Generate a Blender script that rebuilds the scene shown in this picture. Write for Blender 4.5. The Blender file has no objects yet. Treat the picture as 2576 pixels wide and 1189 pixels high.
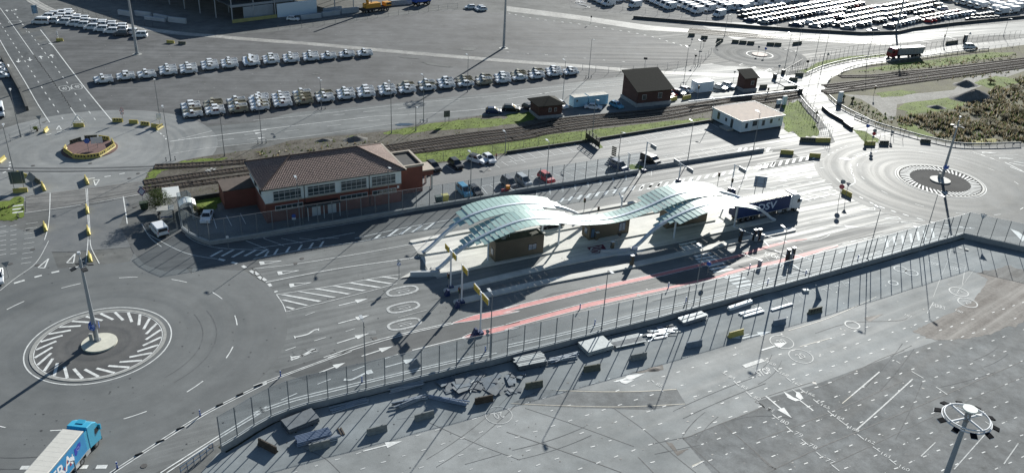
import bpy, bmesh, math, random
from mathutils import Vector, Matrix
from mathutils.geometry import tessellate_polygon
random.seed(11)
R = math.radians
sc = bpy.context.scene
# ------------------------------------------------------------ camera (surveyed: metres, camera 72 m above the port)
CAM_H = 72.0
F, PITCH, ROLL = 2153.36368, 0.4770186, 0.0520569
_f = Vector((0, math.cos(PITCH), -math.sin(PITCH))); _u = Vector((0, math.sin(PITCH), math.cos(PITCH))); _r = Vector((1, 0, 0))
RR = _r*math.cos(ROLL)+_u*math.sin(ROLL); UU = -_r*math.sin(ROLL)+_u*math.cos(ROLL); FF = _f
cam = bpy.data.cameras.new('camera'); co = bpy.data.objects.new('camera', cam); sc.collection.objects.link(co)
cam.sensor_width = 36; cam.lens = F/2576*36; cam.clip_start = 1; cam.clip_end = 6000
m = Matrix(((RR.x, UU.x, -FF.x, 0), (RR.y, UU.y, -FF.y, 0), (RR.z, UU.z, -FF.z, CAM_H), (0, 0, 0, 1)))
co.matrix_world = m; sc.camera = co
# ------------------------------------------------------------ light
SUN_AZ, SUN_EL = R(70.4), R(20.9)          # azimuth measured from +x
w = bpy.data.worlds.new('World'); sc.world = w; w.use_nodes = True
nt = w.node_tree; bg = nt.nodes['Background']; sky = nt.nodes.new('ShaderNodeTexSky')
sky.sky_type = 'NISHITA'; sky.sun_disc = False; sky.sun_elevation = SUN_EL; sky.sun_rotation = R(90)-SUN_AZ
sky.air_density = 1.2; sky.dust_density = 0.3; sky.ozone_density = 3.0
nt.links.new(sky.outputs[0], bg.inputs[0]); bg.inputs[1].default_value = 0.046
sl = bpy.data.lights.new('sun', 'SUN'); sl.energy = 4.6; sl.angle = R(0.5); sl.color = (1, 0.985, 0.925)
so = bpy.data.objects.new('sun', sl); sc.collection.objects.link(so)
sd = Vector((math.cos(SUN_AZ)*math.cos(SUN_EL), math.sin(SUN_AZ)*math.cos(SUN_EL), math.sin(SUN_EL)))
so.rotation_euler = sd.to_track_quat('Z', 'Y').to_euler(); so.location = (0, 0, 150)
sc.view_settings.view_transform = 'Standard'; sc.view_settings.look = 'None'; sc.view_settings.gamma = 1
sc.view_settings.exposure = 0.86
sc.view_settings.use_curve_mapping = False
# ------------------------------------------------------------ survey helpers
def g(p, z=0.0):
    """world point at height z seen at survey-sheet position p"""
    d = FF*F + RR*(p[0]-1288) - UU*(p[1]-594.5)
    t = (z-CAM_H)/d.z
    return Vector((d.x*t, d.y*t, z))
TX = [0, 637.3, 1274.6, 1905.2]; TY = [0, 295.2, 590.3, 880.1]
def T(r, c, *p): return [(TX[c]+a/3.84, TY[r]+b/3.84) for a, b in p]
def Z(x0, y0, w_, W_, *p):
    s = w_/W_; return [((x0+a*s)/1.490683, (y0+b*s)/1.490683) for a, b in p]
def G(pts, z=0.0): return [g(p, z) for p in pts]
def height_of(b, t):
    lo, hi = 0, 60; q = g(b)
    for _ in range(40):
        mm = (lo+hi)/2; v = Vector((q.x, q.y, mm-CAM_H)); y = 594.5-F*v.dot(UU)/v.dot(FF)
        if y > t[1]: lo = mm
        else: hi = mm
    return lo
DIR = R(28.5); DX = Vector((math.cos(DIR), math.sin(DIR), 0)); DN = Vector((-math.sin(DIR), math.cos(DIR), 0))
def spline(pts, n=6):
    out = []; P = [pts[0]]+list(pts)+[pts[-1]]
    for i in range(1, len(P)-2):
        a, b, c, d = P[i-1:i+3]
        for k in range(n):
            t = k/n
            out.append(0.5*((2*b)+(c-a)*t+(2*a-5*b+4*c-d)*t*t+(3*b-a-3*c+d)*t**3))
    out.append(pts[-1]); return out
# ------------------------------------------------------------ materials
MATS = {}
def mat(name, col, rough=0.6, metal=0.0, var=0.0, scale=1.0, spec=0.5, bump=0.0, alpha=None, coat=0.0):
    if name in MATS: return MATS[name]
    m = bpy.data.materials.new(name); m.use_nodes = True; MATS[name] = m
    n = m.node_tree.nodes; l = m.node_tree.links; b = n['Principled BSDF']
    b.inputs['Base Color'].default_value = (*col, 1); b.inputs['Roughness'].default_value = rough
    b.inputs['Metallic'].default_value = metal; b.inputs['Specular IOR Level'].default_value = spec
    if coat: b.inputs['Coat Weight'].default_value = coat; b.inputs['Coat Roughness'].default_value = 0.1
    if var:
        ge = n.new('ShaderNodeNewGeometry'); no = n.new('ShaderNodeTexNoise'); no.inputs['Scale'].default_value = scale
        no.inputs['Detail'].default_value = 6; no.inputs['Roughness'].default_value = 0.65
        l.new(ge.outputs['Position'], no.inputs['Vector'])
        mr = n.new('ShaderNodeMapRange'); mr.inputs[1].default_value = 0.3; mr.inputs[2].default_value = 0.7
        mr.inputs[3].default_value = 1-var; mr.inputs[4].default_value = 1+var; l.new(no.outputs[0], mr.inputs[0])
        mx = n.new('ShaderNodeVectorMath'); mx.operation = 'SCALE'; mx.inputs[0].default_value = col
        l.new(mr.outputs[0], mx.inputs['Scale']); l.new(mx.outputs[0], b.inputs['Base Color'])
        if bump:
            bp = n.new('ShaderNodeBump'); bp.inputs['Strength'].default_value = bump; bp.inputs['Distance'].default_value = 0.046
            l.new(no.outputs[0], bp.inputs['Height']); l.new(bp.outputs[0], b.inputs['Normal'])
    return m
def glass(name, col, rough=0.02, fac=0.75, gl=0.12):
    if name in MATS: return MATS[name]
    m = bpy.data.materials.new(name); m.use_nodes = True; MATS[name] = m
    n = m.node_tree.nodes; l = m.node_tree.links; n.remove(n['Principled BSDF'])
    tr = n.new('ShaderNodeBsdfTransparent'); tr.inputs[0].default_value = (*col, 1)
    di = n.new('ShaderNodeBsdfPrincipled'); di.inputs['Base Color'].default_value = (0.45, 0.52, 0.58, 1); di.inputs['Roughness'].default_value = rough
    mx = n.new('ShaderNodeMixShader'); mx.inputs[0].default_value = 1-fac
    l.new(tr.outputs[0], mx.inputs[1]); l.new(di.outputs[0], mx.inputs[2]); l.new(mx.outputs[0], n['Material Output'].inputs[0])
    return m
def ground_mat(name, cols, big=0.05, fine=2.5, streak=None, ring=None, rough=(0.4, 0.75), grain=0.18, stain=0.25, bump=0.25, seam=None, spec=0.5):
    """worn ground: patches, stains, fine grain, tyre streaks along a direction or around a centre"""
    m = bpy.data.materials.new(name); m.use_nodes = True; MATS[name] = m
    n = m.node_tree.nodes; l = m.node_tree.links; b = n['Principled BSDF']; b.inputs['Specular IOR Level'].default_value = spec
    ge = n.new('ShaderNodeNewGeometry'); pos = ge.outputs['Position']
    def noise(vec, s, det=6, ro=0.6):
        o = n.new('ShaderNodeTexNoise'); o.inputs['Scale'].default_value = s; o.inputs['Detail'].default_value = det
        o.inputs['Roughness'].default_value = ro; l.new(vec, o.inputs['Vector']); return o.outputs[0]
    def rng(v, a, b_, c, d):
        o = n.new('ShaderNodeMapRange'); l.new(v, o.inputs[0])
        for i, x in enumerate((a, b_, c, d)): o.inputs[i+1].default_value = x
        return o.outputs[0]
    def math_(op, a, b_):
        o = n.new('ShaderNodeMath'); o.operation = op
        for i, x in enumerate((a, b_)):
            if hasattr(x, 'name'): l.new(x, o.inputs[i])
            else: o.inputs[i].default_value = x
        return o.outputs[0]
    N1 = noise(pos, big, 5, 0.55); N2 = noise(pos, big*6, 8, 0.7); N3 = noise(pos, fine*4, 3, 0.8)
    cr = n.new('ShaderNodeMix'); cr.data_type = 'RGBA'
    cr.inputs[6].default_value = (*cols[0], 1); cr.inputs[7].default_value = (*cols[1], 1)
    l.new(rng(N1, 0.35, 0.65, 0, 1), cr.inputs[0]); col = cr.outputs[2]
    k = math_('MULTIPLY', rng(N2, 0.3, 0.7, 1-stain, 1+stain), rng(N3, 0.25, 0.75, 1-grain, 1+grain))
    dk = noise(pos, big*2.3, 10, 0.75); k = math_('MULTIPLY', k, rng(dk, 0.30, 0.42, 1-stain*1.3, 1))
    S = None
    if streak is not None:
        mp = n.new('ShaderNodeMapping'); mp.inputs['Rotation'].default_value = (0, 0, -streak[0]); l.new(pos, mp.inputs[0])
        mp2 = n.new('ShaderNodeMapping'); mp2.inputs['Scale'].default_value = (0.03, 1, 1); l.new(mp.outputs[0], mp2.inputs[0])
        S = noise(mp2.outputs[0], streak[2] if len(streak) > 2 else 0.7, 5, 0.65)
        k = math_('MULTIPLY', k, rng(S, 0.32, 0.68, 1-streak[1], 1+streak[1]))
    if ring is not None:
        su = n.new('ShaderNodeVectorMath'); su.operation = 'DISTANCE'; l.new(pos, su.inputs[0]); su.inputs[1].default_value = (*ring[0], 0)
        cb = n.new('ShaderNodeCombineXYZ'); l.new(su.outputs['Value'], cb.inputs[0])
        lw = n.new('ShaderNodeVectorMath'); lw.operation = 'SCALE'; lw.inputs['Scale'].default_value = 0.046; l.new(pos, lw.inputs[0])
        ad = n.new('ShaderNodeVectorMath'); ad.operation = 'ADD'; l.new(cb.outputs[0], ad.inputs[0]); l.new(lw.outputs[0], ad.inputs[1])
        S = noise(ad.outputs[0], 0.55, 5, 0.6)
        k = math_('MULTIPLY', k, rng(S, 0.32, 0.68, 1-ring[1], 1+ring[1]))
    if seam is not None:   # slab joints / cracks
        vo = n.new('ShaderNodeTexVoronoi'); vo.feature = 'DISTANCE_TO_EDGE'; vo.inputs['Scale'].default_value = seam
        wv = n.new('ShaderNodeVectorMath'); wv.operation = 'ADD'; l.new(pos, wv.inputs[0])
        nn = n.new('ShaderNodeTexNoise'); nn.inputs['Scale'].default_value = 0.4; l.new(pos, nn.inputs['Vector']); l.new(nn.outputs['Color'], wv.inputs[1])
        l.new(wv.outputs[0], vo.inputs['Vector']); k = math_('MULTIPLY', k, rng(vo.outputs['Distance'], 0.0, 0.006, 0.72, 1))
    sc_ = n.new('ShaderNodeVectorMath'); sc_.operation = 'SCALE'; l.new(col, sc_.inputs[0]); l.new(k, sc_.inputs['Scale'])
    l.new(sc_.outputs[0], b.inputs['Base Color'])
    rs = rng(S if S is not None else N2, 0.35, 0.65, rough[0], rough[1]); l.new(rs, b.inputs['Roughness'])
    if bump:
        bp = n.new('ShaderNodeBump'); bp.inputs['Strength'].default_value = bump; bp.inputs['Distance'].default_value = 0.03
        l.new(N3, bp.inputs['Height']); l.new(bp.outputs[0], b.inputs['Normal'])
    return m
# ------------------------------------------------------------ mesh builder
class MB:
    def __init__(s): s.v = []; s.f = []; s.m = []; s.M = None; s.cm = 0
    def add(s, vs, fs, mi=None):
        o = len(s.v); s.v += [tuple(s.M @ Vector(v)) if s.M else tuple(v) for v in vs]
        s.f += [tuple(i+o for i in f) for f in fs]; s.m += [s.cm if mi is None else mi]*len(fs); return s
    def box(s, x0, x1, y0, y1, z0, z1, mi=None):
        return s.add([(x0,y0,z0),(x1,y0,z0),(x1,y1,z0),(x0,y1,z0),(x0,y0,z1),(x1,y0,z1),(x1,y1,z1),(x0,y1,z1)],
                     [(0,3,2,1),(4,5,6,7),(0,1,5,4),(1,2,6,5),(2,3,7,6),(3,0,4,7)], mi)
    def hexa(s, p, mi=None):   # 8 points, bottom 4 then top 4
        return s.add(p, [(0,3,2,1),(4,5,6,7),(0,1,5,4),(1,2,6,5),(2,3,7,6),(3,0,4,7)], mi)
    def prism(s, poly, z0, z1, mi=None, top=None):
        n = len(poly); t = top or poly
        return s.add([(p[0],p[1],z0) for p in poly]+[(p[0],p[1],z1) for p in t],
                     [tuple(range(n-1,-1,-1)), tuple(range(n,2*n))]+[(i,(i+1)%n,n+(i+1)%n,n+i) for i in range(n)], mi)
    def flat(s, poly, z, mi=None):
        if len(poly) < 5: 
            a = sum(poly[i][0]*poly[(i+1)%len(poly)][1]-poly[(i+1)%len(poly)][0]*poly[i][1] for i in range(len(poly)))
            return s.add([(p[0],p[1],z) for p in (poly if a > 0 else poly[::-1])], [tuple(range(len(poly)))], mi)
        fs = tessellate_polygon([[Vector((p[0], p[1], 0)) for p in poly]]); out = []
        for f in fs:
            a, b, c = (poly[i] for i in f)
            out.append(tuple(f) if (b[0]-a[0])*(c[1]-a[1])-(b[1]-a[1])*(c[0]-a[0]) > 0 else tuple(f[::-1]))
        return s.add([(p[0],p[1],z) for p in poly], out, mi)
    def profile(s, prof, ys, mi=None, closed=True):
        """side profile (x,z) lofted across stations ys = [(y, shrink_x, dz)]"""
        n = len(prof); vs = []; cx_ = sum(p[0] for p in prof)/n
        for y, sx, dz in ys: vs += [(cx_+(x-cx_)*sx, y, z*dz) for x, z in prof]
        fs = [tuple(range(n)), tuple(range(len(vs)-1, len(vs)-n-1, -1))]
        for k in range(len(ys)-1):
            for i in range(n): j = (i+1) % n; fs.append((k*n+j, k*n+i, (k+1)*n+i, (k+1)*n+j))
        return s.add(vs, fs, mi)
    def tube(s, pts, r, n=8, mi=None, cap=True):
        pts = [Vector(p) for p in pts]; rs = r if isinstance(r, (list, tuple)) else [r]*len(pts); vs = []
        for i, p in enumerate(pts):
            d = (pts[min(i+1, len(pts)-1)]-pts[max(i-1, 0)]).normalized()
            a = d.orthogonal().normalized() if abs(d.z) > .9 else d.cross(Vector((0,0,1))).normalized(); b = d.cross(a)
            vs += [p+(a*math.cos(2*math.pi*k/n)+b*math.sin(2*math.pi*k/n))*rs[i] for k in range(n)]
        fs = [(i*n+k, i*n+(k+1)%n, (i+1)*n+(k+1)%n, (i+1)*n+k) for i in range(len(pts)-1) for k in range(n)]
        if cap: fs += [tuple(range(n-1,-1,-1)), tuple(range(len(vs)-n, len(vs)))]
        return s.add(vs, fs, mi)
    def disc(s, c, r, z0, z1, n=24, mi=None): return s.prism([(c[0]+r*math.cos(2*math.pi*k/n), c[1]+r*math.sin(2*math.pi*k/n)) for k in range(n)], z0, z1, mi)
    def plate(s, c, r, nrm, th, n=20, mi=None, up=None, poly=None):
        """flat sign plate facing nrm"""
        nrm = Vector(nrm).normalized(); up = Vector(up or (0,0,1)); a = up.cross(nrm).normalized(); b = nrm.cross(a)
        P = poly or [(r*math.cos(2*math.pi*(k+.5)/n), r*math.sin(2*math.pi*(k+.5)/n)) for k in range(n)]
        c = Vector(c); f = [c+a*x+b*y+nrm*th/2 for x, y in P]; bk = [q-nrm*th for q in f]; k = len(P)
        return s.add(f+bk, [tuple(range(k)), tuple(range(2*k-1, k-1, -1))]+[(i, k+i, k+(i+1)%k, (i+1)%k) for i in range(k)], mi)
    def strip(s, pts, w_, z, mi=None, z1=None):
        """ribbon of width w_ along pts; if z1 given it is a raised bar"""
        pts = [Vector((p[0], p[1], 0)) for p in pts]; L = []; Rr = []
        for i, p in enumerate(pts):
            d = (pts[min(i+1, len(pts)-1)]-pts[max(i-1, 0)]); d.z = 0
            if d.length < 1e-6: d = Vector((1, 0, 0))
            d.normalize(); nn = Vector((-d.y, d.x, 0)); ww = w_[i] if isinstance(w_, list) else w_
            L.append(p+nn*ww/2); Rr.append(p-nn*ww/2)
        n = len(pts)
        if z1 is None:
            return s.add([(q.x,q.y,z) for q in L]+[(q.x,q.y,z) for q in Rr], [(n+i, n+i+1, i+1, i) for i in range(n-1)], mi)
        vs = [(q.x,q.y,z) for q in L]+[(q.x,q.y,z) for q in Rr]+[(q.x,q.y,z1) for q in L]+[(q.x,q.y,z1) for q in Rr]
        fs = []
        for i in range(n-1):
            fs += [(3*n+i, 3*n+i+1, 2*n+i+1, 2*n+i), (n+i, n+i+1, 3*n+i+1, 3*n+i), (i+1, i, 2*n+i, 2*n+i+1)]
        fs += [(0, n, 3*n, 2*n), (2*n-1, n-1, 3*n-1, 4*n-1)]
        return s.add(vs, fs, mi)
    def build(s, name, mats, parent=None, smooth=False, kind=None):
        me = bpy.data.meshes.new(name); me.from_pydata(s.v, [], s.f)
        for q in (mats if isinstance(mats, (list, tuple)) else [mats]): me.materials.append(q)
        if any(s.m): me.polygons.foreach_set('material_index', s.m)
        if smooth: me.polygons.foreach_set('use_smooth', [True]*len(me.polygons))
        me.update(); o = bpy.data.objects.new(name, me); sc.collection.objects.link(o)
        if parent: o.parent = parent
        if kind: o['kind'] = kind
        return o
def tag(o, label, cat, group=None, kind=None):
    if label: o['label'] = label
    if cat: o['category'] = cat
    if group: o['group'] = group
    if kind: o['kind'] = kind
    return o
def thing(name, label, cat, loc=(0,0,0), rz=0, group=None):
    o = bpy.data.objects.new(name, None); sc.collection.objects.link(o); o.empty_display_size = 0.2
    o.location = loc; o.rotation_euler = (0, 0, rz); return tag(o, label, cat, group)
def dup(root, loc, rz, label=None, group=None, cat=None):
    r = root.copy(); sc.collection.objects.link(r); r.location = loc; r.rotation_euler = (0, 0, rz)
    if label: r['label'] = label
    if group: r['group'] = group
    for ch in KIDS.setdefault(root.name, list(root.children)):
        c = ch.copy(); sc.collection.objects.link(c); c.parent = r
        for q in KIDS.setdefault(ch.name, list(ch.children)):
            d = q.copy(); sc.collection.objects.link(d); d.parent = c
    return r
KIDS = {}
def textmesh(body, size=1.0, bold=0.0, sx=1.0):
    """lettering outline as (verts2d, faces), centred at the origin"""
    cu = bpy.data.curves.new('lettering', 'FONT'); cu.body = body; cu.size = size; cu.align_x = 'CENTER'; cu.align_y = 'CENTER'; cu.offset = bold
    cu.resolution_u = 2
    o = bpy.data.objects.new('lettering', cu); sc.collection.objects.link(o)
    dg = bpy.context.evaluated_depsgraph_get(); me = bpy.data.meshes.new_from_object(o.evaluated_get(dg))
    vs = [(v.co.x*sx, v.co.y) for v in me.vertices]; fs = [tuple(p.vertices) for p in me.polygons]
    bpy.data.objects.remove(o); bpy.data.curves.remove(cu); bpy.data.meshes.remove(me); return vs, fs
def text_quad(mb, body, bl, br, tl, z=.048, bold=.02):
    """lettering stretched over a ground parallelogram"""
    vs, fs = textmesh(body, 1.0, bold); x0 = min(v[0] for v in vs); x1 = max(v[0] for v in vs); y0 = min(v[1] for v in vs); y1 = max(v[1] for v in vs)
    o, a, b = g(bl), g(br), g(tl); mb.add([o+(a-o)*((x-x0)/(x1-x0))+(b-o)*((y-y0)/(y1-y0))+Vector((0,0,z)) for x, y in vs], fs)
def put_text(mb, body, origin, ax, ay, size=1.0, bold=0.0, sx=1.0, mi=None):
    vs, fs = textmesh(body, size, bold, sx); o = Vector(origin); ax = Vector(ax).normalized(); ay = Vector(ay).normalized()
    mb.add([o+ax*x+ay*y for x, y in vs], fs, mi)
# ------------------------------------------------------------ palette
C1 = (-57.69, 99.63); C2 = (94.40, 177.07)
white = mat('road_paint', (0.66, 0.67, 0.65), 0.65, var=0.30, scale=1.3, spec=.25)
faded = mat('faded_paint', (0.46, 0.47, 0.46), 0.6, var=0.4, scale=2.2, spec=.2)
yellowp = mat('faded_yellow_line', (0.36, 0.33, 0.26), 0.6, var=0.3, scale=2.0)
pink = mat('red_strip_paint', (0.56, 0.20, 0.19), 0.7, var=0.22, scale=1.2)
base_m = ground_mat('worn_port_paving', [(0.125, 0.128, 0.125), (0.175, 0.178, 0.172)], streak=(DIR, 0.12), rough=(0.66, 0.85), spec=0.06)
yard_m = ground_mat('dark_yard_asphalt', [(0.092, 0.094, 0.096), (0.128, 0.131, 0.133)], big=0.03, streak=(R(8), 0.20, 0.5), rough=(0.75, 0.9), stain=0.28, spec=0.2)
ave_m = ground_mat('avenue_asphalt', [(0.085, 0.092, 0.095), (0.12, 0.127, 0.13)], streak=(R(-53.5), 0.12, 0.6), rough=(0.7, 0.85), seam=0.05, spec=0.25)
road_m = ground_mat('pale_road_asphalt', [(0.155, 0.163, 0.163), (0.215, 0.223, 0.22)], streak=(R(24), 0.13, 0.5), rough=(0.55, 0.75), stain=0.18, spec=0.07)
circ_m = ground_mat('roundabout_asphalt', [(0.125, 0.132, 0.132), (0.165, 0.173, 0.172)], ring=(C1, 0.075), rough=(0.6, 0.78), stain=0.12, grain=0.1, spec=0.35)
circ2_m = ground_mat('polished_roundabout_asphalt', [(0.115, 0.12, 0.118), (0.18, 0.185, 0.183)], ring=(C2, 0.16), rough=(0.54, 0.64), stain=0.25, spec=0.05)
lane_m = ground_mat('gate_lane_asphalt', [(0.165, 0.172, 0.170), (0.22, 0.225, 0.22)], streak=(DIR, 0.2, 0.9), rough=(0.5, 0.7), stain=0.16, spec=0.08)
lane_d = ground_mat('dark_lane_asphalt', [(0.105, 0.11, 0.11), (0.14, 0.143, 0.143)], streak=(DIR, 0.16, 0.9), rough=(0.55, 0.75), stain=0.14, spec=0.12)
patch_m = ground_mat('newer_asphalt_patch', [(0.10, 0.10, 0.105), (0.13, 0.13, 0.132)], rough=(0.6, 0.8))
pale_c = ground_mat('pale_concrete', [(0.46, 0.45, 0.41), (0.60, 0.585, 0.545)], streak=(DIR, 0.24, 0.9), rough=(0.6, 0.75), stain=0.16, grain=0.08, spec=0.3)
comp_m = ground_mat('compound_concrete', [(0.20, 0.213, 0.213), (0.31, 0.323, 0.32)], big=0.045, streak=(R(33), 0.10, 0.35), rough=(0.7, 0.85), stain=0.22, grain=0.14, spec=0.25)
comp_d = ground_mat('compound_dark_asphalt', [(0.125, 0.132, 0.133), (0.20, 0.208, 0.208)], big=0.09, streak=(R(40), 0.22, 0.3), rough=(0.75, 0.9), stain=0.35, grain=0.2, spec=0.22)
dirt_m = ground_mat('brown_dirt_stain', [(0.115, 0.10, 0.088), (0.17, 0.155, 0.14)], big=0.3, streak=(R(40), 0.3, 0.8), rough=(0.7, 0.9), stain=0.4)
rail_c = ground_mat('embedded_rail_concrete', [(0.34, 0.33, 0.31), (0.46, 0.45, 0.42)], big=0.2, rough=(0.45, 0.65), stain=0.3, spec=0.06)
park_m = ground_mat('car_park_asphalt', [(0.125, 0.13, 0.132), (0.165, 0.17, 0.17)], streak=(DIR, 0.1, 0.8), rough=(0.62, 0.8), stain=0.12, spec=0.3)
soil_m = ground_mat('rail_ballast_soil', [(0.075, 0.066, 0.052), (0.135, 0.125, 0.105)], big=0.35, fine=3, rough=(0.85, 0.95), stain=0.5, grain=0.45, bump=0.8, spec=0.2)
grass_m = ground_mat('short_grass', [(0.09, 0.125, 0.022), (0.17, 0.225, 0.045)], big=0.3, fine=4, rough=(0.85, 0.95), stain=0.45, grain=0.4, bump=0.9, spec=0.15)
scrub_m = ground_mat('scrubland_soil', [(0.10, 0.092, 0.062), (0.155, 0.15, 0.085)], big=0.12, fine=2, rough=(0.85, 0.95), stain=0.5, grain=0.4, bump=0.8, spec=0.15)
gravel_m = ground_mat('gravel_track', [(0.17, 0.165, 0.145), (0.24, 0.235, 0.215)], big=0.2, fine=3, rough=(0.8, 0.95), stain=0.3, grain=0.3, bump=0.5, spec=0.3)
lot_m = ground_mat('storage_lot_asphalt', [(0.17, 0.17, 0.165), (0.23, 0.23, 0.225)], streak=(R(40), 0.1, 0.5), rough=(0.75, 0.88), spec=0.04)
kerb_m = mat('kerb_concrete', (0.33, 0.33, 0.31), 0.7, var=0.2, scale=1.5)
brickpave = mat('red_brick_paving', (0.14, 0.078, 0.070), 0.8, var=0.25, scale=3)
# ------------------------------------------------------------ ground and surfaces
ZC = [0]
def sheet(name, pts, m, layer, world=False, label=None):
    P = pts if world else G(pts)
    ZC[0] += 1
    return MB().flat(P, 0.004*layer+0.00012*ZC[0]).build(name, m, kind='structure')
MB().flat([(-900, -200), (900, -200), (900, 1500), (-900, 1500)], 0).build('ground', base_m, kind='structure')
sheet('storage_yard', [(115,95),(150,70),(330,82),(547,97),(793,116),(1132,146),(1457,171),(1560,180),(1540,195),(1457,205),(1308,226),(976,262),(741,283),(640,305),(440,322),(282,305),(130,105)], yard_m, 1)
sheet('storage_yard', [(560,90),(711,77.5),(872,55.7),(1000,39),(1127,24),(1180,27),(1279,34),(1347,48),(1465,63),(1608,86),(1678,104),(1717,116),(1756,128),(1788,140),(1782,150),(1740,162),(1640,174),(1613,176),(1457,163),(1132,138),(793,109),(671,101)], yard_m, 1)
sheet('avenue', T(0,0,(0,30),(0,395),(480,1185),(640,1220),(800,1230),(1085,1175),(500,430),(330,120),(240,-60),(0,-60)), ave_m, 2)
sheet('avenue_patch', T(0,0,(165,265),(340,245),(400,300),(215,330)), base_m, 3)
sheet('avenue_patch', T(0,0,(320,360),(430,340),(490,385),(380,410)), base_m, 3)
sheet('upper_road', [(427,386),(640,357.7),(1002,321),(1158,295),(1210,291),(1410,297),(1600,277),(1800,248),(2035,222)]+[(2040,200),(1990,190),(1950,186),(1900,172),(1860,168),(1820,166),(1790,160),(1740,165),(1665,182),(1561,194),(1457,206),(1308,226),(976,262),(741,283),(640,308),(445,326)], road_m, 2)
sheet('top_left_roundabout', [g((227,378)).xy.to_3d()+Vector((26*math.cos(a*math.pi/24), 26*math.sin(a*math.pi/24), 0)) for a in range(48)], ground_mat('hub_asphalt', [(0.19,0.195,0.19),(0.25,0.255,0.25)], ring=(tuple(g((227,376)).xy), 0.12), rough=(0.5,0.72), stain=0.15), 3, world=True)
CC = g((227,378)); FR = g((1911,138))
sheet('far_roundabout', [FR+Vector((15*math.cos(a*math.pi/24), 15*math.sin(a*math.pi/24), 0)) for a in range(48)], ground_mat('far_roundabout_asphalt', [(0.11,0.115,0.115),(0.15,0.155,0.155)], ring=((FR.x,FR.y), 0.06), rough=(0.75,0.85), stain=0.25, spec=.06), 4, world=True)
MB().disc((FR.x,FR.y), 2.5, .02, .2, 32).build('far_island', mat('reddish_island', (0.28,0.20,0.17), .75, var=.15, scale=1), kind='structure')
_r = MB(); _r.strip([Vector((FR.x+4.2*math.cos(2*math.pi*k/40), FR.y+4.2*math.sin(2*math.pi*k/40), 0)) for k in range(41)], .25, .04); _r.build('far_island_line', white, kind='structure')
sheet('right_link_road', T(0,3,(420,905),(440,760),(520,700),(640,650),(900,590),(1250,540),(1560,500),(1900,440),(2576,370),(2700,355))+T(0,3,(2700,420),(2576,435),(2250,475),(1900,510),(1560,562),(1100,622),(830,692),(690,770),(650,850),(640,900),(700,960),(800,1040),(1050,1185))+T(1,3,(1200,110),(1500,180),(1800,250),(2100,292),(2700,285),(2700,620),(2300,900),(1900,1000),(1500,900),(700,430),(770,280),(700,130),(640,60),(560,-60),(470,-180)), ground_mat('polished_link_road', [(0.15,0.155,0.153),(0.21,0.215,0.21)], rough=(0.5, 0.68), stain=0.3, big=0.1, streak=(R(30), .25, .6), spec=0.05), 2)
sheet('access_road', T(0,3,(-200,390),(0,340),(1300,430),(1900,360),(2576,330),(2700,320),(2700,200),(2300,235),(1500,300),(1200,330),(400,290),(-300,170),(-1200,20),(-1300,60),(-800,140)), road_m, 1)
sheet('access_road_worn_lane', T(0,2,(0,60),(700,150),(1400,250),(2100,310),(2100,335),(1300,290),(700,195),(0,110)), rail_c, 2)
sheet('right_roundabout', [Vector((*C2,0))+Vector((27*math.cos(a*math.pi/32), 27*math.sin(a*math.pi/32), 0)) for a in range(64)], circ2_m, 4, world=True)
sheet('gate_lanes', T(2,1,(0,300),(230,580),(300,700),(325,800),(325,950),(290,1080))+T(3,0,(700,1300),(1200,1800),(1500,1185),(2100,915))+T(3,1,(0,720),(910,415),(2576,20))+T(2,3,(0,530),(1750,52),(1970,10),(2600,130),(2600,-300))+T(1,3,(2200,900),(1500,900),(1150,850),(975,760),(860,640),(720,400),(380,465),(0,520))+T(1,2,(2576,320),(1330,490),(0,745))+T(1,1,(2576,720),(0,1150))+T(2,0,(2400,80),(1900,40),(1850,380)), lane_m, 3)
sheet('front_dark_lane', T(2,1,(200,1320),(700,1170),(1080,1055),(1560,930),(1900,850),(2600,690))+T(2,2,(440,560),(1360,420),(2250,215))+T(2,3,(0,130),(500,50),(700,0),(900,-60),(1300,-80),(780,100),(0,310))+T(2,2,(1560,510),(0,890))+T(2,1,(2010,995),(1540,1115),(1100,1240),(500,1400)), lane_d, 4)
sheet('car_park', T(1,1,(2576,345),(1600,480),(1320,895),(2490,708))+T(1,2,(0,705),(1330,495),(2480,325),(2700,300))+T(1,3,(420,400),(720,330),(680,100),(410,180),(250,110))+T(1,2,(1990,60),(1950,40),(760,250),(0,345)), park_m, 4)
sheet('north_lane_asphalt', T(1,1,(1300,950),(2490,740))+T(1,2,(0,735),(1330,530),(2480,345),(2700,330),(2576,440),(1300,660),(450,810))+T(1,1,(2576,890),(1650,1050),(960,1165),(0,1250),(0,1150)), lane_d, 5)
sheet('brick_yard', T(1,1,(-400,1120),(0,1090),(1300,880),(1500,850),(1650,700),(1550,640),(500,780),(-20,880))+T(1,0,(2000,1000),(1850,960),(1780,1010),(1900,1150)), park_m, 5)
circ_pts = [(-200,600),(0,560)]+T(2,0,(450,30),(560,330),(1250,260),(1300,170),(1500,-20),(1850,380),(2130,240),(2330,330),(2560,470))+T(2,1,(120,440),(230,580),(300,700),(325,800),(325,950),(290,1080),(240,1185))+T(3,1,(160,180),(0,350))+T(3,0,(1900,640),(1140,1130),(1000,1300),(0,1700),(-1500,1500))
sheet('left_roundabout', circ_pts, circ_m, 6)
sheet('junction_road', T(1,0,(480,760),(480,1000),(420,1185),(380,1300),(700,1300),(1300,1250),(1150,1060),(1250,830),(1200,760),(820,850)), ground_mat('junction_asphalt', [(0.125,0.13,0.13),(0.16,0.165,0.165)], rough=(0.5,0.7), stain=0.15), 7)
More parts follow.
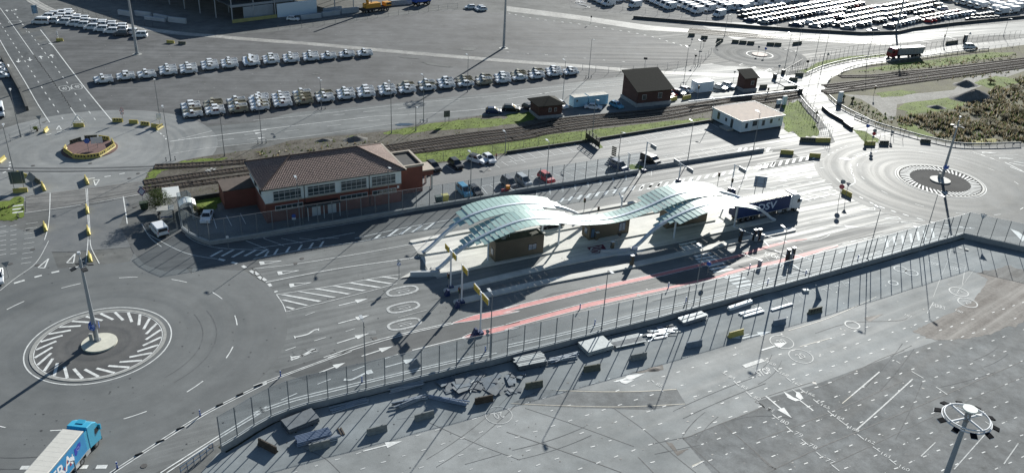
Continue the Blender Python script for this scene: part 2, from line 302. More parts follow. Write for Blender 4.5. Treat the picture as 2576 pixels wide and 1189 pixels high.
sheet('lay_by', T(2,0,(1290,175),(1400,290),(1600,355),(1850,318),(2300,345),(2600,290))+T(2,1,(0,260),(700,130),(1200,20),(1400,-20),(900,-60))+T(1,0,(2100,1180),(1850,1120),(1700,1020),(1640,900),(1450,940),(1350,1050),(1200,1130)), lane_d, 7)
# concrete apron under the canopy and its kerbed islands
sheet('concrete_apron', [(1034,611),(1056,642),(1077,679),(1100,700),(1194,678),(1378,641)]+T(2,2,(200,370),(620,240),(1230,190),(1500,90),(2000,-60))+[(1900,548),(1840,528),(1700,503),(1597,519),(1453,539),(1300,565)], pale_c, 5)
isl = MB()
def island(pts, w_, nm='kerb_island'):
    P = G(pts); mb = MB(); mb.strip(spline(P, 4), w_, 0.0, z1=0.24); mb.disc(P[0], w_/2, 0, 0.238, 16); mb.disc(P[-1], w_/2, 0, 0.238, 16)
    return mb.build(nm, pale_c, kind='structure')
island([(1038,609),(1200,578),(1453,536),(1597,510)], 1.0)
island([(1059,639),(1226,613),(1365,586),(1589,543),(1680,526)], 1.2)
I3 = [Vector((g(p).x, g(p).y, 0)) for p in [(1102,695),(1378,639.5),(1579,598.5),(1800,556)]]
MB().prism([*I3, I3[-1]+DN*3.2, I3[2]+DN*3.2, I3[1]+DN*3.2, I3[0]+DN*3.2], 0, 0.24).build('booth_island', pale_c, kind='structure')
island([(1127,732),(1359,676),(1585,630),(1700,606),(1771,590),(1850,573),(1940,553)], 1.5)
island([(1152,761),(1341,717),(1592,668),(1850,608),(1900,597),(1992,578)], 1.5)
# ------------------------------------------------------------ compound in the foreground
comp_pts = T(3,0,(2100,1000),(1500,1700),(3000,2600))+[(2900,1500),(3200,600)]+[g_ for g_ in [(2600,630),(2424,592),(2370,605)]]+T(2,3,(1000,300),(0,580))+T(3,2,(0,20))+T(3,1,(1600,300),(600,560),(0,780))
sheet('compound', comp_pts, comp_m, 4)
sheet('compound_dark_field', T(3,2,(1705,855),(2080,705),(2470,545))+T(3,3,(0,490),(560,330),(1300,60),(2200,-250),(2900,-500),(3000,1500),(0,1500))+T(3,2,(2080,1300)), comp_d, 5)
sheet('compound_worn_strip', T(3,2,(40,520),(700,560),(1400,575),(1730,520),(1640,370),(1300,395),(600,385),(320,380)), comp_d, 5)
for pts in [T(2,3,(2110,370),(2230,430),(2160,540),(2080,640),(1900,720),(2100,830),(2500,900),(2700,700),(2700,350),(2400,300)), T(2,3,(1500,930),(1640,860),(2000,700),(2300,800),(2450,870),(2250,960),(2050,1000),(1700,1020)),
            T(2,3,(1030,800),(1180,770),(1220,765),(1090,840),(1060,830)), T(3,2,(1535,885),(1600,900),(1650,970),(1760,950),(1650,1020),(1600,960)), T(3,2,(1210,215),(1380,185),(1500,140),(1520,190),(1400,200),(1290,222))]:
    P = G(pts); c = sum(P, Vector())/len(P); Q = []
    for i in range(len(P)):
        a, b = P[i], P[(i+1) % len(P)]
        for k in range(7):
            q = a.lerp(b, k/7); q = c+(q-c)*(1+random.uniform(-.045, .045)); Q.append(q)
    ZC[0] += 1; MB().flat(Q, 0.026+0.00012*ZC[0]).build('dirt_stain', dirt_m, kind='structure')
# ------------------------------------------------------------ vegetation ground, tracks
P1 = T(1,0,(1390,650),(1410,570),(1450,500),(1640,460),(1750,420),(1900,390),(2576,290))+T(1,1,(350,225),(700,190),(1000,160),(1300,130),(1700,60),(2000,15))+[(1210,291),(1290,292)]+T(0,2,(520,1150),(1000,1130),(1500,1060),(2000,1000),(2380,900))+[(1990,224),(2012,236),(1985,262)]+T(1,2,(2200,60),(1950,35),(760,235),(0,340))+T(1,1,(2576,348),(1600,465),(1550,560),(600,650),(0,800))+T(1,0,(2300,800),(1870,790),(1480,770),(1440,740))
sheet('railway_verge', P1, soil_m, 5)
sheet('scrubland', T(0,3,(650,905),(1500,790),(2700,625),(2700,1300))+T(1,3,(2700,240),(2100,272),(1800,238),(1500,165),(1200,95),(1050,10))+T(0,3,(840,1060),(700,950)), scrub_m, 3)
sheet('gravel_path', T(0,3,(830,912),(1150,930),(1600,900),(1900,870),(2000,760),(2300,700),(2600,640),(2600,680),(2250,800),(1850,950),(1500,985),(1350,1010),(1340,1110),(1300,1180),(1150,1050),(1000,960)), gravel_m, 4)
sheet('embankment', T(0,3,(690,770),(830,692),(1100,622),(1560,562),(1900,510),(2250,475),(2700,420),(2700,570),(1800,680),(700,850)), scrub_m, 4)
def blob(pts, m, layer=7, jit=0.12, name='grass_patch'):
    P = G(pts); c = sum(P, Vector())/len(P); Q = []
    for i in range(len(P)):
        a, b = P[i], P[(i+1) % len(P)]
        for k in range(6):
            q = a.lerp(b, k/6); Q.append(c+(q-c)*(1+random.uniform(-jit, jit)))
    ZC[0] += 1; return MB().flat(Q, 0.004*layer+0.00012*ZC[0]).build(name, m, kind='structure')
GR = [T(1,0,(1390,650),(1410,570),(1450,510),(1640,470),(1750,425),(1950,400),(2200,400),(2000,450),(1700,490),(1560,520),(1500,600),(1450,700)),
      T(1,0,(1870,800),(2160,760),(2170,820),(2080,890),(1990,900),(1960,880),(1880,900)),
      T(1,1,(0,330),(400,240),(900,190),(1000,170),(900,250),(400,310),(80,340)),
      T(1,1,(1300,140),(1700,65),(2100,15),(2500,10),(2576,60),(2100,110),(1700,130),(1400,180)),
      T(1,1,(1500,350),(2100,280),(2576,210),(2576,330),(2000,410),(1600,450)),
      T(1,2,(0,220),(800,125),(1500,40),(1950,10),(1900,45),(760,235),(0,335)),
      T(0,2,(0,1110),(230,1080),(300,1110),(250,1160),(100,1190),(0,1180)),
      Z(2600,340,560,2561,(1560,240),(1830,180),(1900,330),(2100,520),(2170,780),(1830,775),(1560,660),(1540,420)),
      T(0,3,(400,690),(620,590),(900,545),(1240,520),(1240,545),(900,580),(640,640),(470,705)),
      T(0,3,(950,690),(1250,630),(1700,580),(2300,500),(2500,530),(1900,620),(1300,680)),
      T(0,3,(1150,900),(1400,870),(1570,890),(1400,930),(1200,940)),
      T(0,3,(1350,1060),(1450,1000),(1900,940),(2050,1000),(1900,1060),(1500,1110)),
      T(0,3,(2080,800),(2300,730),(2576,780),(2350,850),(2260,860)),
      T(1,3,(920,112),(1050,140),(1175,215),(1165,245),(1040,250),(1000,200)),
      T(1,3,(1340,70),(1500,60),(1700,180),(1560,185)),
      T(1,0,(-60,830),(230,760),(240,960),(150,990),(-60,1000)),
      T(1,2,(860,240),(910,265),(930,290),(900,305),(880,270)),
      T(1,2,(1180,460),(1260,450),(1340,490),(1260,510),(1190,500))]
for p in GR: blob(p, grass_m)
for p in [T(1,3,(2040,215),(2300,205),(2310,250),(2060,250))]: blob(p, mat('yellow_shrub_ground', (0.22,0.2,0.03), 0.9, var=0.4, scale=2), 8)
# rails
steel = mat('rail_steel', (0.16, 0.14, 0.125), 0.65, var=0.3, scale=0.5, spec=.25)
ballast = ground_mat('ballast', [(0.06, 0.05, 0.042), (0.10, 0.088, 0.075)], big=0.5, fine=4, rough=(0.8, 0.95), stain=0.3, grain=0.5, bump=0.9, spec=0.04)
sleeper_m = mat('sleeper', (0.085, 0.07, 0.058), 0.95, var=0.3, scale=1, spec=.04)
TRACKS = [
 (T(1,0,(1500,480),(2000,455),(2380,428)), 'verge'), (T(1,0,(1400,632),(1900,560),(2420,495)), 'verge'), (T(1,0,(1390,700),(1800,650),(2430,565)), 'verge'),
 (T(1,1,(1290,293),(1700,230),(2150,165),(2576,115))+T(0,2,(520,1165),(1000,1115),(1460,1070),(1900,1005),(2240,950),(2576,898))+T(0,3,(400,868)), 'verge'),
 (T(1,1,(1320,330),(1700,280),(2150,215),(2576,160))+T(1,2,(400,95),(900,25))+T(0,2,(1500,1098),(2000,1020),(2576,935))+T(0,3,(410,900)), 'verge'),
 (T(1,1,(1340,355),(1800,300),(2576,200))+T(1,2,(400,140),(900,70),(1500,5))+T(0,2,(2000,1045),(2576,968))+T(0,3,(410,925)), 'verge'),
 (T(0,3,(650,835),(1200,770),(1800,690),(2700,578)), 'sleepers'), (T(0,3,(650,885),(1200,800),(1800,722),(2700,605)), 'sleepers'), (T(0,3,(650,900),(1300,815),(1900,735),(2700,630)), 'sleepers'),
 (T(0,3,(800,742),(1150,735),(1450,700),(1800,668),(2700,558)), 'sleepers')]
for k, (pts, kd) in enumerate(TRACKS):
    P = spline(G(pts), 8)
    t = MB().strip(P, 3.0, 0.034+0.0015*k, z1=0.10+0.003*k).build('railway_track', ballast); t['kind'] = 'structure'
    for s in (-1, 1):
        Q = []
        for i, p in enumerate(P):
            d = (P[min(i+1, len(P)-1)]-P[max(i-1, 0)]).normalized(); Q.append(p+Vector((-d.y, d.x, 0))*0.84*s)
        MB().strip(Q, 0.10, 0.02, z1=0.27).build('rail', steel, t)
    sl_ = MB(); L = 0
    for i in range(len(P)-1):
        a, b = P[i], P[i+1]; D_ = (b-a).length; d = (b-a).normalized(); nn = Vector((-d.y, d.x, 0)); s0 = 0.0
        while s0 < D_:
            c = a+d*s0; q = [c-d*.15-nn*1.3, c+d*.15-nn*1.3, c+d*.15+nn*1.3, c-d*.15+nn*1.3]
            sl_.prism([(v.x, v.y) for v in q], 0.05, 0.17+0.002*k); s0 += 0.8 if kd == 'verge' else 0.7
    s_ = sl_.build('sleeper', sleeper_m, t); s_['kind'] = 'stuff'
# embedded rails in roads and the pale rail strip across the yard
RS = T(0,0,(300,0),(400,60),(560,130),(750,180),(900,215),(1150,240),(1400,280),(1700,320),(2100,355),(2576,400))[:-1]+T(0,1,(0,385),(600,430),(1200,485),(1900,545))+T(0,2,(0,590),(700,640),(1300,690),(1800,715),(2576,740))+T(0,3,(400,742))
P = spline(G(RS), 6); MB().strip(P, 3.4, 0.036).build('rail_strip', rail_c, kind='structure')
dark_line = mat('rail_groove', (0.06, 0.055, 0.05), 0.5, var=0.3, scale=1)
mb = MB()
for s in (-1, 1):
    mb.strip([p+Vector((-(P[min(i+1,len(P)-1)]-P[max(i-1,0)]).normalized().y, (P[min(i+1,len(P)-1)]-P[max(i-1,0)]).normalized().x, 0))*0.84*s for i, p in enumerate(P)], 0.16, 0.041)
for pts in [T(1,0,(-50,485),(600,490),(1150,482),(1500,470)), T(1,0,(-50,492),(700,500),(1500,478)), T(1,0,(-50,513),(600,520),(1200,508),(1480,495)), T(1,0,(-50,520),(600,527),(1450,512)),
            T(1,0,(250,768),(800,705),(1400,622)), T(1,0,(250,780),(900,710),(1400,640)), T(1,0,(250,800),(900,750),(1390,690)), T(1,0,(250,840),(900,790),(1380,700)), T(1,0,(250,868),(700,820),(1370,715)), T(1,0,(260,880),(800,835),(1370,730)), T(1,0,(270,900),(900,835),(1370,740)), T(1,0,(300,915),(800,860),(1100,800)),
            T(0,3,(405,868),(650,835)), T(0,3,(405,900),(650,885)), T(0,3,(405,925),(650,900)), T(0,3,(0,338),(400,375),(900,410),(1300,425)), T(0,3,(0,352),(400,388),(900,418),(1300,435)), T(0,2,(1760,275),(2200,310),(2576,340)), T(0,2,(1750,300),(2200,330),(2576,355)), T(0,2,(1745,315),(2200,345),(2576,372))]:
    mb.strip(spline(G(pts), 4), 0.14, 0.042)
mb.build('embedded_rails', dark_line, kind='structure')
sheet('rail_ladder_bed', T(0,2,(1770,270),(2090,300),(2576,345),(2576,385),(2000,340),(1745,318)), soil_m, 5)
for pts in [T(1,0,(250,760),(1400,612),(1370,745),(1000,800),(700,850),(250,925))]:
    sheet('level_crossing_slab', pts, ground_mat('crossing_concrete', [(0.16,0.158,0.15),(0.21,0.205,0.195)], rough=(0.6,0.8), stain=0.3), 8)
# ------------------------------------------------------------ painted markings
def lines(name, L, m=white, z=0.044):
    mb = MB()
    for pts, w_ in L: mb.strip(spline(G(pts), 5) if len(pts) > 2 else G(pts), w_, z)
    return mb.build(name, m, kind='structure')
def dashes(mb, P, w_, on, off, z=0.044, start=0):
    L = 0; segs = []
    acc = -start; cur = []; t = 0
    for i in range(len(P)-1):
        a, b = P[i], P[i+1]; D_ = (b-a).length; n = max(1, int(D_/0.3))
        for k in range(n):
            q = a.lerp(b, k/n); s_ = acc+D_*k/n; ph = s_ % (on+off)
            if s_ >= 0 and ph < on: cur.append(q)
            else:
                if len(cur) > 1: mb.strip([cur[0], cur[len(cur)//2], cur[-1]] if len(cur) > 2 else cur, w_, z)
                cur = []
        acc += D_
    if len(cur) > 1: mb.strip(cur, w_, z)
lines('lane_line', [
 (T(0,0,(0,390),(80,530),(240,790),(360,1000),(480,1185)), .22), (T(0,0,(390,290),(500,430),(800,825),(1080,1168)), .26), (T(0,0,(0,80),(160,300),(330,540)), .2), (T(0,0,(680,1040),(760,1150),(800,1185)), .2),
 (T(0,1,(0,1165),(620,1105))+T(0,1,(1480,1005),(2576,905)), .15), (T(0,2,(0,880),(700,825),(1120,790)), .15),
 (T(1,0,(1640,235),(1900,200),(2576,120)), .3), (T(1,1,(0,130),(1100,0)), .22), (T(0,1,(1100,1130),(2000,1075),(2576,1012)), .2), (T(0,2,(0,960),(600,870),(1120,825)), .18),
 (T(1,0,(1650,355),(2000,300),(2500,245)), .14), (T(1,1,(0,235),(500,185),(1400,55)), .13), (T(0,2,(1450,790),(1900,770),(2576,660)), .15), (T(0,2,(1420,785),(1640,835)), .15),
 (T(2,1,(0,330),(400,285),(1050,180),(1570,85)), .14), (T(2,1,(120,460),(800,330),(1500,230),(1600,205)), .2),
 (T(2,1,(220,578),(700,505),(1200,415),(1420,385)), .14), (T(2,1,(225,580),(285,670),(315,745)), .14), (T(2,1,(315,745),(700,650),(1140,540),(1390,470)), .12),
 (T(2,1,(680,1185),(1080,1050),(1500,940),(1910,850)), .16), (T(2,1,(720,1185),(1100,1068),(1500,955),(1930,860)), .16),
 (T(2,1,(1535,1115),(2010,998),(2180,965)), .2),
 (T(3,0,(1060,1185),(1300,1030),(1900,650),(2200,490),(2576,305)), .14), (T(3,0,(1100,1185),(1330,1035),(1930,655),(2230,495),(2576,325)), .14),
 (T(3,1,(0,345),(300,235),(600,125),(940,0)), .13), (T(3,1,(0,370),(300,250),(620,130),(950,12)), .13),
 (T(3,0,(1550,1185),(2110,830),(2576,545)), .18), (T(3,0,(1610,1185),(2120,850),(2576,575)), .18),
 (T(3,1,(0,605),(350,480),(700,390),(1270,255),(1760,140),(2300,20)), .17), (T(3,1,(0,632),(350,505),(700,415),(1270,275),(1760,160),(2350,28)), .17),
 (T(2,2,(0,1065),(640,925),(1300,750),(1900,610),(2576,445)), .17), (T(2,2,(0,1090),(640,945),(1300,770),(1900,628),(2576,460)), .17),
 (T(2,3,(0,455),(600,320),(1200,180),(1750,20)), .16), (T(2,3,(0,475),(600,340),(1200,200),(1780,30)), .16),
 (T(1,1,(0,1175),(900,1030),(1330,950),(1700,880)), .14), (T(1,1,(980,1170),(1500,1060),(2000,975)), .14), (T(2,1,(0,135),(600,50),(980,-20)), .14), (T(2,1,(0,235),(500,140),(1000,70),(1450,-10)), .14),
 (T(1,2,(300,730),(1300,560),(2576,350)), .0+.12), (T(1,2,(470,820),(1300,650),(2000,545),(2576,450)), .16), (T(1,3,(0,452),(380,395),(560,370)), .2), (T(1,3,(0,522),(340,462),(640,405)), .2),
 (T(1,2,(2000,70),(0,438))[:0] or T(1,2,(0,438),(770,318)), .14), (T(1,2,(930,290),(1990,120)), .14), (T(1,2,(240,570),(1000,440),(1400,385),(2130,285)), .12),
 (T(1,0,(485,730),(480,900),(465,1060),(430,1185)), .14), (T(1,0,(830,690),(840,860),(855,1060),(855,1185)), .12), (T(1,0,(845,690),(852,860),(868,1060),(868,1185)), .12), (T(2,0,(870,0),(880,120),(960,280)), .14), (T(2,0,(855,0),(845,130),(830,280)), .14),
 (T(1,0,(1190,765),(1215,920),(1230,1030)), .2), (T(1,0,(240,925),(780,845),(1380,740)), .14), (T(2,0,(0,540),(150,420),(350,270),(470,60)), .1),
 (T(1,0,(1370,1030),(1450,1160),(1560,1250)), .12), (T(2,0,(1440,0),(1700,140),(1880,200),(2100,235)), .12), (T(2,0,(1790,0),(1900,70),(2130,130),(2576,150)), .12),
 (T(1,3,(760,590),(850,660),(930,640),(945,620),(930,580)), .2), (T(1,3,(900,450),(900,490),(930,570)), .18), (T(1,3,(420,735),(800,680),(940,650)), .12),
 (T(1,3,(920,370),(1100,320),(1200,312),(1700,325),(2100,345)), .14), (T(1,3,(1750,290),(1960,300),(2340,430)), .12), (T(1,3,(2220,372),(2520,368)), .14),
 (T(2,3,(0,90),(560,50),(700,0)), .0+.12), (T(1,3,(570,1160),(850,1080),(1300,1020),(1620,1000)), .14), (T(1,3,(500,1010),(1000,940),(1350,920)), .1),
 (T(1,3,(1350,1010),(1800,1060),(2100,1075)), .16), (T(2,3,(1100,200),(1240,130),(1280,60),(1350,0)), .14), (T(2,3,(0,350),(500,205),(780,100),(1100,20),(1250,0)), .12), (T(2,3,(1150,165),(1400,105),(1700,30)), .12),
 (T(0,3,(470,715),(640,650),(900,600)), .1), (T(0,3,(30,335),(500,372),(1000,405)), .3), (T(0,3,(1300,340),(1500,385),(1680,415)), .4), (T(0,3,(1690,308),(1920,385)), .4),
 (T(0,3,(0,720),(300,670),(420,640)), .12), (T(0,2,(2280,615),(2270,640),(2576,690)), .14),
])
lines('faded_lines', [(T(3,2,(480,388),(900,402),(1300,398),(1640,378)), .14), (T(3,2,(40,515),(500,535),(1100,548),(1720,520)), .12), (T(3,2,(1790,1120),(1900,1070)), .15),
   (T(2,3,(300,925),(700,800),(1150,600)), .1), (T(2,3,(410,1080),(700,1000)), .1), (T(3,3,(1500,0),(1300,80))[:0] or T(3,3,(820,515),(910,440)), .12)], yellowp)
lines('worn_paint_lines', [(T(3,3,(910,440),(1180,210)), .2), (T(3,3,(950,775),(1200,555),(1500,280)), .2), (T(3,3,(1580,1025),(1720,890)), .14), (T(3,3,(1900,1150),(2220,790)), .14), (T(3,3,(2380,1100),(2520,900)), .14), (T(3,3,(1490,205),(1605,272)), .16), (T(3,3,(1725,355),(1835,430)), .16), (T(3,3,(2200,690),(2340,780)), .16), (T(3,3,(1340,105),(1380,130)), .16),
   (T(2,3,(1700,600),(1760,440),(1840,250),(1880,90)), .06), (T(2,3,(1980,480),(2010,300)), .07), (T(2,3,(1900,600),(2100,330)), .05), (T(2,3,(1640,200),(1740,235)), .16), (T(2,3,(1870,260),(2010,300)), .16), (T(2,3,(1870,150),(2010,185)), .16), (T(2,3,(1700,650),(1640,760)), .1)], faded)
# dashes
mb = MB()
for pts, w_, on, off in [(T(0,0,(0,225),(200,530),(400,840),(620,1170)), .22, 2, 3.2), (T(0,0,(110,100),(380,440),(640,790),(940,1185)), .22, 2, 3.2),
  (T(1,0,(-60,570),(80,510),(95,420)), .4, 1, .8), (T(1,0,(440,175),(600,135),(720,110)), .3, 1.5, 1), (T(1,0,(850,595),(1050,570),(1230,535)), .35, 1.6, 1.2), (T(1,0,(1510,130),(1580,180),(1620,240)), .35, 1.1, .8),
  (T(2,0,(135,470),(450,380),(780,308)), .45, 1.6, 1.1), (T(2,0,(2110,235),(2340,300),(2560,450)), .55, 1.4, 1.0), (T(2,1,(10,360),(120,445),(180,510),(230,560)), .55, 1.4, 1.0),
  (T(0,1,(1060,1085),(1540,1038)), .14, 3, 6), (T(1,0,(2110,228),(2576,165)), .14, 3.5, 5), (T(1,1,(300,140),(1270,20)), .14, 3.5, 6.5), (T(1,0,(1720,215),(2060,130)), .16, 12, 3), (T(0,1,(1590,1020),(2260,940)), .12, 3, 6), (T(0,1,(770,1115),(1130,1080)), .14, 3, 6),(T(0,2,(0,925),(600,890)), .12, 3, 6),
  (T(3,1,(265,485),(490,388),(620,330),(780,268),(930,208),(1245,92),(1420,35)), .15, 2.6, 2.6), (T(2,1,(310,1118),(430,1075)), .12, 4, 1), (T(2,1,(585,1025),(720,985)), .12, 6, 1), (T(2,1,(890,935),(1000,900)), .12, 6, 1), (T(2,1,(500,780),(610,740)), .1, 6, 1), (T(2,1,(1400,800),(1700,720)), .07, 20, 1),
  (T(3,3,(0,0),(1,1))[:0] or T(1,3,(40,600),(370,540),(650,485)), .2, 1.8, 1.6), (T(1,3,(120,688),(400,645),(740,590)), .2, 1.8, 1.6), (T(1,3,(0,710),(400,690)), .01, 1.8, 1.6),
  (T(1,3,(985,768),(1150,850),(1370,925),(1650,1005),(1850,1045),(2080,1070)), .35, 1.4, 1.1), (T(1,3,(1970,300),(2200,375),(2350,430)), .3, 1.3, 1), (T(1,3,(920,405),(960,380),(1100,340),(1210,318)), .4, 1.3, 1), (T(1,3,(905,460),(915,560)), .3, 1.3, 1),
  (T(1,3,(400,695),(520,675)), .2, 9, 1), (T(1,3,(600,660),(740,640)), .2, 9, 1), (T(1,3,(680,370),(840,285),(960,270)), .2, 1.2, 1),
  (T(2,3,(780,100),(1000,50),(1260,0)), .25, 1.5, 1.6), (T(0,2,(15,130),(280,185),(730,240),(1280,330),(1550,400),(1700,445),(1850,490)), .45, 1.2, 1.9), (T(0,2,(0,505),(270,525),(650,555),(950,585),(1250,605)), .3, 1, 5), (T(0,3,(160,445),(330,500),(380,490)), .2, 1.3, 1),
  (T(3,0,(200,1135),(1060,1125)), .62, 1.35, .75), (T(1,2,(640,740),(880,700)), .12, 2.5, 2), (T(0,0,(130,100),(270,330)), .1, 2, 3),
  (T(2,0,(90,40),(500,-100))[:0] or T(1,0,(0,1120),(160,1090)), .1, 1.5, 2)]:
    dashes(mb, spline(G(pts), 5), w_, on, off)
# broken ring round the left roundabout
for k in range(14):
    a0 = R(-168+k*25.7+8); rr = 18.7; mb.strip([Vector((C1[0]+rr*math.cos(a0+t*.075), C1[1]+rr*math.sin(a0+t*.075), 0)) for t in range(3)], .16, .044)
for k in range(14):
    a0 = R(k*25.7); rr = 17.5; mb.strip([Vector((C2[0]+rr*math.cos(a0+t*.05), C2[1]+rr*math.sin(a0+t*.05), 0)) for t in range(3)], .16, .044)
mb.build('broken_lines', white, kind='structure')
# roundabout islands
def ring(mb, c, r, w_, z, z1=None, n=72): mb.strip([Vector((c[0]+r*math.cos(2*math.pi*k/n), c[1]+r*math.sin(2*math.pi*k/n), 0)) for k in range(n+1)], w_, z, z1=z1)
hub_m = ground_mat('roundabout_island_asphalt', [(0.075,0.075,0.073),(0.11,0.108,0.105)], ring=(C1, 0.2), rough=(0.5,0.75), stain=0.25)
hub2_m = ground_mat('right_island_asphalt', [(0.08,0.08,0.078),(0.115,0.113,0.11)], ring=(C2, 0.15), rough=(0.85,0.95), stain=0.2, spec=.05)
for c, ri, hm, nst, sgn in ((C1, 8.45, hub_m, 26, 1), (C2, 8.6, hub2_m, 52, 1)):
    MB().disc(c, ri, 0, 0.05, 72).build('roundabout_island', hm, kind='structure')
    k_ = MB(); ring(k_, c, ri+.22, .42, .0, .09); k_.build('island_kerb', kerb_m, kind='structure')
    l_ = MB()
    if c == C1: ring(l_, c, 9.55, .18, .044); ring(l_, c, 8.33, .12, .056)
    else: ring(l_, c, 9.35, .16, .044)
    for k in range(nst):
        a = 2*math.pi*k/nst; r0, r1, tw = (6.15, 8.2, .32) if c == C1 else (6.3, 8.35, .16)
        hw = .2 if c == C1 else .17
        p0 = Vector((c[0]+r0*math.cos(a), c[1]+r0*math.sin(a), 0)); p1 = Vector((c[0]+r1*math.cos(a+tw*.9), c[1]+r1*math.sin(a+tw*.9), 0))
        l_.strip([p0, p1], hw*2, .058)
    l_.build('island_stripes', white, kind='structure')
    MB().disc(c, 2.35 if c == C1 else 2.15, .05, .28, 48).build('mast_plinth', mat('plinth_paint', (0.62,0.6,0.5), .6, var=.1, scale=2) if c == C1 else kerb_m, kind='structure')
# red strips with pale borders
def band(lo, up, m, z=.043): L = G(lo); U = G(up); MB().flat(L+U[::-1], z).build('red_strip', m, kind='structure')
band(T(2,1,(1910,858),(2200,815),(2576,735))+T(2,2,(0,742),(870,535),(1360,428),(2200,228),(2450,150))+T(2,3,(300,75),(480,45)), T(2,1,(1930,850),(2140,778),(2576,688))+T(2,2,(0,705),(870,500),(1350,400),(2230,195),(2460,120))+T(2,3,(300,55),(480,40)), pink)
band(T(2,1,(2015,997),(2140,990),(2576,890))+T(2,2,(0,905),(800,695),(1560,525),(2060,410),(2350,325),(2576,285))+T(2,3,(0,325),(400,225),(780,112)), T(2,1,(2020,992),(2150,940),(2576,845))+T(2,2,(0,868),(800,655),(1540,508),(2050,395),(2150,355),(2576,250))+T(2,3,(0,300),(400,190),(640,130),(780,100)), pink)
lines('red_strip_border', [(T(2,1,(1910,858),(2200,817),(2576,738))+T(2,2,(0,745),(870,540),(1360,432),(2200,232)), .12), (T(2,1,(1930,848),(2140,776),(2576,684))+T(2,2,(0,702),(870,497),(1350,397),(2230,192)), .12), (T(2,1,(2015,1000),(2140,993),(2576,893))+T(2,2,(0,910),(800,700),(1560,530),(2060,415),(2350,330),(2576,290)), .12), (T(2,1,(2020,990),(2150,936),(2576,841))+T(2,2,(0,864),(800,651),(1540,504)), .12)], white, .047)
# hatched wedges, crossings, zigzags, stalls
mb = MB()
def quad(pts, z=.045): mb.flat(G(pts), z)
for p in [((255,580),(300,575),(665,640),(625,650)), ((430,550),(470,548),(800,602),(770,610)), ((590,525),(640,520),(945,570),(905,577)), ((760,498),(800,492),(1090,538),(1050,545)), ((910,466),(950,462),(1235,505),(1195,513)), ((1070,438),(1110,432),(1345,470),(1310,477)), ((1220,408),(1260,402),(1405,425),(1395,432)), ((265,632),(310,628),(535,680),(500,685)), ((305,697),(330,694),(405,712),(375,724))]: quad(T(2,1,*p))
for a, b, n, r_, c_, dx, dy, hx in [((1160,1172),(1225,1135),1,1,1,0,0,26), ((1282,1152),(1400,1082),1,1,1,0,0,26), ((1400,1133),(1520,1065),1,1,1,0,0,26), ((1518,1112),(1630,1047),1,1,1,0,0,26), ((1638,1088),(1750,1022),1,1,1,0,0,26)]:
    quad(T(r_,c_,a,(a[0]+hx*1.4,a[1]-4),(b[0]+hx*.5,b[1]-4),(b[0]-hx*.6,b[1])))
for x, y in ((140,170),(230,150),(345,130),(460,112),(570,92),(670,78)): quad(T(2,1,(x-40,y+42),(x-15,y+40),(x+18,y-15),(x-2,y-12)))
for x, y in ((2040,210),(2150,205),(2250,215),(2370,205),(2480,200)): quad(T(2,0,(x-20,y),(x+5,y+4),(x+120,y-58),(x+95,y-60)), .036)
for x0, y0 in [(500+i*86.0, 815-i*(14.1)-0.00*i) for i in range(12)]+[(1270+i*79, 705-i*14.6) for i in range(17)]:
    quad(T(1,2,(x0,y0+8),(x0+32,y0+4),(x0+62,y0-38),(x0+34,y0-34)))
for i in range(9): x0 = 0+i*66; y0 = 505-i*13.2; quad(T(1,3,(x0,y0+6),(x0+28,y0),(x0+48,y0-46),(x0+22,y0-42)))
for i in range(6): x0 = 745+i*58; y0 = 1045-i*1; quad(Z(2600,340,560,2561,(x0+i*40,y0+10),(x0+i*40+50,y0+12),(x0+i*40+90,y0-60),(x0+i*40+40,y0-60)))
for q in [((545,740),(420,757)), ((620,712),(420,732))]: pass
for a, b in [((420,745),(560,790)),((480,735),(660,780)),((600,715),(800,770)),((690,700),(820,735)),((430,790),(520,810))]: mb.strip(G(T(1,3,a,b)), .3, .045)
for a, b in [((2430,440),(2576,470)),((2390,435),(2560,520)),((2480,430),(2600,450)),((2440,480),(2600,540))]: mb.strip(G(T(1,3,a,b)), .3, .045)
for i, (x, yy) in enumerate([(1245,125),(1320,105),(1400,95),(1480,80),(1550,60),(1610,50),(1690,30)]): quad(T(2,3,(x,yy),(x+24,yy-4),(x+8,yy-90),(x-14,yy-86)))
for x, yy, w_ in [(1650,105,190),(1680,125,200),(1720,148,200)]: pass
for x, yy, w_ in [(1660,75,110),(1675,100,150),(1690,118,160),(1710,135,130)]: quad(T(2,2,(x,yy+18),(x+w_+50,yy-16),(x+w_+70,yy-4),(x+22,yy+32)), .045)
for x, yy, w_ in [(1800,205,160),(1815,232,190),(1840,258,190),(1930,300,160),(1955,330,180),(1985,358,185)]: quad(T(2,2,(x,yy),(x+w_,yy-34),(x+w_+28,yy-22),(x+26,yy+14)), .045)
for x, yy, w_ in [(2095,415,150),(2130,440,165),(2165,470,170),(2205,500,160)]: quad(T(2,2,(x,yy),(x+w_,yy-32),(x+w_+25,yy-18),(x+28,yy+12)), .045)
for i in range(6): y = 860+i*32; mb.strip(G(T(1,0,(120,y),(225,y-14))), .5, .045) if i < 3 else None
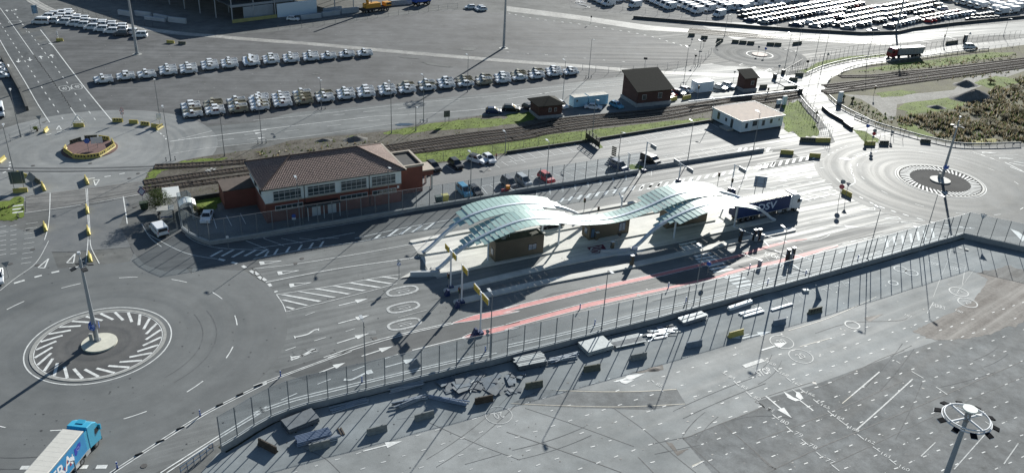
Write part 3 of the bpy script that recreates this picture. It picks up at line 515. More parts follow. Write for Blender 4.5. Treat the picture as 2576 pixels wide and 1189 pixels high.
# zigzag
zz = [(290,750),(430,695),(425,750),(290,710)]
for i in range(9):
    x = 290+i*122; y = 752-i*22.5; mb.strip(G(T(1,2,(x,y),(x+2,y-45),(x+132,y-6),(x+134,y-55))), .14, .045)
for y0 in range(0, 7): mb.strip(G(T(1,0,(220,1000+y0*0),(221,1000)))[:2], .01, .045)
for x in range(1,15): mb.strip(G(T(1,2,(5+(x-1)*92.5,365+0-(x-1)*15.2),(90+(x-1)*92.5,418-(x-1)*14.2))), .12, .045) if x < 9 else None
for i in range(13): x = 928+i*85; y = 218-i*14.2; mb.strip(G(T(1,2,(x,y),(x+100,y+57))), .12, .045)
for i in range(14): x = 1440+i*88.0; y = 395-i*14.5; mb.strip(G(T(1,2,(x,y),(x+112,y+68))), .12, .045) if i < 9 else None
for i in range(12): x = 240+i*101.0; y = 572-i*17; mb.strip(G(T(1,2,(x,y),(x+130,y+62))), .12, .045) if i < 10 else None
for i in range(5): x = 1850+i*82; y = 455+52-i*0; mb.strip(G(T(1,1,(2230+i*82, 462-i*18),(2300+i*82, 508-i*18))), .12, .045) if i < 5 else None
for a, b in [((2195,670),(2390,628)),((1640,545),(1830,540)),((1850,460),(1940,520)),((1660,515),(1720,570)),((2200,670),(2260,740)),((2280,655),(2340,700))]: mb.strip(G(T(1,1,a,b)), .12, .045)
for a, b in [((1190,625),(1245,810)),((1415,590),(1505,765)),((1650,550),(1745,730))]: mb.strip(G(Z(540,680,460,2104,a,b)), .12, .045)
for a, b in [((2040,960),(2104,1000)),((1750,1020),(2104,1160)),((90,890),(50,905))]: mb.strip(G(Z(540,680,460,2104,a,b)), .12, .045)
for i in range(4): mb.strip(G(T(2,1,(95+i*175,35-i*0),(300+i*175,108-i*25))), .1, .045)
for i in range(7):
    for j in range(3): mb.strip(G(T(1,0,(0+j*100,1060+i*45-j*8),(60+j*100,1050+i*45-j*8))), .12, .045) if 1060+i*45 < 1500 and j < 2 else None
for i in range(9): x = 205+i*14-(i*i*2.2); mb.strip(G(T(1,0,(250-i*6,1030+i*48),(365-i*8,1015+i*48))), .1, .045)
# give-way triangles, diamonds
def tri(pts, w_=.2):
    P = G(pts); mb.strip([P[0],P[1]], w_, .046); mb.strip([P[1],P[2]], w_, .0475); mb.strip([P[2],P[0]], w_, .049)
for t_ in [T(2,1,(60,262),(70,292),(270,254)), T(2,1,(235,358),(245,390),(440,346)), T(2,1,(348,475),(358,508),(560,462))]:
    tri(t_, .16); mb.flat(G([t_[0], t_[1], ((t_[1][0]*4+t_[2][0])/5, (t_[1][1]*4+t_[2][1])/5), ((t_[0][0]*4+t_[2][0])/5, (t_[0][1]*4+t_[2][1])/5)]), .051)
for t_ in [T(2,0,(645,272),(710,272),(725,185)), T(2,0,(368,318),(430,322),(470,232)), T(1,0,(905,608),(960,603),(922,662)), T(1,0,(545,120),(592,118),(570,82)), T(1,3,(1000,898),(1130,872),(1135,895)), T(1,3,(1225,980),(1350,960),(1385,982)), T(2,3,(780,180),(880,135),(935,155)), T(1,3,(2170,345),(2305,348),(2180,338)), T(1,3,(2335,400),(2470,402),(2345,392)), T(0,2,(2350,665),(2395,645),(2410,655)), T(0,2,(2490,690),(2540,668),(2560,680))]: tri(t_, .22)
quad(T(1,3,(775,400),(860,388),(915,410),(880,418))); quad(T(1,3,(2440,1075),(2530,1110),(2600,1170),(2560,1200)))
# arrows
def arrow(tail, head, w_=.22, hw=.55, hl=.42, z=.046):
    a, b = G([tail, head]); d = b-a; L = d.length; d.normalize(); nn = Vector((-d.y, d.x, 0)); k = b-d*L*hl
    mb.strip([a, k], w_, z); mb.flat([k+nn*hw, k-nn*hw, b], z)
for t_, h_ in [((825,684),(1110,616)), ((820,857),(1122,777)), ((808,1048),(1122,950)), ((1045,1173),(1352,1075))]: arrow(*T(2,1,t_,h_))
for t_, h_ in [((635,220),(888,122)), ((1275,165),(1590,80)), ((1060,975),(1440,878))]: arrow(*T(3,1,t_,h_))
arrow(*T(3,3,(82,445),(332,655)), w_=.25, hw=.6)
arrow(*T(2,3,(38,1115),(290,1040)), w_=.3, hw=.7); arrow(*T(2,3,(-150,1000),(130,935)), w_=.3, hw=.6); arrow(*T(2,3,(-80,960),(-250,1000)), w_=.2, hw=.6)
for t_, h_ in [((178,572),(178,608)),((285,560),(292,592)),((402,572),(388,542)),((512,560),(492,528)),((500,440),(485,415)),((70,115),(64,98)),((155,105),(150,90))]: arrow(*T(0,0,t_,h_), w_=.3, hw=.7)
for t_, h_ in [((600,570),(455,585)),((245,532),(80,555)),((375,602),(205,620)),((640,1050),(1000,1060))]: arrow(*T(1,3,t_,h_), w_=.2, hw=.6)
for t_, h_ in [((1420,1060),(1585,1060)),((150,0),(170,5))][:1]: arrow(*T(1,3,t_,h_), w_=.2, hw=.7)
arrow(*T(1,0,(2390,218),(2570,195)), w_=.12, hw=.5); arrow(*T(1,0,(2360,170),(2540,148)), w_=.12, hw=.5); arrow(*T(1,2,(2300,0),(2310,2))[:2], w_=.01, hw=.01)
# curved arrows
for pts in [T(2,1,(395,990),(520,962),(590,920),(635,915)), T(2,1,(360,1185),(500,1160),(560,1125),(610,1110))]: mb.strip(spline(G(pts), 6), [.9]+[.28]*(5*0+16)+[.7, .7], .046)
mb.strip(spline(G(T(3,1,(875,285),(950,285),(1080,225),(1150,205))), 6), [.5]*3+[.3]*10+[.9]*6, .046)
mb.strip(spline(G(T(3,1,(360,92),(430,75),(550,10),(610,0))), 6), [.5]*3+[.25]*10+[.6]*6, .046)
mb.strip(spline(G(T(3,2,(1032,308),(1120,285),(1200,262),(1330,228))), 6), [.15, .2, .25, .3, .3, .3, .3, .3, .4, .5, .8, 1.1, 1.1, .9, .7, .5, .3, .15, .1], .046)
mb.flat(G(T(3,2,(1080,290),(1110,318),(1150,330),(1240,288),(1140,292))), .047)
mb.strip(G(T(3,3,(540,585),(410,485))), .2, .046); mb.flat(G(T(3,3,(248,398),(318,435),(345,455),(418,485),(368,494),(300,464))), .047); mb.flat(G(T(3,3,(325,370),(372,402),(408,410),(445,466),(418,482),(372,450),(376,412))), .0485)
mb.build('road_symbols', white, kind='structure')
# ovals and lettering on the ground
mb = MB()
def oval(c, rx, ry, ang, w_, z=.046, pw=1.0):
    c = g(c); P = []
    for k in range(33):
        a = 2*math.pi*k/32; x = math.copysign(abs(math.cos(a))**pw, math.cos(a))*rx; y = math.copysign(abs(math.sin(a))**pw, math.sin(a))*ry
        P.append(c+Vector((x*math.cos(ang)-y*math.sin(ang), x*math.sin(ang)+y*math.cos(ang), 0)))
    mb.strip(P, w_, z); return c
def word(c, body, deg, size, stretch=1.0, z=.048, mat_=None):
    a = R(deg); put_text(mb, body, (g(c).x, g(c).y, z), (math.cos(a), math.sin(a), 0), (-math.sin(a), math.cos(a), 0), size, .0, stretch)
for y, t_ in ((542,'10'),(700,'20'),(862,'20')):
    c = T(2,1,(1440+(y-542)*.06, y))[0]; oval(c, 2.5, 1.15, DIR, .42, pw=.75)
    put_text(mb, '10', (g(c).x, g(c).y, .048), (DN*-1), DX, 3.0, .03, .42)
for u, v in ((622,858),(742,840)):
    c = T(0,0,(u,v))[0]; oval(c, 1.15, 2.4, R(36.5), .24, pw=.75); text_quad(mb, '40', *T(0,0,(u-22,v+15),(u+26,v+13),(u-25,v-14)))
oval(T(0,0,(145,215))[0], 1.8, 2.2, R(36), .22)
for c, t_, dg in ((T(3,1,(2370,628))[0], '20', 205), (T(3,3,(420,60))[0], '20', 25), (T(2,3,(235,1035))[0], '20', 25)):
    oval(c, 1.75, 1.75, R(30), .12); word(c, t_, dg, 1.7, .8)
for c in T(2,3,(1945,552),(2030,655)): oval(c, 1.5, 1.5, 0, .2); word(c, '20', 20, 1.3)
oval(T(2,3,(917,870))[0], 1.1, 1.1, 0, .22)
for c, rx in ((T(2,3,(1380,332))[0], 1.1), (T(2,3,(1490,368))[0], 1.1), (T(2,3,(1312,465))[0], .8)): oval(c, rx, rx*.9, .4, .24)
oval(T(1,2,(2210,597))[0], 2.9, 1.3, DIR, .3); word(T(1,2,(2210,597))[0], '20', 118, 2.0, .6)
mb.strip(spline(G(T(1,2,(2400,690),(2290,695),(2245,680),(2260,662),(2290,658))), 5), .3, .046)
text_quad(mb, 'STOP', *T(3,3,(18,257),(150,222),(-30,197))); text_quad(mb, 'STOP', *T(2,3,(60,190),(205,242),(75,163))); text_quad(mb, 'STOP', *T(2,3,(200,302),(328,360),(215,273))); text_quad(mb, 'STOP', *T(2,3,(1655,285),(1760,305),(1650,258))); text_quad(mb, 'STOP', *T(2,3,(1860,335),(1965,355),(1858,305)))
MB().flat(G(T(2,2,(775,125),(930,95),(990,180),(840,195))), .06).build('maroon_panel', mat('maroon_paint', (0.12,0.015,0.03), .6), kind='structure'); text_quad(mb, 'STOP', *T(2,2,(925,105),(895,190),(812,122)), z=.066)
text_quad(mb, 'FERRY', *T(2,3,(1695,695),(1822,728),(1690,660)), bold=0)
mb.strip(G(T(3,2,(2290,160),(2480,95))), .75, .047); mb.strip(G(T(2,3,(165,150),(300,225))), .4, .047); mb.strip(G(T(2,3,(330,280),(430,350))), .4, .047); mb.strip(G(T(2,3,(60,60),(110,110))), .35, .047)
for q in [((0,200),(60,195),(110,250),(30,260),(0,240)), ((280,130),(350,112),(440,160),(380,180),(280,130))]: mb.strip(G(T(2,3,*q)), .1, .049)
# stall numbers and ticks
for i, (u, v) in enumerate([(265,240),(390,330),(520,430),(665,550),(800,655),(945,770),(1095,885),(1250,1020),(1425,1145)]): word(T(3,3,(u-12,v-6))[0], str(168-i), -38, .95)
for i, (u, v) in enumerate([(130,580),(262,697),(397,815),(535,930),(700,1075)]): word(T(3,3,(u,v))[0], str(81-i), -38, 1.15)
for i, (u, v) in enumerate([(1475,340),(2175,265),(2295,362),(2420,468),(2550,580)]): word(T(3,2,(u,v))[0], str(85-i), -38, 1.0)
word(T(3,3,(130,130))[0], '169', -38, 1.0); word(T(2,3,(1455,782))[0], '181', -38, .9); word(T(2,3,(1945,738))[0], '180', -38, .9)
for r_, c_, a, b in [(3,3,(155,170),(205,212)),(3,3,(275,262),(325,302)),(3,3,(410,372),(465,412)),(3,3,(540,475),(595,520)),(3,3,(678,585),(750,645)),(3,3,(765,655),(885,745)),(3,3,(965,812),(1028,862)),(3,3,(1115,932),(1185,982)),(3,3,(1275,1052),(1340,1105)),(3,3,(145,622),(208,672)),(3,3,(280,738),(343,792)),(3,3,(425,860),(490,915)),(3,3,(568,982),(633,1040)),(3,3,(715,1105),(790,1165)),(3,3,(15,508),(72,556)),
      (3,2,(2085,218),(2125,242)),(3,2,(2192,298),(2245,348)),(3,2,(2310,398),(2365,450)),(3,2,(2435,505),(2495,558)),(3,2,(1400,290),(1425,312)),(3,2,(1490,380),(1512,405)),(3,2,(2505,445),(2575,508)),(3,2,(1815,1122),(1905,1070))]: mb.strip(G(T(r_,c_,a,b)), .16, .047)
for u, v in ((590,492),(740,592),(870,715),(1170,955),(1335,1075),(435,898),(160,660)): mb.strip(G(T(3,3,(u-18,v+5),(u+10,v-6))), .14, .049)
for i, (u, v) in enumerate([(640,525),(770,490),(870,462)]):
    mb.strip(G(T(2,3,(u-25,v+8),(u+35,v-8))), .12, .047); mb.strip(G(T(2,3,(u,v),(u+30,v+22))), .12, .049)
for i in range(7): mb.strip(G(T(2,3,(800-i*140,440+i*38),(860-i*140,500+i*38))), .08, .047)
mb.build('lettering', faded, kind='structure')
seam_m = mat('joint_seam', (0.12,0.12,0.117), .8, var=.4, scale=1.5)
lines('slab_joint', [(T(3,2,(0,790),(300,890),(700,1030),(1120,1185)), .12), (T(3,2,(2085,708),(2330,920),(2576,1135)), .16), (T(3,2,(1705,855),(2080,705),(2480,545))+T(3,3,(0,480),(560,300)), .12), (T(3,2,(1700,850),(2060,1185)), .1), (T(3,2,(1270,1030),(1420,1185)), .1), (T(3,2,(180,560),(600,700),(1230,930)), .08), (T(3,2,(1020,550),(1340,780),(1600,1000),(1830,1185)), .08),
  (T(3,3,(0,870),(350,740),(950,500),(1400,300)), .14), (T(3,3,(90,1185),(560,960),(960,790),(1700,480),(2576,100)), .16), (T(3,3,(700,1110),(1150,900),(1700,640),(2576,250)), .1), (T(3,3,(0,1010),(110,1110),(180,1150)), .2), (T(2,3,(560,950),(900,850),(1350,830),(1450,800)), .12), (T(3,3,(400,440),(850,250),(1180,90),(1420,0)), .12), (T(3,1,(900,1250),(700,1050),(480,950)), .06), (T(3,1,(1700,700),(2150,900),(2576,1060)), .07)], seam_m, .034)
# lattice of short parking dashes over the compound
mb = MB(); a_ = Vector((math.cos(R(29)), math.sin(R(29)), 0)); n_ = Vector((-a_.y, a_.x, 0)); o_ = Vector((9.31, 88.42, 0))
comp_w = [(v.x, v.y) for v in G(T(3,1,(900,1300),(250,1180),(700,1000),(1500,800),(2200,560))+T(3,2,(60,480),(1100,220),(2000,60))+T(2,3,(300,1060),(1200,800),(2000,760),(2700,500))+[(2700,1300),(1000,1400)])]
def inside(p, poly):
    c = False; j = len(poly)-1
    for i in range(len(poly)):
        a, b = poly[i], poly[j]
        if (a[1] > p[1]) != (b[1] > p[1]) and p[0] < (b[0]-a[0])*(p[1]-a[1])/(b[1]-a[1])+a[0]: c = not c
        j = i
    return c
for rrow in range(-18, 18):
    ph = random.uniform(0, 2.6)
    if random.random() < .08: continue
    for k in range(-26, 46):
        q = o_+n_*2.74*rrow+a_*(2.6*k+ph)
        if not inside((q.x, q.y), comp_w) or random.random() < .22: continue
        L = .32 if random.random() < .85 else .2
        mb.strip([q-a_*L+n_*random.uniform(-.04,.04), q+a_*L+n_*random.uniform(-.04,.04)], .15, .038)
        if random.random() < .25: mb.strip([q+a_*.6, q+a_*.72], .08, .038)
mb.build('parking_dashes', mat('worn_dash_paint', (0.50,0.51,0.50), .6, var=.3, scale=1.1), kind='structure')
# drain covers
for r_, c_, u, v in [(2,1,405,278),(2,1,470,230),(2,1,1640,62),(2,1,1705,50),(2,1,1735,172),(2,1,1675,183),(2,1,1805,335),(2,1,2085,640),(2,1,2160,625),(2,1,1172,1000),(2,0,362,295),(2,0,318,142),(2,0,102,282),(1,0,320,468),(1,0,873,445),(1,0,1335,542),(1,0,1250,590),(1,0,1300,865),(3,0,1390,1118),(3,0,2040,925),(2,2,880,525),(2,2,1278,585),(2,2,1430,95),(2,2,1585,210),(2,3,1960,128),(2,3,2020,145),(1,1,2280,510)]:
    p = g(T(r_,c_,(u,v))[0]); MB().disc((p.x,p.y), .38, .17 if 2000 < u < 2200 and r_ == 2 else .03, .055 if not (2000 < u < 2200 and r_ == 2) else .175, 12).build('drain_cover', mat('cast_iron', (0.09,0.085,0.08), .6, var=.2, scale=5), kind='structure')
# tyre marks
mb = MB()
for rr, a0, a1 in [(13.8,-30,40),(23.4,240,290)]:
    for dr in (0, 1.9): mb.strip([Vector((C1[0]+(rr+dr+.3*math.sin(t*.3))*math.cos(R(a0+(a1-a0)*t/14)), C1[1]+(rr+dr+.3*math.sin(t*.3))*math.sin(R(a0+(a1-a0)*t/14)), 0)) for t in range(15)], .14, .037)
mb.build('tyre_marks', mat('tyre_rubber_mark', (0.098,0.102,0.103), .6, var=.3, scale=1), kind='structure')

# skid marks, drips and repair patches
skid = mat('skid_mark', (0.150,0.153,0.153), .85, var=.3, scale=.8, spec=.15); skid2 = mat('lane_wear_mark', (0.135,0.138,0.136), .75, var=.3, scale=.8, spec=.1); drip = mat('oil_drip', (0.07,0.07,0.068), .5, var=.3, scale=3, spec=.3)
random.seed(77); mk, mk2, md = MB(), MB(), MB()
for i in range(26):
    q = g((random.uniform(900,2576), random.uniform(760,1180))); a = R(random.gauss(36,14)); L = random.uniform(4,18); cv = random.uniform(-.05,.05)
    if not inside((q.x,q.y), comp_w): continue
    P = [q+Vector((math.cos(a+cv*t)*L*t/8, math.sin(a+cv*t)*L*t/8, 0)) for t in range(9)]
    if not all(inside((p.x,p.y), comp_w) for p in P): continue
    for s_ in (0, 1.8) if random.random() < .5 else (0,): mk.strip([p+Vector((-math.sin(a), math.cos(a), 0))*s_ for p in P], [random.uniform(.04,.12) for _ in P], .0335+.00004*i)
lane_w = [(v.x, v.y) for v in G([(780,760),(1080,700),(1100,770),(1300,800),(1800,690),(1900,640),(2250,560),(2330,600),(1900,700),(1300,850),(900,960),(730,950)])]
for i in range(40):
    q = g((random.uniform(740,2250), random.uniform(560,960)))
    if not inside((q.x,q.y), lane_w): continue
    P = [q+DX*t*1.6 for t in range(7)]; mk2.strip(P, [.02,.12,.2,.22,.2,.1,.02], .0325+.00004*i)
for i in range(420):
    x, y = random.uniform(60,2576), random.uniform(560,1180); q = g((x, y)); r_ = random.uniform(.03,.16)*(1 if random.random() < .93 else 2.5)
    n = 7; md.flat([(q.x+r_*random.uniform(.7,1.2)*math.cos(2*math.pi*k/n), q.y+r_*random.uniform(.6,1.1)*math.sin(2*math.pi*k/n)) for k in range(n)], .0365+.000004*i)
mk.build('skid_marks', skid, kind='structure'); mk2.build('lane_wear', skid2, kind='structure'); md.build('oil_drips', drip, kind='structure')
for k_, pts in enumerate([T(2,1,(500,1105),(580,1080),(660,1090),(640,1130),(560,1150)), T(3,1,(1370,480),(1640,500),(1690,620),(1390,670)), T(2,1,(1090,935),(1180,925),(1190,960),(1100,970)), T(2,1,(380,1125),(470,1110),(450,1160),(390,1165))]):
    MB().flat(G(pts), .0318+.0003*k_).build('repair_patch', comp_d if k_ != 1 else comp_m, kind='structure')
# ------------------------------------------------------------ vehicle materials
car_white = mat('white_car_paint', (0.72, 0.74, 0.76), 0.4, coat=.15)
car_black = mat('black_car_paint', (0.012, 0.013, 0.016), 0.35, coat=.2)
car_grey = mat('grey_car_paint', (0.10, 0.10, 0.11), 0.4, metal=.2, coat=.2)
car_silver = mat('silver_car_paint', (0.32, 0.335, 0.35), 0.42, metal=.2, coat=.15)
car_red = mat('red_car_paint', (0.50, 0.018, 0.022), 0.4, coat=.15)
car_blue = mat('light_blue_car_paint', (0.09, 0.30, 0.45), 0.3, coat=.6)
car_navy = mat('navy_car_paint', (0.02, 0.04, 0.10), 0.35, coat=.2)
car_khaki = mat('khaki_paint', (0.33, 0.30, 0.22), 0.4, coat=.3)
win_m = mat('vehicle_glass', (0.015, 0.02, 0.025), 0.08, spec=.8)
tyre_m = mat('tyre', (0.02, 0.02, 0.02), 0.85)
rim_m = mat('wheel_rim', (0.35, 0.36, 0.37), 0.35, metal=.8)
dark_m = mat('dark_trim', (0.025, 0.026, 0.028), 0.6)
bed_m = mat('cargo_bed_liner', (0.035, 0.033, 0.026), 0.85, var=.25, scale=2)
lamp_m = mat('lamp_lens', (0.6, 0.62, 0.65), 0.15)
tail_m = mat('tail_lamp', (0.4, 0.01, 0.01), 0.3)
def cyl_y(mb, x, y0, y1, z, r, n=14, mi=None): mb.tube([(x, y0, z), (x, y1, z)], r, n, mi)
def wheels(root, xs, yw, r, wdt=.24, bump=0):
    for x in xs:
        for s in (-1, 1):
            a = MB(); cyl_y(a, x, s*yw-wdt/2, s*yw+wdt/2, r, r, 14); o = a.build('wheel', tyre_m, root)
            b = MB(); cyl_y(b, x, s*(yw+wdt/2)-.01, s*(yw+wdt/2)+.015, r, r*.55, 10); b.build('rim', rim_m, o)
def arch(prof_top, L0, L1, zb, xs, r):
    """closed side profile with wheel arches along the bottom"""
    P = [(L0, zb)]
    for x in xs:
        P += [(x-r*1.15, zb), (x-r*.85, zb+r*.62), (x, zb+r*.98), (x+r*.85, zb+r*.62), (x+r*1.15, zb)]
    P += [(L1, zb)]; return P+prof_top
def body_shell(prof, hw, narrow=.0):
    mb = MB(); ys = [(-hw, .985, .96), (-hw*.93, 1, 1), (hw*.93, 1, 1), (hw, .985, .96)]
    return mb.profile(prof, ys)
def frustum(mb, x0, x1, xt0, xt1, hw, hwt, z0, z1, mi=None):
    mb.hexa([(x0,-hw,z0),(x1,-hw,z0),(x1,hw,z0),(x0,hw,z0),(xt0,-hwt,z1),(xt1,-hwt,z1),(xt1,hwt,z1),(xt0,hwt,z1)], mi)
def winbox(mb, x0, x1, xt0, xt1, hw, hwt, z0, z1, a=.12, b=.86, mi=None, cuts=(.04,.46,.52,.96), rear=True):
    """window panes standing 8 mm proud of a greenhouse frustum"""
    def P(t, s, y):   # t along length 0..1, s up 0..1
        xa = x0+(xt0-x0)*s; xb = x1+(xt1-x1)*s; return (xa+(xb-xa)*t, y*((hw+(hwt-hw)*s)+.008), z0+(z1-z0)*s)
    for y in (-1, 1):
        for t0, t1 in zip(cuts[::2], cuts[1::2]):
            q = [P(t0,a,y), P(t1,a,y), P(t1,b,y), P(t0,b,y)]; mb.add(q if y < 0 else q[::-1], [(0,1,2,3)], mi)
    for sgn, xb, xt in ((1, x1, xt1), (-1, x0, xt0)):
        if sgn < 0 and not rear: continue
        q = []
        for y, s in ((-1,a),(1,a),(1,b),(-1,b)):
            h = (hw+(hwt-hw)*s)*.9; q.append((xb+(xt-xb)*s+sgn*.008, y*h, z0+(z1-z0)*s))
        mb.add(q if sgn > 0 else q[::-1], [(0,1,2,3)], mi)
# ---- pickup (front towards +x), 5.0 m
def make_pickup(paint, double=False, name='pickup_truck', bedcol=None):
    t = thing(name, 'x', 'pickup truck')
    xs = (-1.45, 1.6); r = .40
    top = [(2.45,.62),(2.45,.92),(2.2,1.08),(1.05,1.16),(.95,1.18)] + ([(-1.0,1.18)] if double else [(-.25,1.18)]) + ([(-1.06,.86),(-2.45,.86)] if double else [(-.40,.86),(-2.45,.86)]) + [(-2.5,.6)]
    b = body_shell(arch(top, -2.5, 2.45, .5, xs, r), .88); b.build('body', paint, t)
    xr = -.95 if double else -.30
    c = MB(); frustum(c, xr, 1.0, xr+.08, .52, .82, .70, 1.15, 1.86); c.build('cab', paint, t)
    wd = MB(); winbox(wd, xr, 1.0, xr+.08, .52, .82, .70, 1.15, 1.86, cuts=(.04,.48,.53,.9) if double else (.06,.86)); wd.build('window', win_m, t)
    bd = MB(); x1 = xr-.08; bd.box(-2.4, x1, -.80, .80, .865, .91); bd.build('bed_floor', bedcol or bed_m, t)
    rl = MB()
    for s in (-1, 1): rl.box(-2.48, x1+.02, s*.85-.035, s*.85+.035, .70, 1.34)
    rl.box(-2.50, -2.43, -.81, .81, .70, 1.34); rl.box(x1-.02, x1+.03, -.8, .8, 1.12, 1.55); rl.build('bed_side', paint, t)
    bm = MB(); bm.box(2.46, 2.6, -.86, .86, .48, .70); bm.build('bumper', dark_m, t); bm = MB(); bm.box(-2.62, -2.5, -.8, .8, .5, .62); bm.build('bumper', dark_m, t)
    for s in (-1, 1): h = MB(); h.box(2.44, 2.475, s*.68-.13, s*.68+.13, .76, .92); h.build('headlight', lamp_m, t)
    ch = MB(); ch.box(-2.3, 2.3, -.5, .5, .32, .52); ch.build('chassis', dark_m, t)
    wheels(t, xs, .78, r); t.scale = (.90, .90, .95); return t
# ---- generic car
def make_car(paint, kind='hatch', name='parked_car', roof=None, label='x', cat='car'):
    t = thing(name, label, cat)
    if kind == 'suv': L, hw, zb, zt, x0, x1, xt0, xt1, hood = 2.25, .92, .95, 1.66, -2.1, 1.1, -1.7, .35, .98
    elif kind == 'sedan': L, hw, zb, zt, x0, x1, xt0, xt1, hood = 2.3, .90, .88, 1.43, -1.65, 1.2, -.95, .3, .86
    elif kind == 'mpv': L, hw, zb, zt, x0, x1, xt0, xt1, hood = 2.2, .92, 1.0, 1.82, -2.12, 1.45, -1.9, .55, 1.02
    else: L, hw, zb, zt, x0, x1, xt0, xt1, hood = 2.05, .88, .92, 1.5, -1.95, 1.15, -1.45, .35, .9
    xs = (-L*.62, L*.64); r = .33
    top = [(L,.45),(L+.02,.68),(L-.25,hood-.12),(x1,hood),(x1-.1,zb+.03),(x0+.05,zb+.03),(-L+.02,zb-.08),(-L,.45)]
    body_shell(arch(top, -L, L, .24, xs, r), hw).build('body', paint, t)
    c = MB(); frustum(c, x0, x1, xt0, xt1, hw*.95, hw*.74, zb, zt-.03); c.build('cabin', paint, t)
    rf = MB(); rf.hexa([(xt0,-hw*.74,zt-.028),(xt1,-hw*.74,zt-.028),(xt1,hw*.74,zt-.028),(xt0,hw*.74,zt-.028),(xt0+.1,-hw*.66,zt+.02),(xt1-.12,-hw*.66,zt+.02),(xt1-.12,hw*.66,zt+.02),(xt0+.1,hw*.66,zt+.02)]); rf.build('roof', roof or paint, t)
    wd = MB(); winbox(wd, x0, x1, xt0, xt1, hw*.95, hw*.74, zb, zt-.03, a=.1, b=.9, cuts=(.08,.48,.52,.92)); wd.build('window', win_m, t)
    for s in (-1, 1):
        h = MB(); h.hexa([(L-.3,s*hw*.78-.13,.60),(L+.03,s*hw*.70-.13,.56),(L+.03,s*hw*.70+.13,.56),(L-.3,s*hw*.78+.13,.60),(L-.32,s*hw*.78-.1,.75),(L+.0,s*hw*.7-.12,.68),(L+.0,s*hw*.7+.12,.68),(L-.32,s*hw*.78+.1,.75)]); h.build('headlight', lamp_m, t)
        q = MB(); q.box(-L-.015, -L+.06, s*hw*.74-.12, s*hw*.74+.12, .62, .80); q.build('tail_light', tail_m, t)
        mm = MB(); mm.box(x1-.55, x1-.38, s*hw*1.04-.09, s*hw*1.04+.09, zb, zb+.14); mm.build('mirror', paint, t)
    wheels(t, xs, hw-.12, r, .22); return t
def make_van(paint, name='van', label='x', L=2.9, zt=2.5, glazed=False):
    t = thing(name, label, 'van'); xs = (-L*.58, L*.68); r = .34; hw = .98
    top = [(L,.5),(L+.02,.85),(L-.15,1.12),(L-.75,1.32),(L-1.45,zt-.08),(L-1.8,zt),(-L+.12,zt),(-L,zt-.12),(-L,.5)]
    b = MB(); b.profile(arch(top, -L, L, .3, xs, r), [(-hw*.88,.985,1),(-hw,.995,.93),(-hw,.995,.93),(-hw,.995,.92)][:1]+[(-hw*.97,1,.97),(hw*.97,1,.97),(hw*.88,.985,1)][0:2]+[(hw*.88,.985,1)])
    b = MB(); b.profile(arch(top, -L, L, .3, xs, r), [(-hw,.99,.955),(-hw*.9,1,1),(hw*.9,1,1),(hw,.99,.955)]); b.build('body', paint, t)
    wd = MB(); d = Vector((-.7, 0, zt-.08-1.32)).normalized(); nrm = Vector((d.z, 0, -d.x)); a = Vector((L-.75,0,1.32))+d*.12+nrm*.012; e = Vector((L-1.45,0,zt-.08))-d*.1+nrm*.012
    wd.add([(a.x,-hw*.84,a.z),(a.x,hw*.84,a.z),(e.x,hw*.78,e.z),(e.x,-hw*.78,e.z)], [(0,1,2,3)])
    for s in (-1, 1):
        y = s*(hw+.006); z1 = 1.22; z2 = min(zt-.45, 1.85)
        q = [(L-1.05,y,z1+.05),(L-1.95,y,z1),(L-1.95,y,z2),(L-1.4,y,z2)]; wd.add(q if s > 0 else q[::-1], [(0,1,2,3)])
        if glazed:
            for xa, xb in ((-L+.25,-.75),(-.65,.75)): q = [(xb,y,z1),(xa,y,z1),(xa,y,z2),(xb,y,z2)]; wd.add(q if s > 0 else q[::-1], [(0,1,2,3)])
    if glazed: wd.add([(-L-.006,-hw*.8,1.15),(-L-.006,-hw*.8,1.75),(-L-.006,hw*.8,1.75),(-L-.006,hw*.8,1.15)], [(0,3,2,1)])
    wd.build('window', win_m, t)
    bm = MB(); bm.box(L-.02, L+.09, -hw*.9, hw*.9, .32, .62); bm.build('bumper', dark_m, t); bm = MB(); bm.box(-L-.08, -L, -hw*.9, hw*.9, .34, .52); bm.build('bumper', dark_m, t)
    for s in (-1, 1):
        h = MB(); h.box(L-.12, L+.035, s*hw*.74-.14, s*hw*.74+.14, .80, 1.0); h.build('headlight', lamp_m, t)
        mm = MB(); mm.box(L-1.1, L-.98, s*hw*1.12-.1, s*hw*1.12+.1, 1.25, 1.55); mm.build('mirror', dark_m, t)
        q = MB(); q.box(-L-.015, -L+.05, s*hw*.9-.05, s*hw*.9+.05, .8, 1.3); q.build('tail_light', tail_m, t)
    wheels(t, xs, hw-.13, r, .24); return t
def ang_of(a, b, z=0.0):
    v = g(b, z)-g(a, z); return math.atan2(v.y, v.x)
FIRST = {}
def place(key, maker, loc, rz, label, group=None):
    """first use builds the thing, later uses copy it with all its parts"""
    if key not in FIRST: t = maker(); FIRST[key] = t; t.location = loc; t.rotation_euler = (0,0,rz); t['label'] = label
    else: t = dup(FIRST[key], loc, rz, label)
    if group: t['group'] = group
    elif 'group' in t: del t['group']
    return t
ORD = ['first','second','third','fourth','fifth','sixth','seventh','eighth','ninth','tenth','eleventh','twelfth','thirteenth','fourteenth','fifteenth','sixteenth','seventeenth','eighteenth','nineteenth','twentieth','twenty-first','twenty-second','twenty-third','twenty-fourth','twenty-fifth']
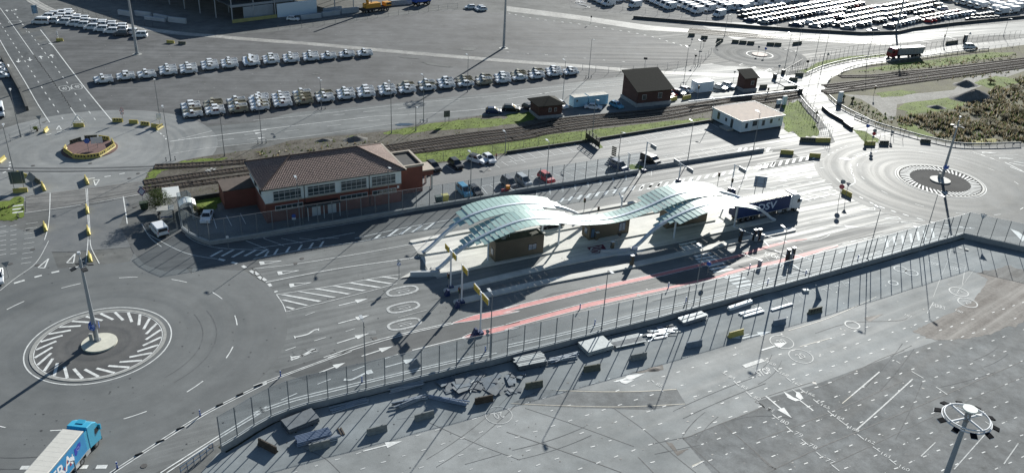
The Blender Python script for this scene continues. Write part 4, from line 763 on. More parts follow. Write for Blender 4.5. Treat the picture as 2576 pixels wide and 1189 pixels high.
# ------------------------------------------------------------ rows of pickups
pk_head = R(180+27)
def pickup_rows(fronts, depths, where, kinds):
    n = len(fronts)
    for i, (f_, dep) in enumerate(zip(fronts, depths)):
        base = g(f_); st = (g((f_[0]-2.4, f_[1]-8.4))-base).normalized()
        for j in range(dep):
            key = kinds(i, j); p = base+st*2.5*j+Vector((random.uniform(-.12,.12), random.uniform(-.1,.1), 0))
            mk = {'ws': lambda: make_pickup(car_white), 'wd': lambda: make_pickup(car_white, True), 'ks': lambda: make_pickup(car_khaki), 'kd': lambda: make_pickup(car_khaki, True)}[key]
            desc = {'ws': 'white single cab pickup', 'wd': 'white double cab pickup', 'ks': 'khaki single cab pickup', 'kd': 'khaki double cab pickup'}[key]
            depth_t = 'foremost' if j == 0 else ORD[j]+' back'
            place('pk'+key, mk, (p.x, p.y, 0), pk_head+R(random.uniform(-1.2, 1.2)), '%s, %s in the %s column of the %s row' % (desc, depth_t, ORD[i], where), 'new pickups parked in the %s row' % where)
fa = T(0,0,(1008,805),(1220,775),(1422,757),(1632,728),(1832,712),(2030,678),(2226,660),(2432,640))+T(0,1,(-15,630),(178,620),(372,608),(560,592),(730,577),(908,560),(1080,548))
random.seed(3)
ka = lambda i, j: 'ws' if random.random() < .8 else 'wd'
pickup_rows(fa, [2,2,2,3,3,3,3,3,3,3,3,3,2,2,2], 'upper', ka)
fb = T(0,0,(1868,1135),(2082,1110),(2304,1090),(2515,1070))+T(0,1,(82,1052),(288,1035),(488,1008),(697,985),(903,962),(1097,942),(1297,922),(1487,902),(1682,877),(1867,855),(2047,838),(2232,822),(2412,804))+T(0,2,(122,778),(290,762),(456,740),(617,726))
pickup_rows(fb, [4,4,4,4,4,4,4,3,3,3,3,3,3,3,3,3,3,3,3,3,2], 'lower', lambda i, j: random.choice(['ws','ws','wd','ks','ks','kd'] if 1 < i < 16 else ['ws','wd','wd','ks']) if j or i in (2,3,4,5,6,11,12,15) else random.choice(['ws','wd']))
# ------------------------------------------------------------ white off-roaders by the avenue
rows_w = [T(0,0,(500,222),(620,232),(715,250),(800,262),(885,285),(980,302),(1075,322),(1265,330),(1355,358)), T(0,0,(460,182),(550,205),(650,205),(728,215),(805,230),(885,238),(970,262),(1065,282),(1165,305)), T(0,0,(510,162),(580,180),(640,172),(660,158),(580,150),(640,140),(725,192),(800,205),(975,245),(1065,258),(1165,280))]
for k, rw in enumerate(rows_w):
    for i, p in enumerate(rw):
        q = g(p); place('wsuv', lambda: make_car(car_white, 'mpv', 'off_roader', label='x'), (q.x, q.y, 0), R(190+random.uniform(-2,2)), 'white off-roader, %s from the left in the %s line beside the avenue' % (ORD[i], ['front','middle','back'][k]), 'white off-roaders parked beside the avenue')
q = g(T(0,0,(400,232))[0]); place('minibus', lambda: make_van(car_white, 'minibus', 'x', 2.6, 2.25, True), (q.x, q.y, 0), R(188), 'white minibus with dark side windows at the left end of the off-roaders by the avenue'); FIRST['minibus']['category'] = 'minibus'
q = g(T(0,0,(1170,345))[0]); place('dsuv', lambda: make_car(car_grey, 'mpv', 'off_roader'), (q.x, q.y, 0), R(190), 'dark grey off-roader at the front among the white ones beside the avenue')
# ------------------------------------------------------------ single cars
def car_at(p, rz, key, mk, label, group=None):
    q = g(p); return place(key, mk, (q.x, q.y, 0), rz, label, group)
mkc = lambda paint, kind, nm='parked_car', roof=None: (lambda: make_car(paint, kind, nm, roof))
LK = R(-62)   # nose towards the camera, square to the verge
car_at(T(1,1,(1740,500))[0], R(-58), 'bsuv', mkc(car_black,'suv'), 'black estate car parked nearest the brick building with its nose out')
car_at(T(1,1,(1955,475))[0], R(-58), 'bsuv', None, 'black hatchback alone between two bays beside the railway verge')
car_at(T(1,1,(2160,430))[0], R(-30), 'wsuv2', mkc(car_white,'suv','parked_car',car_black), 'white off-road car with black roof beside the railway verge')
car_at(T(1,1,(2275,420))[0], R(-60), 'whatch', mkc(car_white,'hatch'), 'white hatchback parked next to the person in the orange vest')
car_at(T(1,1,(1640,530))[0], R(-58), 'gr', mkc(car_grey,'hatch'), 'dark grey car half hidden behind the brick building corner')
car_at(T(1,1,(2035,735))[0], R(-60), 'lb', mkc(car_blue,'mpv'), 'light blue car behind the glass fence above the bins')
car_at(T(1,1,(2140,730))[0], R(-58), 'bh', mkc(car_black,'hatch'), 'black hatchback beside the light blue car behind the fence')
car_at(T(1,1,(2470,660))[0], R(-58), 'gm', mkc(car_grey,'mpv'), 'dark grey van-like car beside the silver one behind the fence')
car_at(T(1,2,(160,640))[0], R(-58), 'sm', mkc(car_silver,'mpv'), 'silver compact people carrier behind the glass fence next to the red car')
car_at(T(1,2,(380,605))[0], R(-58), 'rs', mkc(car_red,'suv'), 'red off-road car parked alone behind the glass fence')
car_at(T(1,2,(1080,495))[0], R(-50), 'nv', mkc(car_navy,'mpv'), 'dark blue car behind the glass fence by the light pole')
car_at(T(1,2,(1385,440))[0], R(-50), 'bv', lambda: make_van(car_black, 'van', 'x', 2.4, 1.95, True), 'black van parked beyond the end of the glass fence')
car_at(T(0,1,(2320,1092))[0], R(5), 'nh', mkc(car_navy,'hatch'), 'dark blue hatchback, leftmost car on the verge beside the pale road')
car_at(T(0,1,(2490,1070))[0], R(0), 'bs2', mkc(car_black,'suv'), 'black car second from the left on the verge beside the pale road')
car_at(T(0,2,(45,1065))[0], R(-8), 'bse', mkc(car_black,'sedan'), 'black saloon left of the small brick hut beside the road')
car_at(T(0,2,(215,1058))[0], R(-50), 'bh', None, 'black hatchback just left of the small brick hut with dark roof')
car_at(T(0,2,(285,1040))[0], R(-60), 'whatch', None, 'white car mostly hidden behind the small brick hut')
car_at(T(0,2,(515,1035))[0], R(-45), 'wsuv', None, 'white car at the right corner of the small brick hut')
car_at(T(0,2,(835,1050))[0], R(-10), 'wss', mkc(car_white,'sedan'), 'white saloon parked in front of the two portable cabins')
car_at(T(0,2,(1058,1035))[0], R(-50), 'lbh', mkc(car_blue,'hatch'), 'pale blue hatchback in the shade left of the large brick shed')
car_at(T(0,2,(1545,868))[0], R(-40), 'bh', None, 'dark car highest of the group right of the large brick shed')
car_at(T(0,2,(1570,920))[0], R(-40), 'rh', mkc(car_red,'hatch'), 'red car parked right beside the large brick shed')
car_at(T(0,2,(1655,915))[0], R(-30), 'nh', None, 'dark blue hatchback with red tail light next to the red car')
car_at(T(0,2,(1730,890))[0], R(-40), 'whatch', None, 'white hatchback left of the white container near the sheds')
car_at(T(0,2,(1545,950))[0], R(-40), 'wss', None, 'white car nose tucked against the corner of the large brick shed')
car_at(T(0,2,(2050,860))[0], R(-35), 'ss', mkc(car_silver,'sedan'), 'silver saloon between the container and the white hatchback')
car_at(T(0,2,(2140,845))[0], R(-35), 'whatch', None, 'white hatchback nearest the narrow brick tower hut')
car_at(T(0,1,(385,198))[0], R(-3), 'whatch', None, 'white hatchback driving past the long white wall of the far depot')
car_at(T(0,1,(2095,85))[0], R(195), 'whatch', None, 'white car, left one of three at the far end of the yard')
car_at(T(0,1,(2185,92))[0], R(200), 'whatch', None, 'white car behind the front one of the pair near the tall mast')
car_at(T(0,1,(2205,105))[0], R(200), 'whatch', None, 'white car in front of the pair nearest the tall lighting mast')
car_at(T(0,3,(2050,470))[0], R(10), 'wsuv', None, 'white off-road car driving behind the red lorry on the bright road')
car_at(T(0,3,(1115,310))[0], R(195), 'ss', None, 'silver car alone below the storage lot near the tall mast')
car_at(T(1,2,(435,1055))[0], R(208), 'bs3', mkc(car_black,'sedan'), 'black saloon in the gate lane under the low edge of the canopy')
car_at(T(1,0,(1540,1110))[0], R(130), 'wvan', lambda: make_van(car_white, 'minivan', 'x', 2.35, 1.9, True), 'white minivan with dark rear windows near the bus shelter')
car_at(Z(540,680,460,2104,(1085,640))[0], R(-80), 'wsed', mkc(car_white,'sedan'), 'white saloon with dark windscreen parked inside the glass fence by the lawn')
for i, (u, v) in enumerate([(5,660),(5,700),(15,750)]): car_at(T(0,0,(u,v))[0], R(20), 'whatch', None, ['white hatchback at the far left edge, farthest of three','white hatchback at the far left edge, middle of three','white hatchback at the far left edge, nearest of three'][i])
car_at(T(0,0,(0,1110))[0], R(-60), 'bigvan', lambda: make_van(car_white, 'van', 'x', 2.9, 2.5), 'white panel van at the left edge beside the dark wall')
car_at(T(2,0,(-22,430))[0], R(-60), 'wss', None, 'white car just entering at the left edge near the give way sign')
# ------------------------------------------------------------ far storage lot: cars, vans, small lorries
def small_car(paint, nm='stored_car'):
    mb = MB(); L, hw, r = 2.15, .9, .33; xs = (-1.35, 1.35)
    top = [(L,.45),(L,.68),(L-.3,.86),(.95,.95),(-1.95,.97),(-L,.85),(-L,.45)]
    mb.profile(arch(top, -L, L, .24, xs, r), [(-hw,.985,.96),(-hw*.9,1,1),(hw*.9,1,1),(hw,.985,.96)], 0)
    frustum(mb, -1.95, 1.0, -1.5, .3, hw*.94, hw*.74, .93, 1.52, 0); winbox(mb, -1.95, 1.0, -1.5, .3, hw*.94, hw*.74, .93, 1.52, a=.1, b=.88, mi=1, cuts=(.08,.48,.52,.92))
    for x in xs:
        for s in (-1, 1): cyl_y(mb, x, s*.78-.12, s*.78+.13, r, r, 8, 2)
    return mb.build(nm, [paint, win_m, tyre_m])
def small_van():
    mb = MB(); L, hw, zt, r = 2.9, 1.0, 2.6, .36; xs = (-1.7, 1.95)
    top = [(L,.5),(L,.9),(L-.2,1.15),(L-.8,1.4),(L-1.5,zt-.08),(L-1.85,zt),(-L+.1,zt),(-L,zt-.1),(-L,.5)]
    mb.profile(arch(top, -L, L, .3, xs, r), [(-hw,.99,.96),(-hw*.9,1,1),(hw*.9,1,1),(hw,.99,.96)], 0)
    mb.add([(L-.86,-.86,1.52),(L-.86,.86,1.52),(L-1.42,.8,2.42),(L-1.42,-.8,2.42)], [(0,1,2,3)], 1)
    for s in (-1, 1):
        q = [(L-1.1,s*1.008,1.3),(L-1.95,s*1.008,1.25),(L-1.95,s*1.008,1.9),(L-1.5,s*1.008,1.9)]; mb.add(q if s > 0 else q[::-1], [(0,1,2,3)], 1)
        for x in xs: cyl_y(mb, x, s*.85-.12, s*.85+.13, r, r, 8, 2)
    mb.box(L-.02, L+.08, -.88, .88, .32, .6, 3); mb.box(-2.5, 2.5, -.985, .985, .26, .42, 3)
    return mb.build('stored_van', [car_white, win_m, tyre_m, dark_m])
def small_lorry():
    mb = MB(); mb.box(1.3, 2.9, -.98, .98, .55, 2.2, 0); mb.box(-3.1, 1.1, -1.1, 1.1, .95, 3.0, 0); mb.box(-3.0, 2.7, -.6, .6, .45, .9, 3)
    mb.add([(2.91,-.85,1.35),(2.91,.85,1.35),(2.91,.85,2.0),(2.91,-.85,2.0)], [(0,1,2,3)], 1)
    for s in (-1, 1):
        q = [(2.7,s*.99,1.3),(1.8,s*.99,1.3),(1.8,s*.99,1.95),(2.6,s*.99,1.95)]; mb.add(q if s > 0 else q[::-1], [(0,1,2,3)], 1)
        for x in (-1.9, 2.1): cyl_y(mb, x, s*.85-.14, s*.85+.14, .4, .4, 8, 2)
    return mb.build('box_lorry', [car_white, win_m, tyre_m, dark_m])
paints = [car_silver, car_grey, car_white, car_black, car_navy, car_red, mat('bronze_car_paint', (0.22,0.17,0.13), .4, metal=.2, coat=.2)]
COLN = {}
SC = [small_car(p) for p in paints]; SV = small_van(); SL = small_lorry(); used = set()
for p_, nm_ in zip(paints, ['silver','grey','white','black','navy','red','bronze']): COLN['stored_car'+p_.name] = nm_
def scat(proto, loc, rz, label, cat, group):
    if proto.name in used: o = proto.copy(); sc.collection.objects.link(o)
    else: used.add(proto.name); o = proto
    o.location = loc; o.rotation_euler = (0,0,rz); return tag(o, label, cat, group)
TENS = {2: 'twenty', 3: 'thirty', 4: 'forty', 5: 'fifty'}
def ORD2(k):
    if k < 20: return ORD[k]
    t_, u_ = divmod(k+1, 10)
    return TENS[t_]+('-'+ORD[u_-1] if u_ else '').replace('--', '-') if u_ else TENS[t_][:-1]+'ieth'
def cat_block(gp): return gp
def fill(poly_px, du, dv, ang, ang2, protos, rz, label, cat, group, drop=.05, jit=.12, wts=None):
    W_ = [(v.x, v.y) for v in G(poly_px)]; c = Vector((sum(p[0] for p in W_)/len(W_), sum(p[1] for p in W_)/len(W_), 0)); n = 0
    ax = Vector((math.cos(ang), math.sin(ang), 0)); ay = Vector((math.cos(ang2), math.sin(ang2), 0)); cells = []
    for i in range(-60, 60):
        for j in range(-40, 40):
            q = c+ax*du*i+ay*dv*j
            if inside((q.x, q.y), W_) and random.random() > drop:
                cells.append((j, i, q))
    js = sorted({c_[0] for c_ in cells})
    for a_ in js:
        row = sorted([c_ for c_ in cells if c_[0] == a_], key=lambda c_: c_[1])
        for k, (_, _, q) in enumerate(row):
            pr = random.choices(protos, wts)[0]; col = COLN.get('stored_car'+pr.data.materials[0].name, 'white') if pr.name.startswith('stored_car') else 'white'
            scat(pr, (q.x+random.uniform(-jit,jit), q.y+random.uniform(-jit,jit), 0), rz+R(random.uniform(-1.5,1.5)),
                 '%s %s, %s in the %s row of the %s' % (col, label, ORD2(k), ORD2(js.index(a_)), cat_block(group)), cat, group); n += 1
    return n
def z7(*p): return [(1851.5+u*.1406, v*.1406) for u, v in p]
def z8(*p): return [(2213.7+u*.1406, v*.1406) for u, v in p]
def z6(*p): return [(1435.6+u*.16146, v*.16146) for u, v in p]
sheet('storage_lot', T(0,2,(600,-10),(620,80),(1300,150),(1650,190),(2576,235))+T(0,3,(280,280),(1000,330),(1300,310),(1500,280),(1900,230),(2700,170),(2700,-60),(1000,-60)), lot_m, 3)
CARS_N = 0
CW = [4,4,2,4,2,1,2]
CA = R(40)
blocks = [
 (z7((300,430),(620,440),(950,380),(1280,330),(1740,240),(2230,160),(2230,40),(1600,60),(1000,110),(550,150),(100,180),(40,330)), 'left lot block'),
 (z7((880,450),(1330,500),(1700,460),(2000,230),(1900,205)), 'front lot block'),
 (z7((1680,470),(2080,550),(2450,470),(2640,400),(2640,130),(2050,225)), 'lot block behind the mast'),
 (z8((0,330),(60,390),(240,370),(440,330),(360,230),(740,280),(930,240),(780,180),(1160,190),(1040,70),(860,20),(560,60),(0,110)), 'right lot block')]
for poly, txt in blocks: CARS_N += fill(poly, 2.75, 5.5, CA, R(158), SC, R(158), 'stored car', 'car', txt, drop=.04, wts=CW)
def line_of(a, b, n, protos, rz, label, group, cat='car', wts=None):
    A_, B_ = g(a), g(b)
    for i in range(n):
        q = A_.lerp(B_, i/max(1, n-1)); pr = random.choices(protos, wts)[0]
        scat(pr, (q.x, q.y, 0), rz+R(random.uniform(-2,2)), '%s car, %s from the left in the %s' % (COLN.get('stored_car'+pr.data.materials[0].name, 'pale'), ORD2(i), group), cat, group)
line_of(*z8((150,500),(640,385)), 9, [SC[2],SC[1],SC[4]], R(158), 'stored car in the short curved line in front of the lot by the tall mast', 'short curved line of stored cars')
line_of(*z8((830,400),(1050,350)), 4, [SC[3],SC[4],SC[5]], R(158), 'dark stored car in the group of four right of the tall mast', 'four dark stored cars')
line_of(*z8((1150,330),(1620,255)), 8, [SC[2],SC[2],SC[1]], R(158), 'pale stored car in the slanted line in the middle of the lot edge', 'slanted line of pale stored cars')
line_of(*z8((720,350),(1360,235)), 11, SC, R(158), 'stored car in the line behind the slanted pale cars', 'second slanted line of stored cars')
line_of(*z8((1620,375),(2040,345)), 6, [SC[3],SC[3],SC[1]], R(150), 'black stored car in the six at the right end of the lot', 'six black stored cars')
line_of(*z8((1720,310),(1950,270)), 5, [SC[3],SC[1]], R(150), 'dark stored car behind the six black ones at the right end', 'short dark line behind them')
for (u, v), lab in [((1000,118),'lone white van standing out in front at the left of the van lot'), ((2310,262),'white van nearest the road at the front corner of the van lot')]:
    q = g(z6((u,v))[0]); scat(SV, (q.x,q.y,0), R(220), lab, 'van', 'white vans stored in the lot')
fill(z6((1440,110),(1640,180),(1750,140),(1900,230),(2060,240),(2200,190),(2250,205),(2440,200),(2700,170),(2760,60),(2900,-60),(1700,-60),(1150,-60),(1150,10)), 7.7, 3.6, R(43), R(113), [SV], R(223), 'panel van', 'van', 'main van block', drop=.05)
fill(z6((420,60),(560,95),(730,75),(880,40),(1130,50),(1130,-60),(300,-60)), 7.8, 3.8, R(40), R(113), [SV], R(220), 'panel van', 'van', 'far left van rows', drop=.02)
fill(z7((-100,190),(60,190),(300,165),(650,110),(1060,30),(1400,-20),(1400,-60),(-200,-60)), 7.7, 3.6, R(43), R(113), [SV], R(223), 'panel van', 'van', 'van rows above the cars', drop=.02)
fill(z8((1660,185),(1780,200),(2030,240),(2130,275),(2420,250),(2600,210),(2600,60),(2480,40),(1700,0),(1400,10),(1440,140),(1600,120)), 7.6, 3.6, R(30), R(112), [SL], R(210), 'box lorry', 'lorry', 'right lot corner', drop=.12)
fill(z8((950,20),(1230,10),(1230,-60),(940,-60)), 7.6, 3.6, R(30), R(112), [SL], R(210), 'box lorry', 'lorry', 'top lot group', drop=.0)
print('stored cars', CARS_N)
# ------------------------------------------------------------ articulated lorries
def make_truck(cabp, sidep, roofp, label, trailer_h=4.0, sides=True):
    t = thing('articulated_lorry', label, 'lorry')
    # cab front at x=+8.2, trailer x -8.2..5.4
    hw = 1.25
    c = MB(); prof = [(8.15,.5),(8.2,1.7),(8.0,2.9),(7.7,3.35),(7.0,3.78),(5.95,3.9),(5.85,3.0),(5.85,.9),(6.1,.9)]
    c.profile(prof, [(-hw,.985,.975),(-hw*.93,1,1),(hw*.93,1,1),(hw,.985,.975)]); c.build('cab', cabp, t)
    wd = MB(); wd.add([(8.16,-1.1,1.9),(8.16,1.1,1.9),(8.03,1.05,2.8),(8.03,-1.05,2.8)], [(0,1,2,3)])
    for s in (-1, 1):
        q = [(7.95,s*1.256,1.95),(7.15,s*1.256,1.9),(7.15,s*1.256,2.65),(7.8,s*1.256,2.65)]; wd.add(q if s > 0 else q[::-1], [(0,1,2,3)])
    wd.build('window', win_m, t)
    hx = MB(); hx.box(6.5, 7.2, -.45, .45, 3.86, 3.93); hx.build('roof_hatch', cabp, t)
    for s in (-1, 1):
        mm = MB(); mm.box(7.95, 8.15, s*1.38-.12, s*1.38+.12, 2.0, 2.75); mm.build('mirror', cabp, t)
        dfl = MB(); dfl.box(5.25, 5.84, s*1.18-.03, s*1.18+.03, 1.0, 3.6); dfl.build('side_deflector', cabp, t)
        
        for x0 in (-2.2, -1.1, 2.5, 4.8): sk = MB(); sk.box(x0, x0+.95, s*1.12-.12, s*1.12+.12, .45, 1.0); sk.build('side_tank', mat('steel_tank', (0.62,0.63,0.64), .35, metal=.6), t)
        h = MB(); h.box(8.14, 8.22, s*.95-.2, s*.95+.2, .75, 1.0); h.build('headlight', lamp_m, t)
    fb_ = MB(); fb_.box(8.1, 8.28, -1.24, 1.24, .3, .72); fb_.build('bumper', dark_m, t)
    tr = MB(); tr.box(-8.2, 5.2, -1.275, 1.275, 1.1, trailer_h-.03); tr.build('curtain_side', sidep, t)
    rf = MB(); rf.prism([(-8.22,-1.28),(5.22,-1.28),(5.22,1.28),(-8.22,1.28)], trailer_h-.03, trailer_h+.03, top=[(-8.18,-1.2),(5.18,-1.2),(5.18,1.2),(-8.18,1.2)]); 
    rf.build('trailer_roof', roofp, t)
    for i in range(17): bw = MB(); x_ = -7.6+i*.75; bw.box(x_, x_+.05, -1.2, 1.2, trailer_h+.028, trailer_h+.034); bw.build('roof_bow', roofp, t)
    for s in (-1, 1):
        for za, zb in ((trailer_h-.12, trailer_h-.02), (1.02, 1.14)): ed = MB(); ed.box(-8.24, 5.24, s*1.27-.03, s*1.27+.03, za, zb); ed.build('side_rail', mat('alu_rail', (0.5,0.5,0.48), .4, metal=.6), t)
    ch = MB(); ch.box(-8.0, 7.9, -.5, .5, .6, 1.05); ch.box(5.3, 5.9, -1.0, 1.0, 1.0, 1.5); ch.build('chassis', dark_m, t)
    wheels(t, (-6.6, -5.3, -4.0, 3.9, 7.1), 1.08, .5, .3); return t
blue_cab = mat('blue_cab_paint', (0.045, 0.34, 0.52), 0.25, coat=.6); blue_side = mat('blue_curtain', (0.04, 0.25, 0.50), 0.45, var=.08, scale=1)
cream_roof = mat('cream_tarpaulin', (0.60, 0.585, 0.535), 0.6, var=.08, scale=1)
t1 = make_truck(blue_cab, blue_side, cream_roof, 'blue articulated lorry with cream roof and lettering on its side, bottom left corner')
pa, pb = g(Z(0,1500,600,2576,(1340,495))[0], 4.0), g(Z(0,1500,600,2576,(775,1168))[0], 4.0)
hd = math.atan2(pa.y-pb.y, pa.x-pb.x); axh = Vector((math.cos(hd), math.sin(hd), 0)); ayh = Vector((-axh.y, axh.x, 0))
o_ = pa-axh*5.2+ayh*1.275; t1.location = (o_.x, o_.y, 0); t1.rotation_euler = (0, 0, hd)
mb = MB(); put_text(mb, 'TRA', (.25, -1.285, 2.45), (1,0,0), (0,0,1), 2.3, .03, 1.0, 0); mb.build('side_lettering', mat('white_print', (0.8,0.8,0.8), .5), t1)
mb = MB(); 
for x, z in ((-1.05,1.85),(.05,1.75),(.62,2.15),(1.3,2.5),(1.75,1.8)): mb.add([(x,-1.295,z),(x+.28,-1.295,z-.05),(x+.22,-1.295,z+.5)], [(0,1,2)])
mb.build('red_lettering_accent', mat('red_print', (0.42,0.03,0.04), .5), t1)
mb = MB(); mb.add([(2.9,-1.285,2.35),(3.2,-1.285,2.1),(3.55,-1.285,2.5),(3.95,-1.285,2.45),(4.25,-1.285,2.75),(4.3,-1.285,3.25),(3.8,-1.285,3.35),(3.35,-1.285,3.1),(3.0,-1.285,3.2)], [tuple(range(9))]); mb.build('blue_emblem', mat('violet_print', (0.03,0.05,0.38), .5), t1)
mb = MB(); [mb.plate((3.65+.22*math.cos(a*.524), -1.29, 2.75+.22*math.sin(a*.524)), .035, (0,-1,0), .005, 5) for a in range(12)]; mb.build('emblem_star', mat('pale_print', (0.6,0.7,0.85), .5), t1)
navy_side = mat('navy_curtain', (0.012, 0.035, 0.115), 0.45, var=.1, scale=1); old_roof = mat('weathered_cream_roof', (0.55, 0.50, 0.42), 0.7, var=.22, scale=1.2)
t2 = make_truck(mat('white_cab_paint', (0.7,0.71,0.72), .3, coat=.4), navy_side, old_roof, 'navy articulated lorry with white cab under the right end of the canopy')
pa, pb = g(Z(2700,680,460,2576,(1510,280))[0], 3.97), g(Z(2700,680,460,2576,(620,460))[0], 3.97)
hd = math.atan2(pa.y-pb.y, pa.x-pb.x); axh = Vector((math.cos(hd), math.sin(hd), 0)); ayh = Vector((-axh.y, axh.x, 0))
o_ = pa-axh*5.2+ayh*1.275; t2.location = (o_.x, o_.y, 0); t2.rotation_euler = (0, 0, hd)
mb = MB(); put_text(mb, 'DSV', (-.9, -1.285, 2.45), (1,0,0), (0,0,1), 2.1, .05, 1.25); mb.build('side_lettering', mat('pale_blue_print', (0.55,0.62,0.72), .5), t2)
# red tipper lorry on the bright road
t = thing('tipper_lorry', 'dark red tipper lorry with grey trailer on the bright upper road', 'lorry')
cr_ = mat('dark_red_cab', (0.22,0.02,0.03), .35, coat=.3); gt = mat('grey_trailer', (0.30,0.31,0.32), .5, var=.1, scale=1)
c = MB(); c.profile([(6.6,.5),(6.65,1.8),(6.4,2.9),(5.8,3.3),(4.5,3.3),(4.5,.8)], [(-1.25,.985,.97),(-1.15,1,1),(1.15,1,1),(1.25,.985,.97)]); c.build('cab', cr_, t)
wd = MB(); wd.add([(6.66,-1.1,1.9),(6.66,1.1,1.9),(6.46,1.05,2.75),(6.46,-1.05,2.75)], [(0,1,2,3)]); [wd.add([(6.4,s*1.256,1.9),(5.6,s*1.256,1.9),(5.6,s*1.256,2.6),(6.3,s*1.256,2.6)][::s], [(0,1,2,3)]) for s in (-1,1)]; wd.build('window', win_m, t)
b = MB(); b.hexa([(-6.4,-1.2,1.2),(3.9,-1.2,1.2),(3.9,1.2,1.2),(-6.4,1.2,1.2),(-6.7,-1.27,3.4),(4.1,-1.27,3.4),(4.1,1.27,3.4),(-6.7,1.27,3.4)]); b.build('tipper_body', gt, t)

for x_ in [-6+i*1.2 for i in range(9)]:
    for s in (-1,1): b = MB(); b.box(x_, x_+.1, s*1.27-.06, s*1.27+.06, 1.2, 3.38); b.build('body_rib', gt, t)
b = MB(); b.box(-6.75, 4.15, -1.3, 1.3, 3.402, 3.47); b.build('cover', mat('grey_tarp', (0.5,0.5,0.5), .6), t)
b = MB(); b.box(-6.2, 6.3, -.5, .5, .55, 1.2); b.build('chassis', dark_m, t); wheels(t, (-5.4,-4.1,-2.8,3.3,5.6), 1.08, .5, .3)
a_, b_ = T(0,3,(1290,560),(1545,545)); q = (g(a_)+g(b_))/2; t.location = (q.x, q.y, 0); t.rotation_euler = (0,0, ang_of(b_, a_))
# ------------------------------------------------------------ canopy over the gates
rib_m = mat('pale_blue_steel', (0.58, 0.64, 0.70), 0.4, metal=.15, var=.06, scale=1)
pan_m = mat('green_tinted_roof_panel', (0.40, 0.56, 0.51), 0.36, var=.10, scale=.6, spec=.42)
pan_d = mat('green_tinted_roof_panel_darker', (0.30, 0.45, 0.42), 0.38, var=.12, scale=.6, spec=.42)
louv = mat('louvre_carrier', (0.06, 0.09, 0.095), 0.5)
ca = R(27.5); CD = Vector((math.cos(ca), math.sin(ca), 0)); CN = Vector((-CD.y, CD.x, 0))
def interp(pr, s_):
    P = [pr[0]]+list(pr)+[pr[-1]]
    for i in range(1, len(P)-2):
        if P[i][0] <= s_ <= P[i+1][0]:
            t = (s_-P[i][0])/(P[i+1][0]-P[i][0]); a, b, c, d = (P[i-1][1], P[i][1], P[i+1][1], P[i+2][1])
            return 0.5*((2*b)+(c-a)*t+(2*a-5*b+4*c-d)*t*t+(3*b-a-3*c+d)*t**3)
    return pr[-1][1]
PA = [(0,.3),(5.6,4.25),(9.2,6.0),(14.4,6.7),(19.2,6.6),(23.5,5.8),(27.3,4.6),(30.9,2.8),(34,.3)]
PB = [(0,.3),(3.6,2.9),(6.7,4.5),(11.4,6.0),(16.5,6.8),(21.8,6.1),(27.5,4.7),(34.5,4.0),(41.1,4.8),(47.9,6.4),(52.7,6.6),(56.5,6.2),(61.4,4.7),(65.2,2.9),(68.3,.4)]
PC = [(0,.3),(4.7,3.7),(9.0,5.3),(13.9,6.3),(19.1,6.3),(23.5,5.3),(26.8,4.2),(29.3,3.0),(33.4,.25)]
cb = [g((1060,640)), g((1095,683)), g((1590,628))]
cano = thing('canopy', 'wavy canopy of green tinted panels carried on pale steel arches over the gate lanes', 'canopy', cb[1])
inv = cb[1]
for base, pr, smax in ((cb[0], PA, 34), (cb[1], PB, 68.3), (cb[2], PC, 33.4)):
    pts = []; n = int(smax/.9)
    for i in range(n+1): s_ = smax*i/n; pts.append(base-inv+CD*s_+Vector((0,0,interp(pr, s_))))
    mb = MB()
    for i in range(n):     # boxed steel arch: wide flange
        a, b = pts[i], pts[i+1]; d = (b-a).normalized(); up = CN.cross(d)*-1 if CN.cross(d).z < 0 else CN.cross(d)
        h0 = .34; w0 = .25
        mb.hexa([a-up*h0-CN*w0, b-up*h0-CN*w0, b-up*h0+CN*w0, a-up*h0+CN*w0, a+up*.16-CN*w0, b+up*.16-CN*w0, b+up*.16+CN*w0, a+up*.16+CN*w0])
    mb.build('arch', rib_m, cano)
    for e in (pts[0],):
        MB().disc((e.x, e.y), .75, 0, .5, 16).build('arch_footing', kerb_m, cano)
PANELS = 0
def wing(base, pr, spans, step=1.0):
    global PANELS
    spans = [(a, b, .2 if w0 > 0 else -.2, w1) for a, b, w0, w1 in spans]
    for s0, s1, w0, w1 in spans:
        n = max(1, round((s1-s0)/step)); ds = (s1-s0)/n
        for i in range(n):
            a_, b_ = s0+ds*i, s0+ds*(i+1)-.07
            za, zb = interp(pr, a_)+.06, interp(pr, b_)+.06; mid = (za+zb)/2; k = .72 if zb > za else .93
            za2, zb2 = mid+(za-mid)*k, mid+(zb-mid)*k
            o = base-inv; P = [o+CD*a_+CN*w0+Vector((0,0,za2)), o+CD*b_+CN*w0+Vector((0,0,zb2)), o+CD*b_+CN*w1+Vector((0,0,zb2)), o+CD*a_+CN*w1+Vector((0,0,za2))]
            if w1 < w0: P = P[::-1]
            mb = MB(); mb.hexa([p-Vector((0,0,.05)) for p in P]+P); mb.build('roof_panel', pan_m if random.random() < .78 else pan_d, cano); PANELS += 1
        # carrier rail under the outer edge
        mb = MB(); q = []
        for i in range(n+1): s_ = s0+ds*i; q.append(base-inv+CD*min(s_, s1-.1)+CN*(w1*.86)+Vector((0,0,interp(pr, s_)-.10)))
        mb.tube(q, .07, 5); mb.build('carrier_rail', rib_m, cano)
wing(cb[0], PA, [(5.4,6.4,.28,.8),(6.4,7.6,.28,1.6),(7.6,9.0,.28,3.0),(9.0,26.6,.28,3.8),(26.6,28,.28,2.4),(28,29.2,.28,1.0)], .95)
wing(cb[0], PA, [(6.6,7.8,-.28,-1.4),(7.8,22.5,-.28,-2.75),(22.5,25.6,-.28,-1.6)], .95)
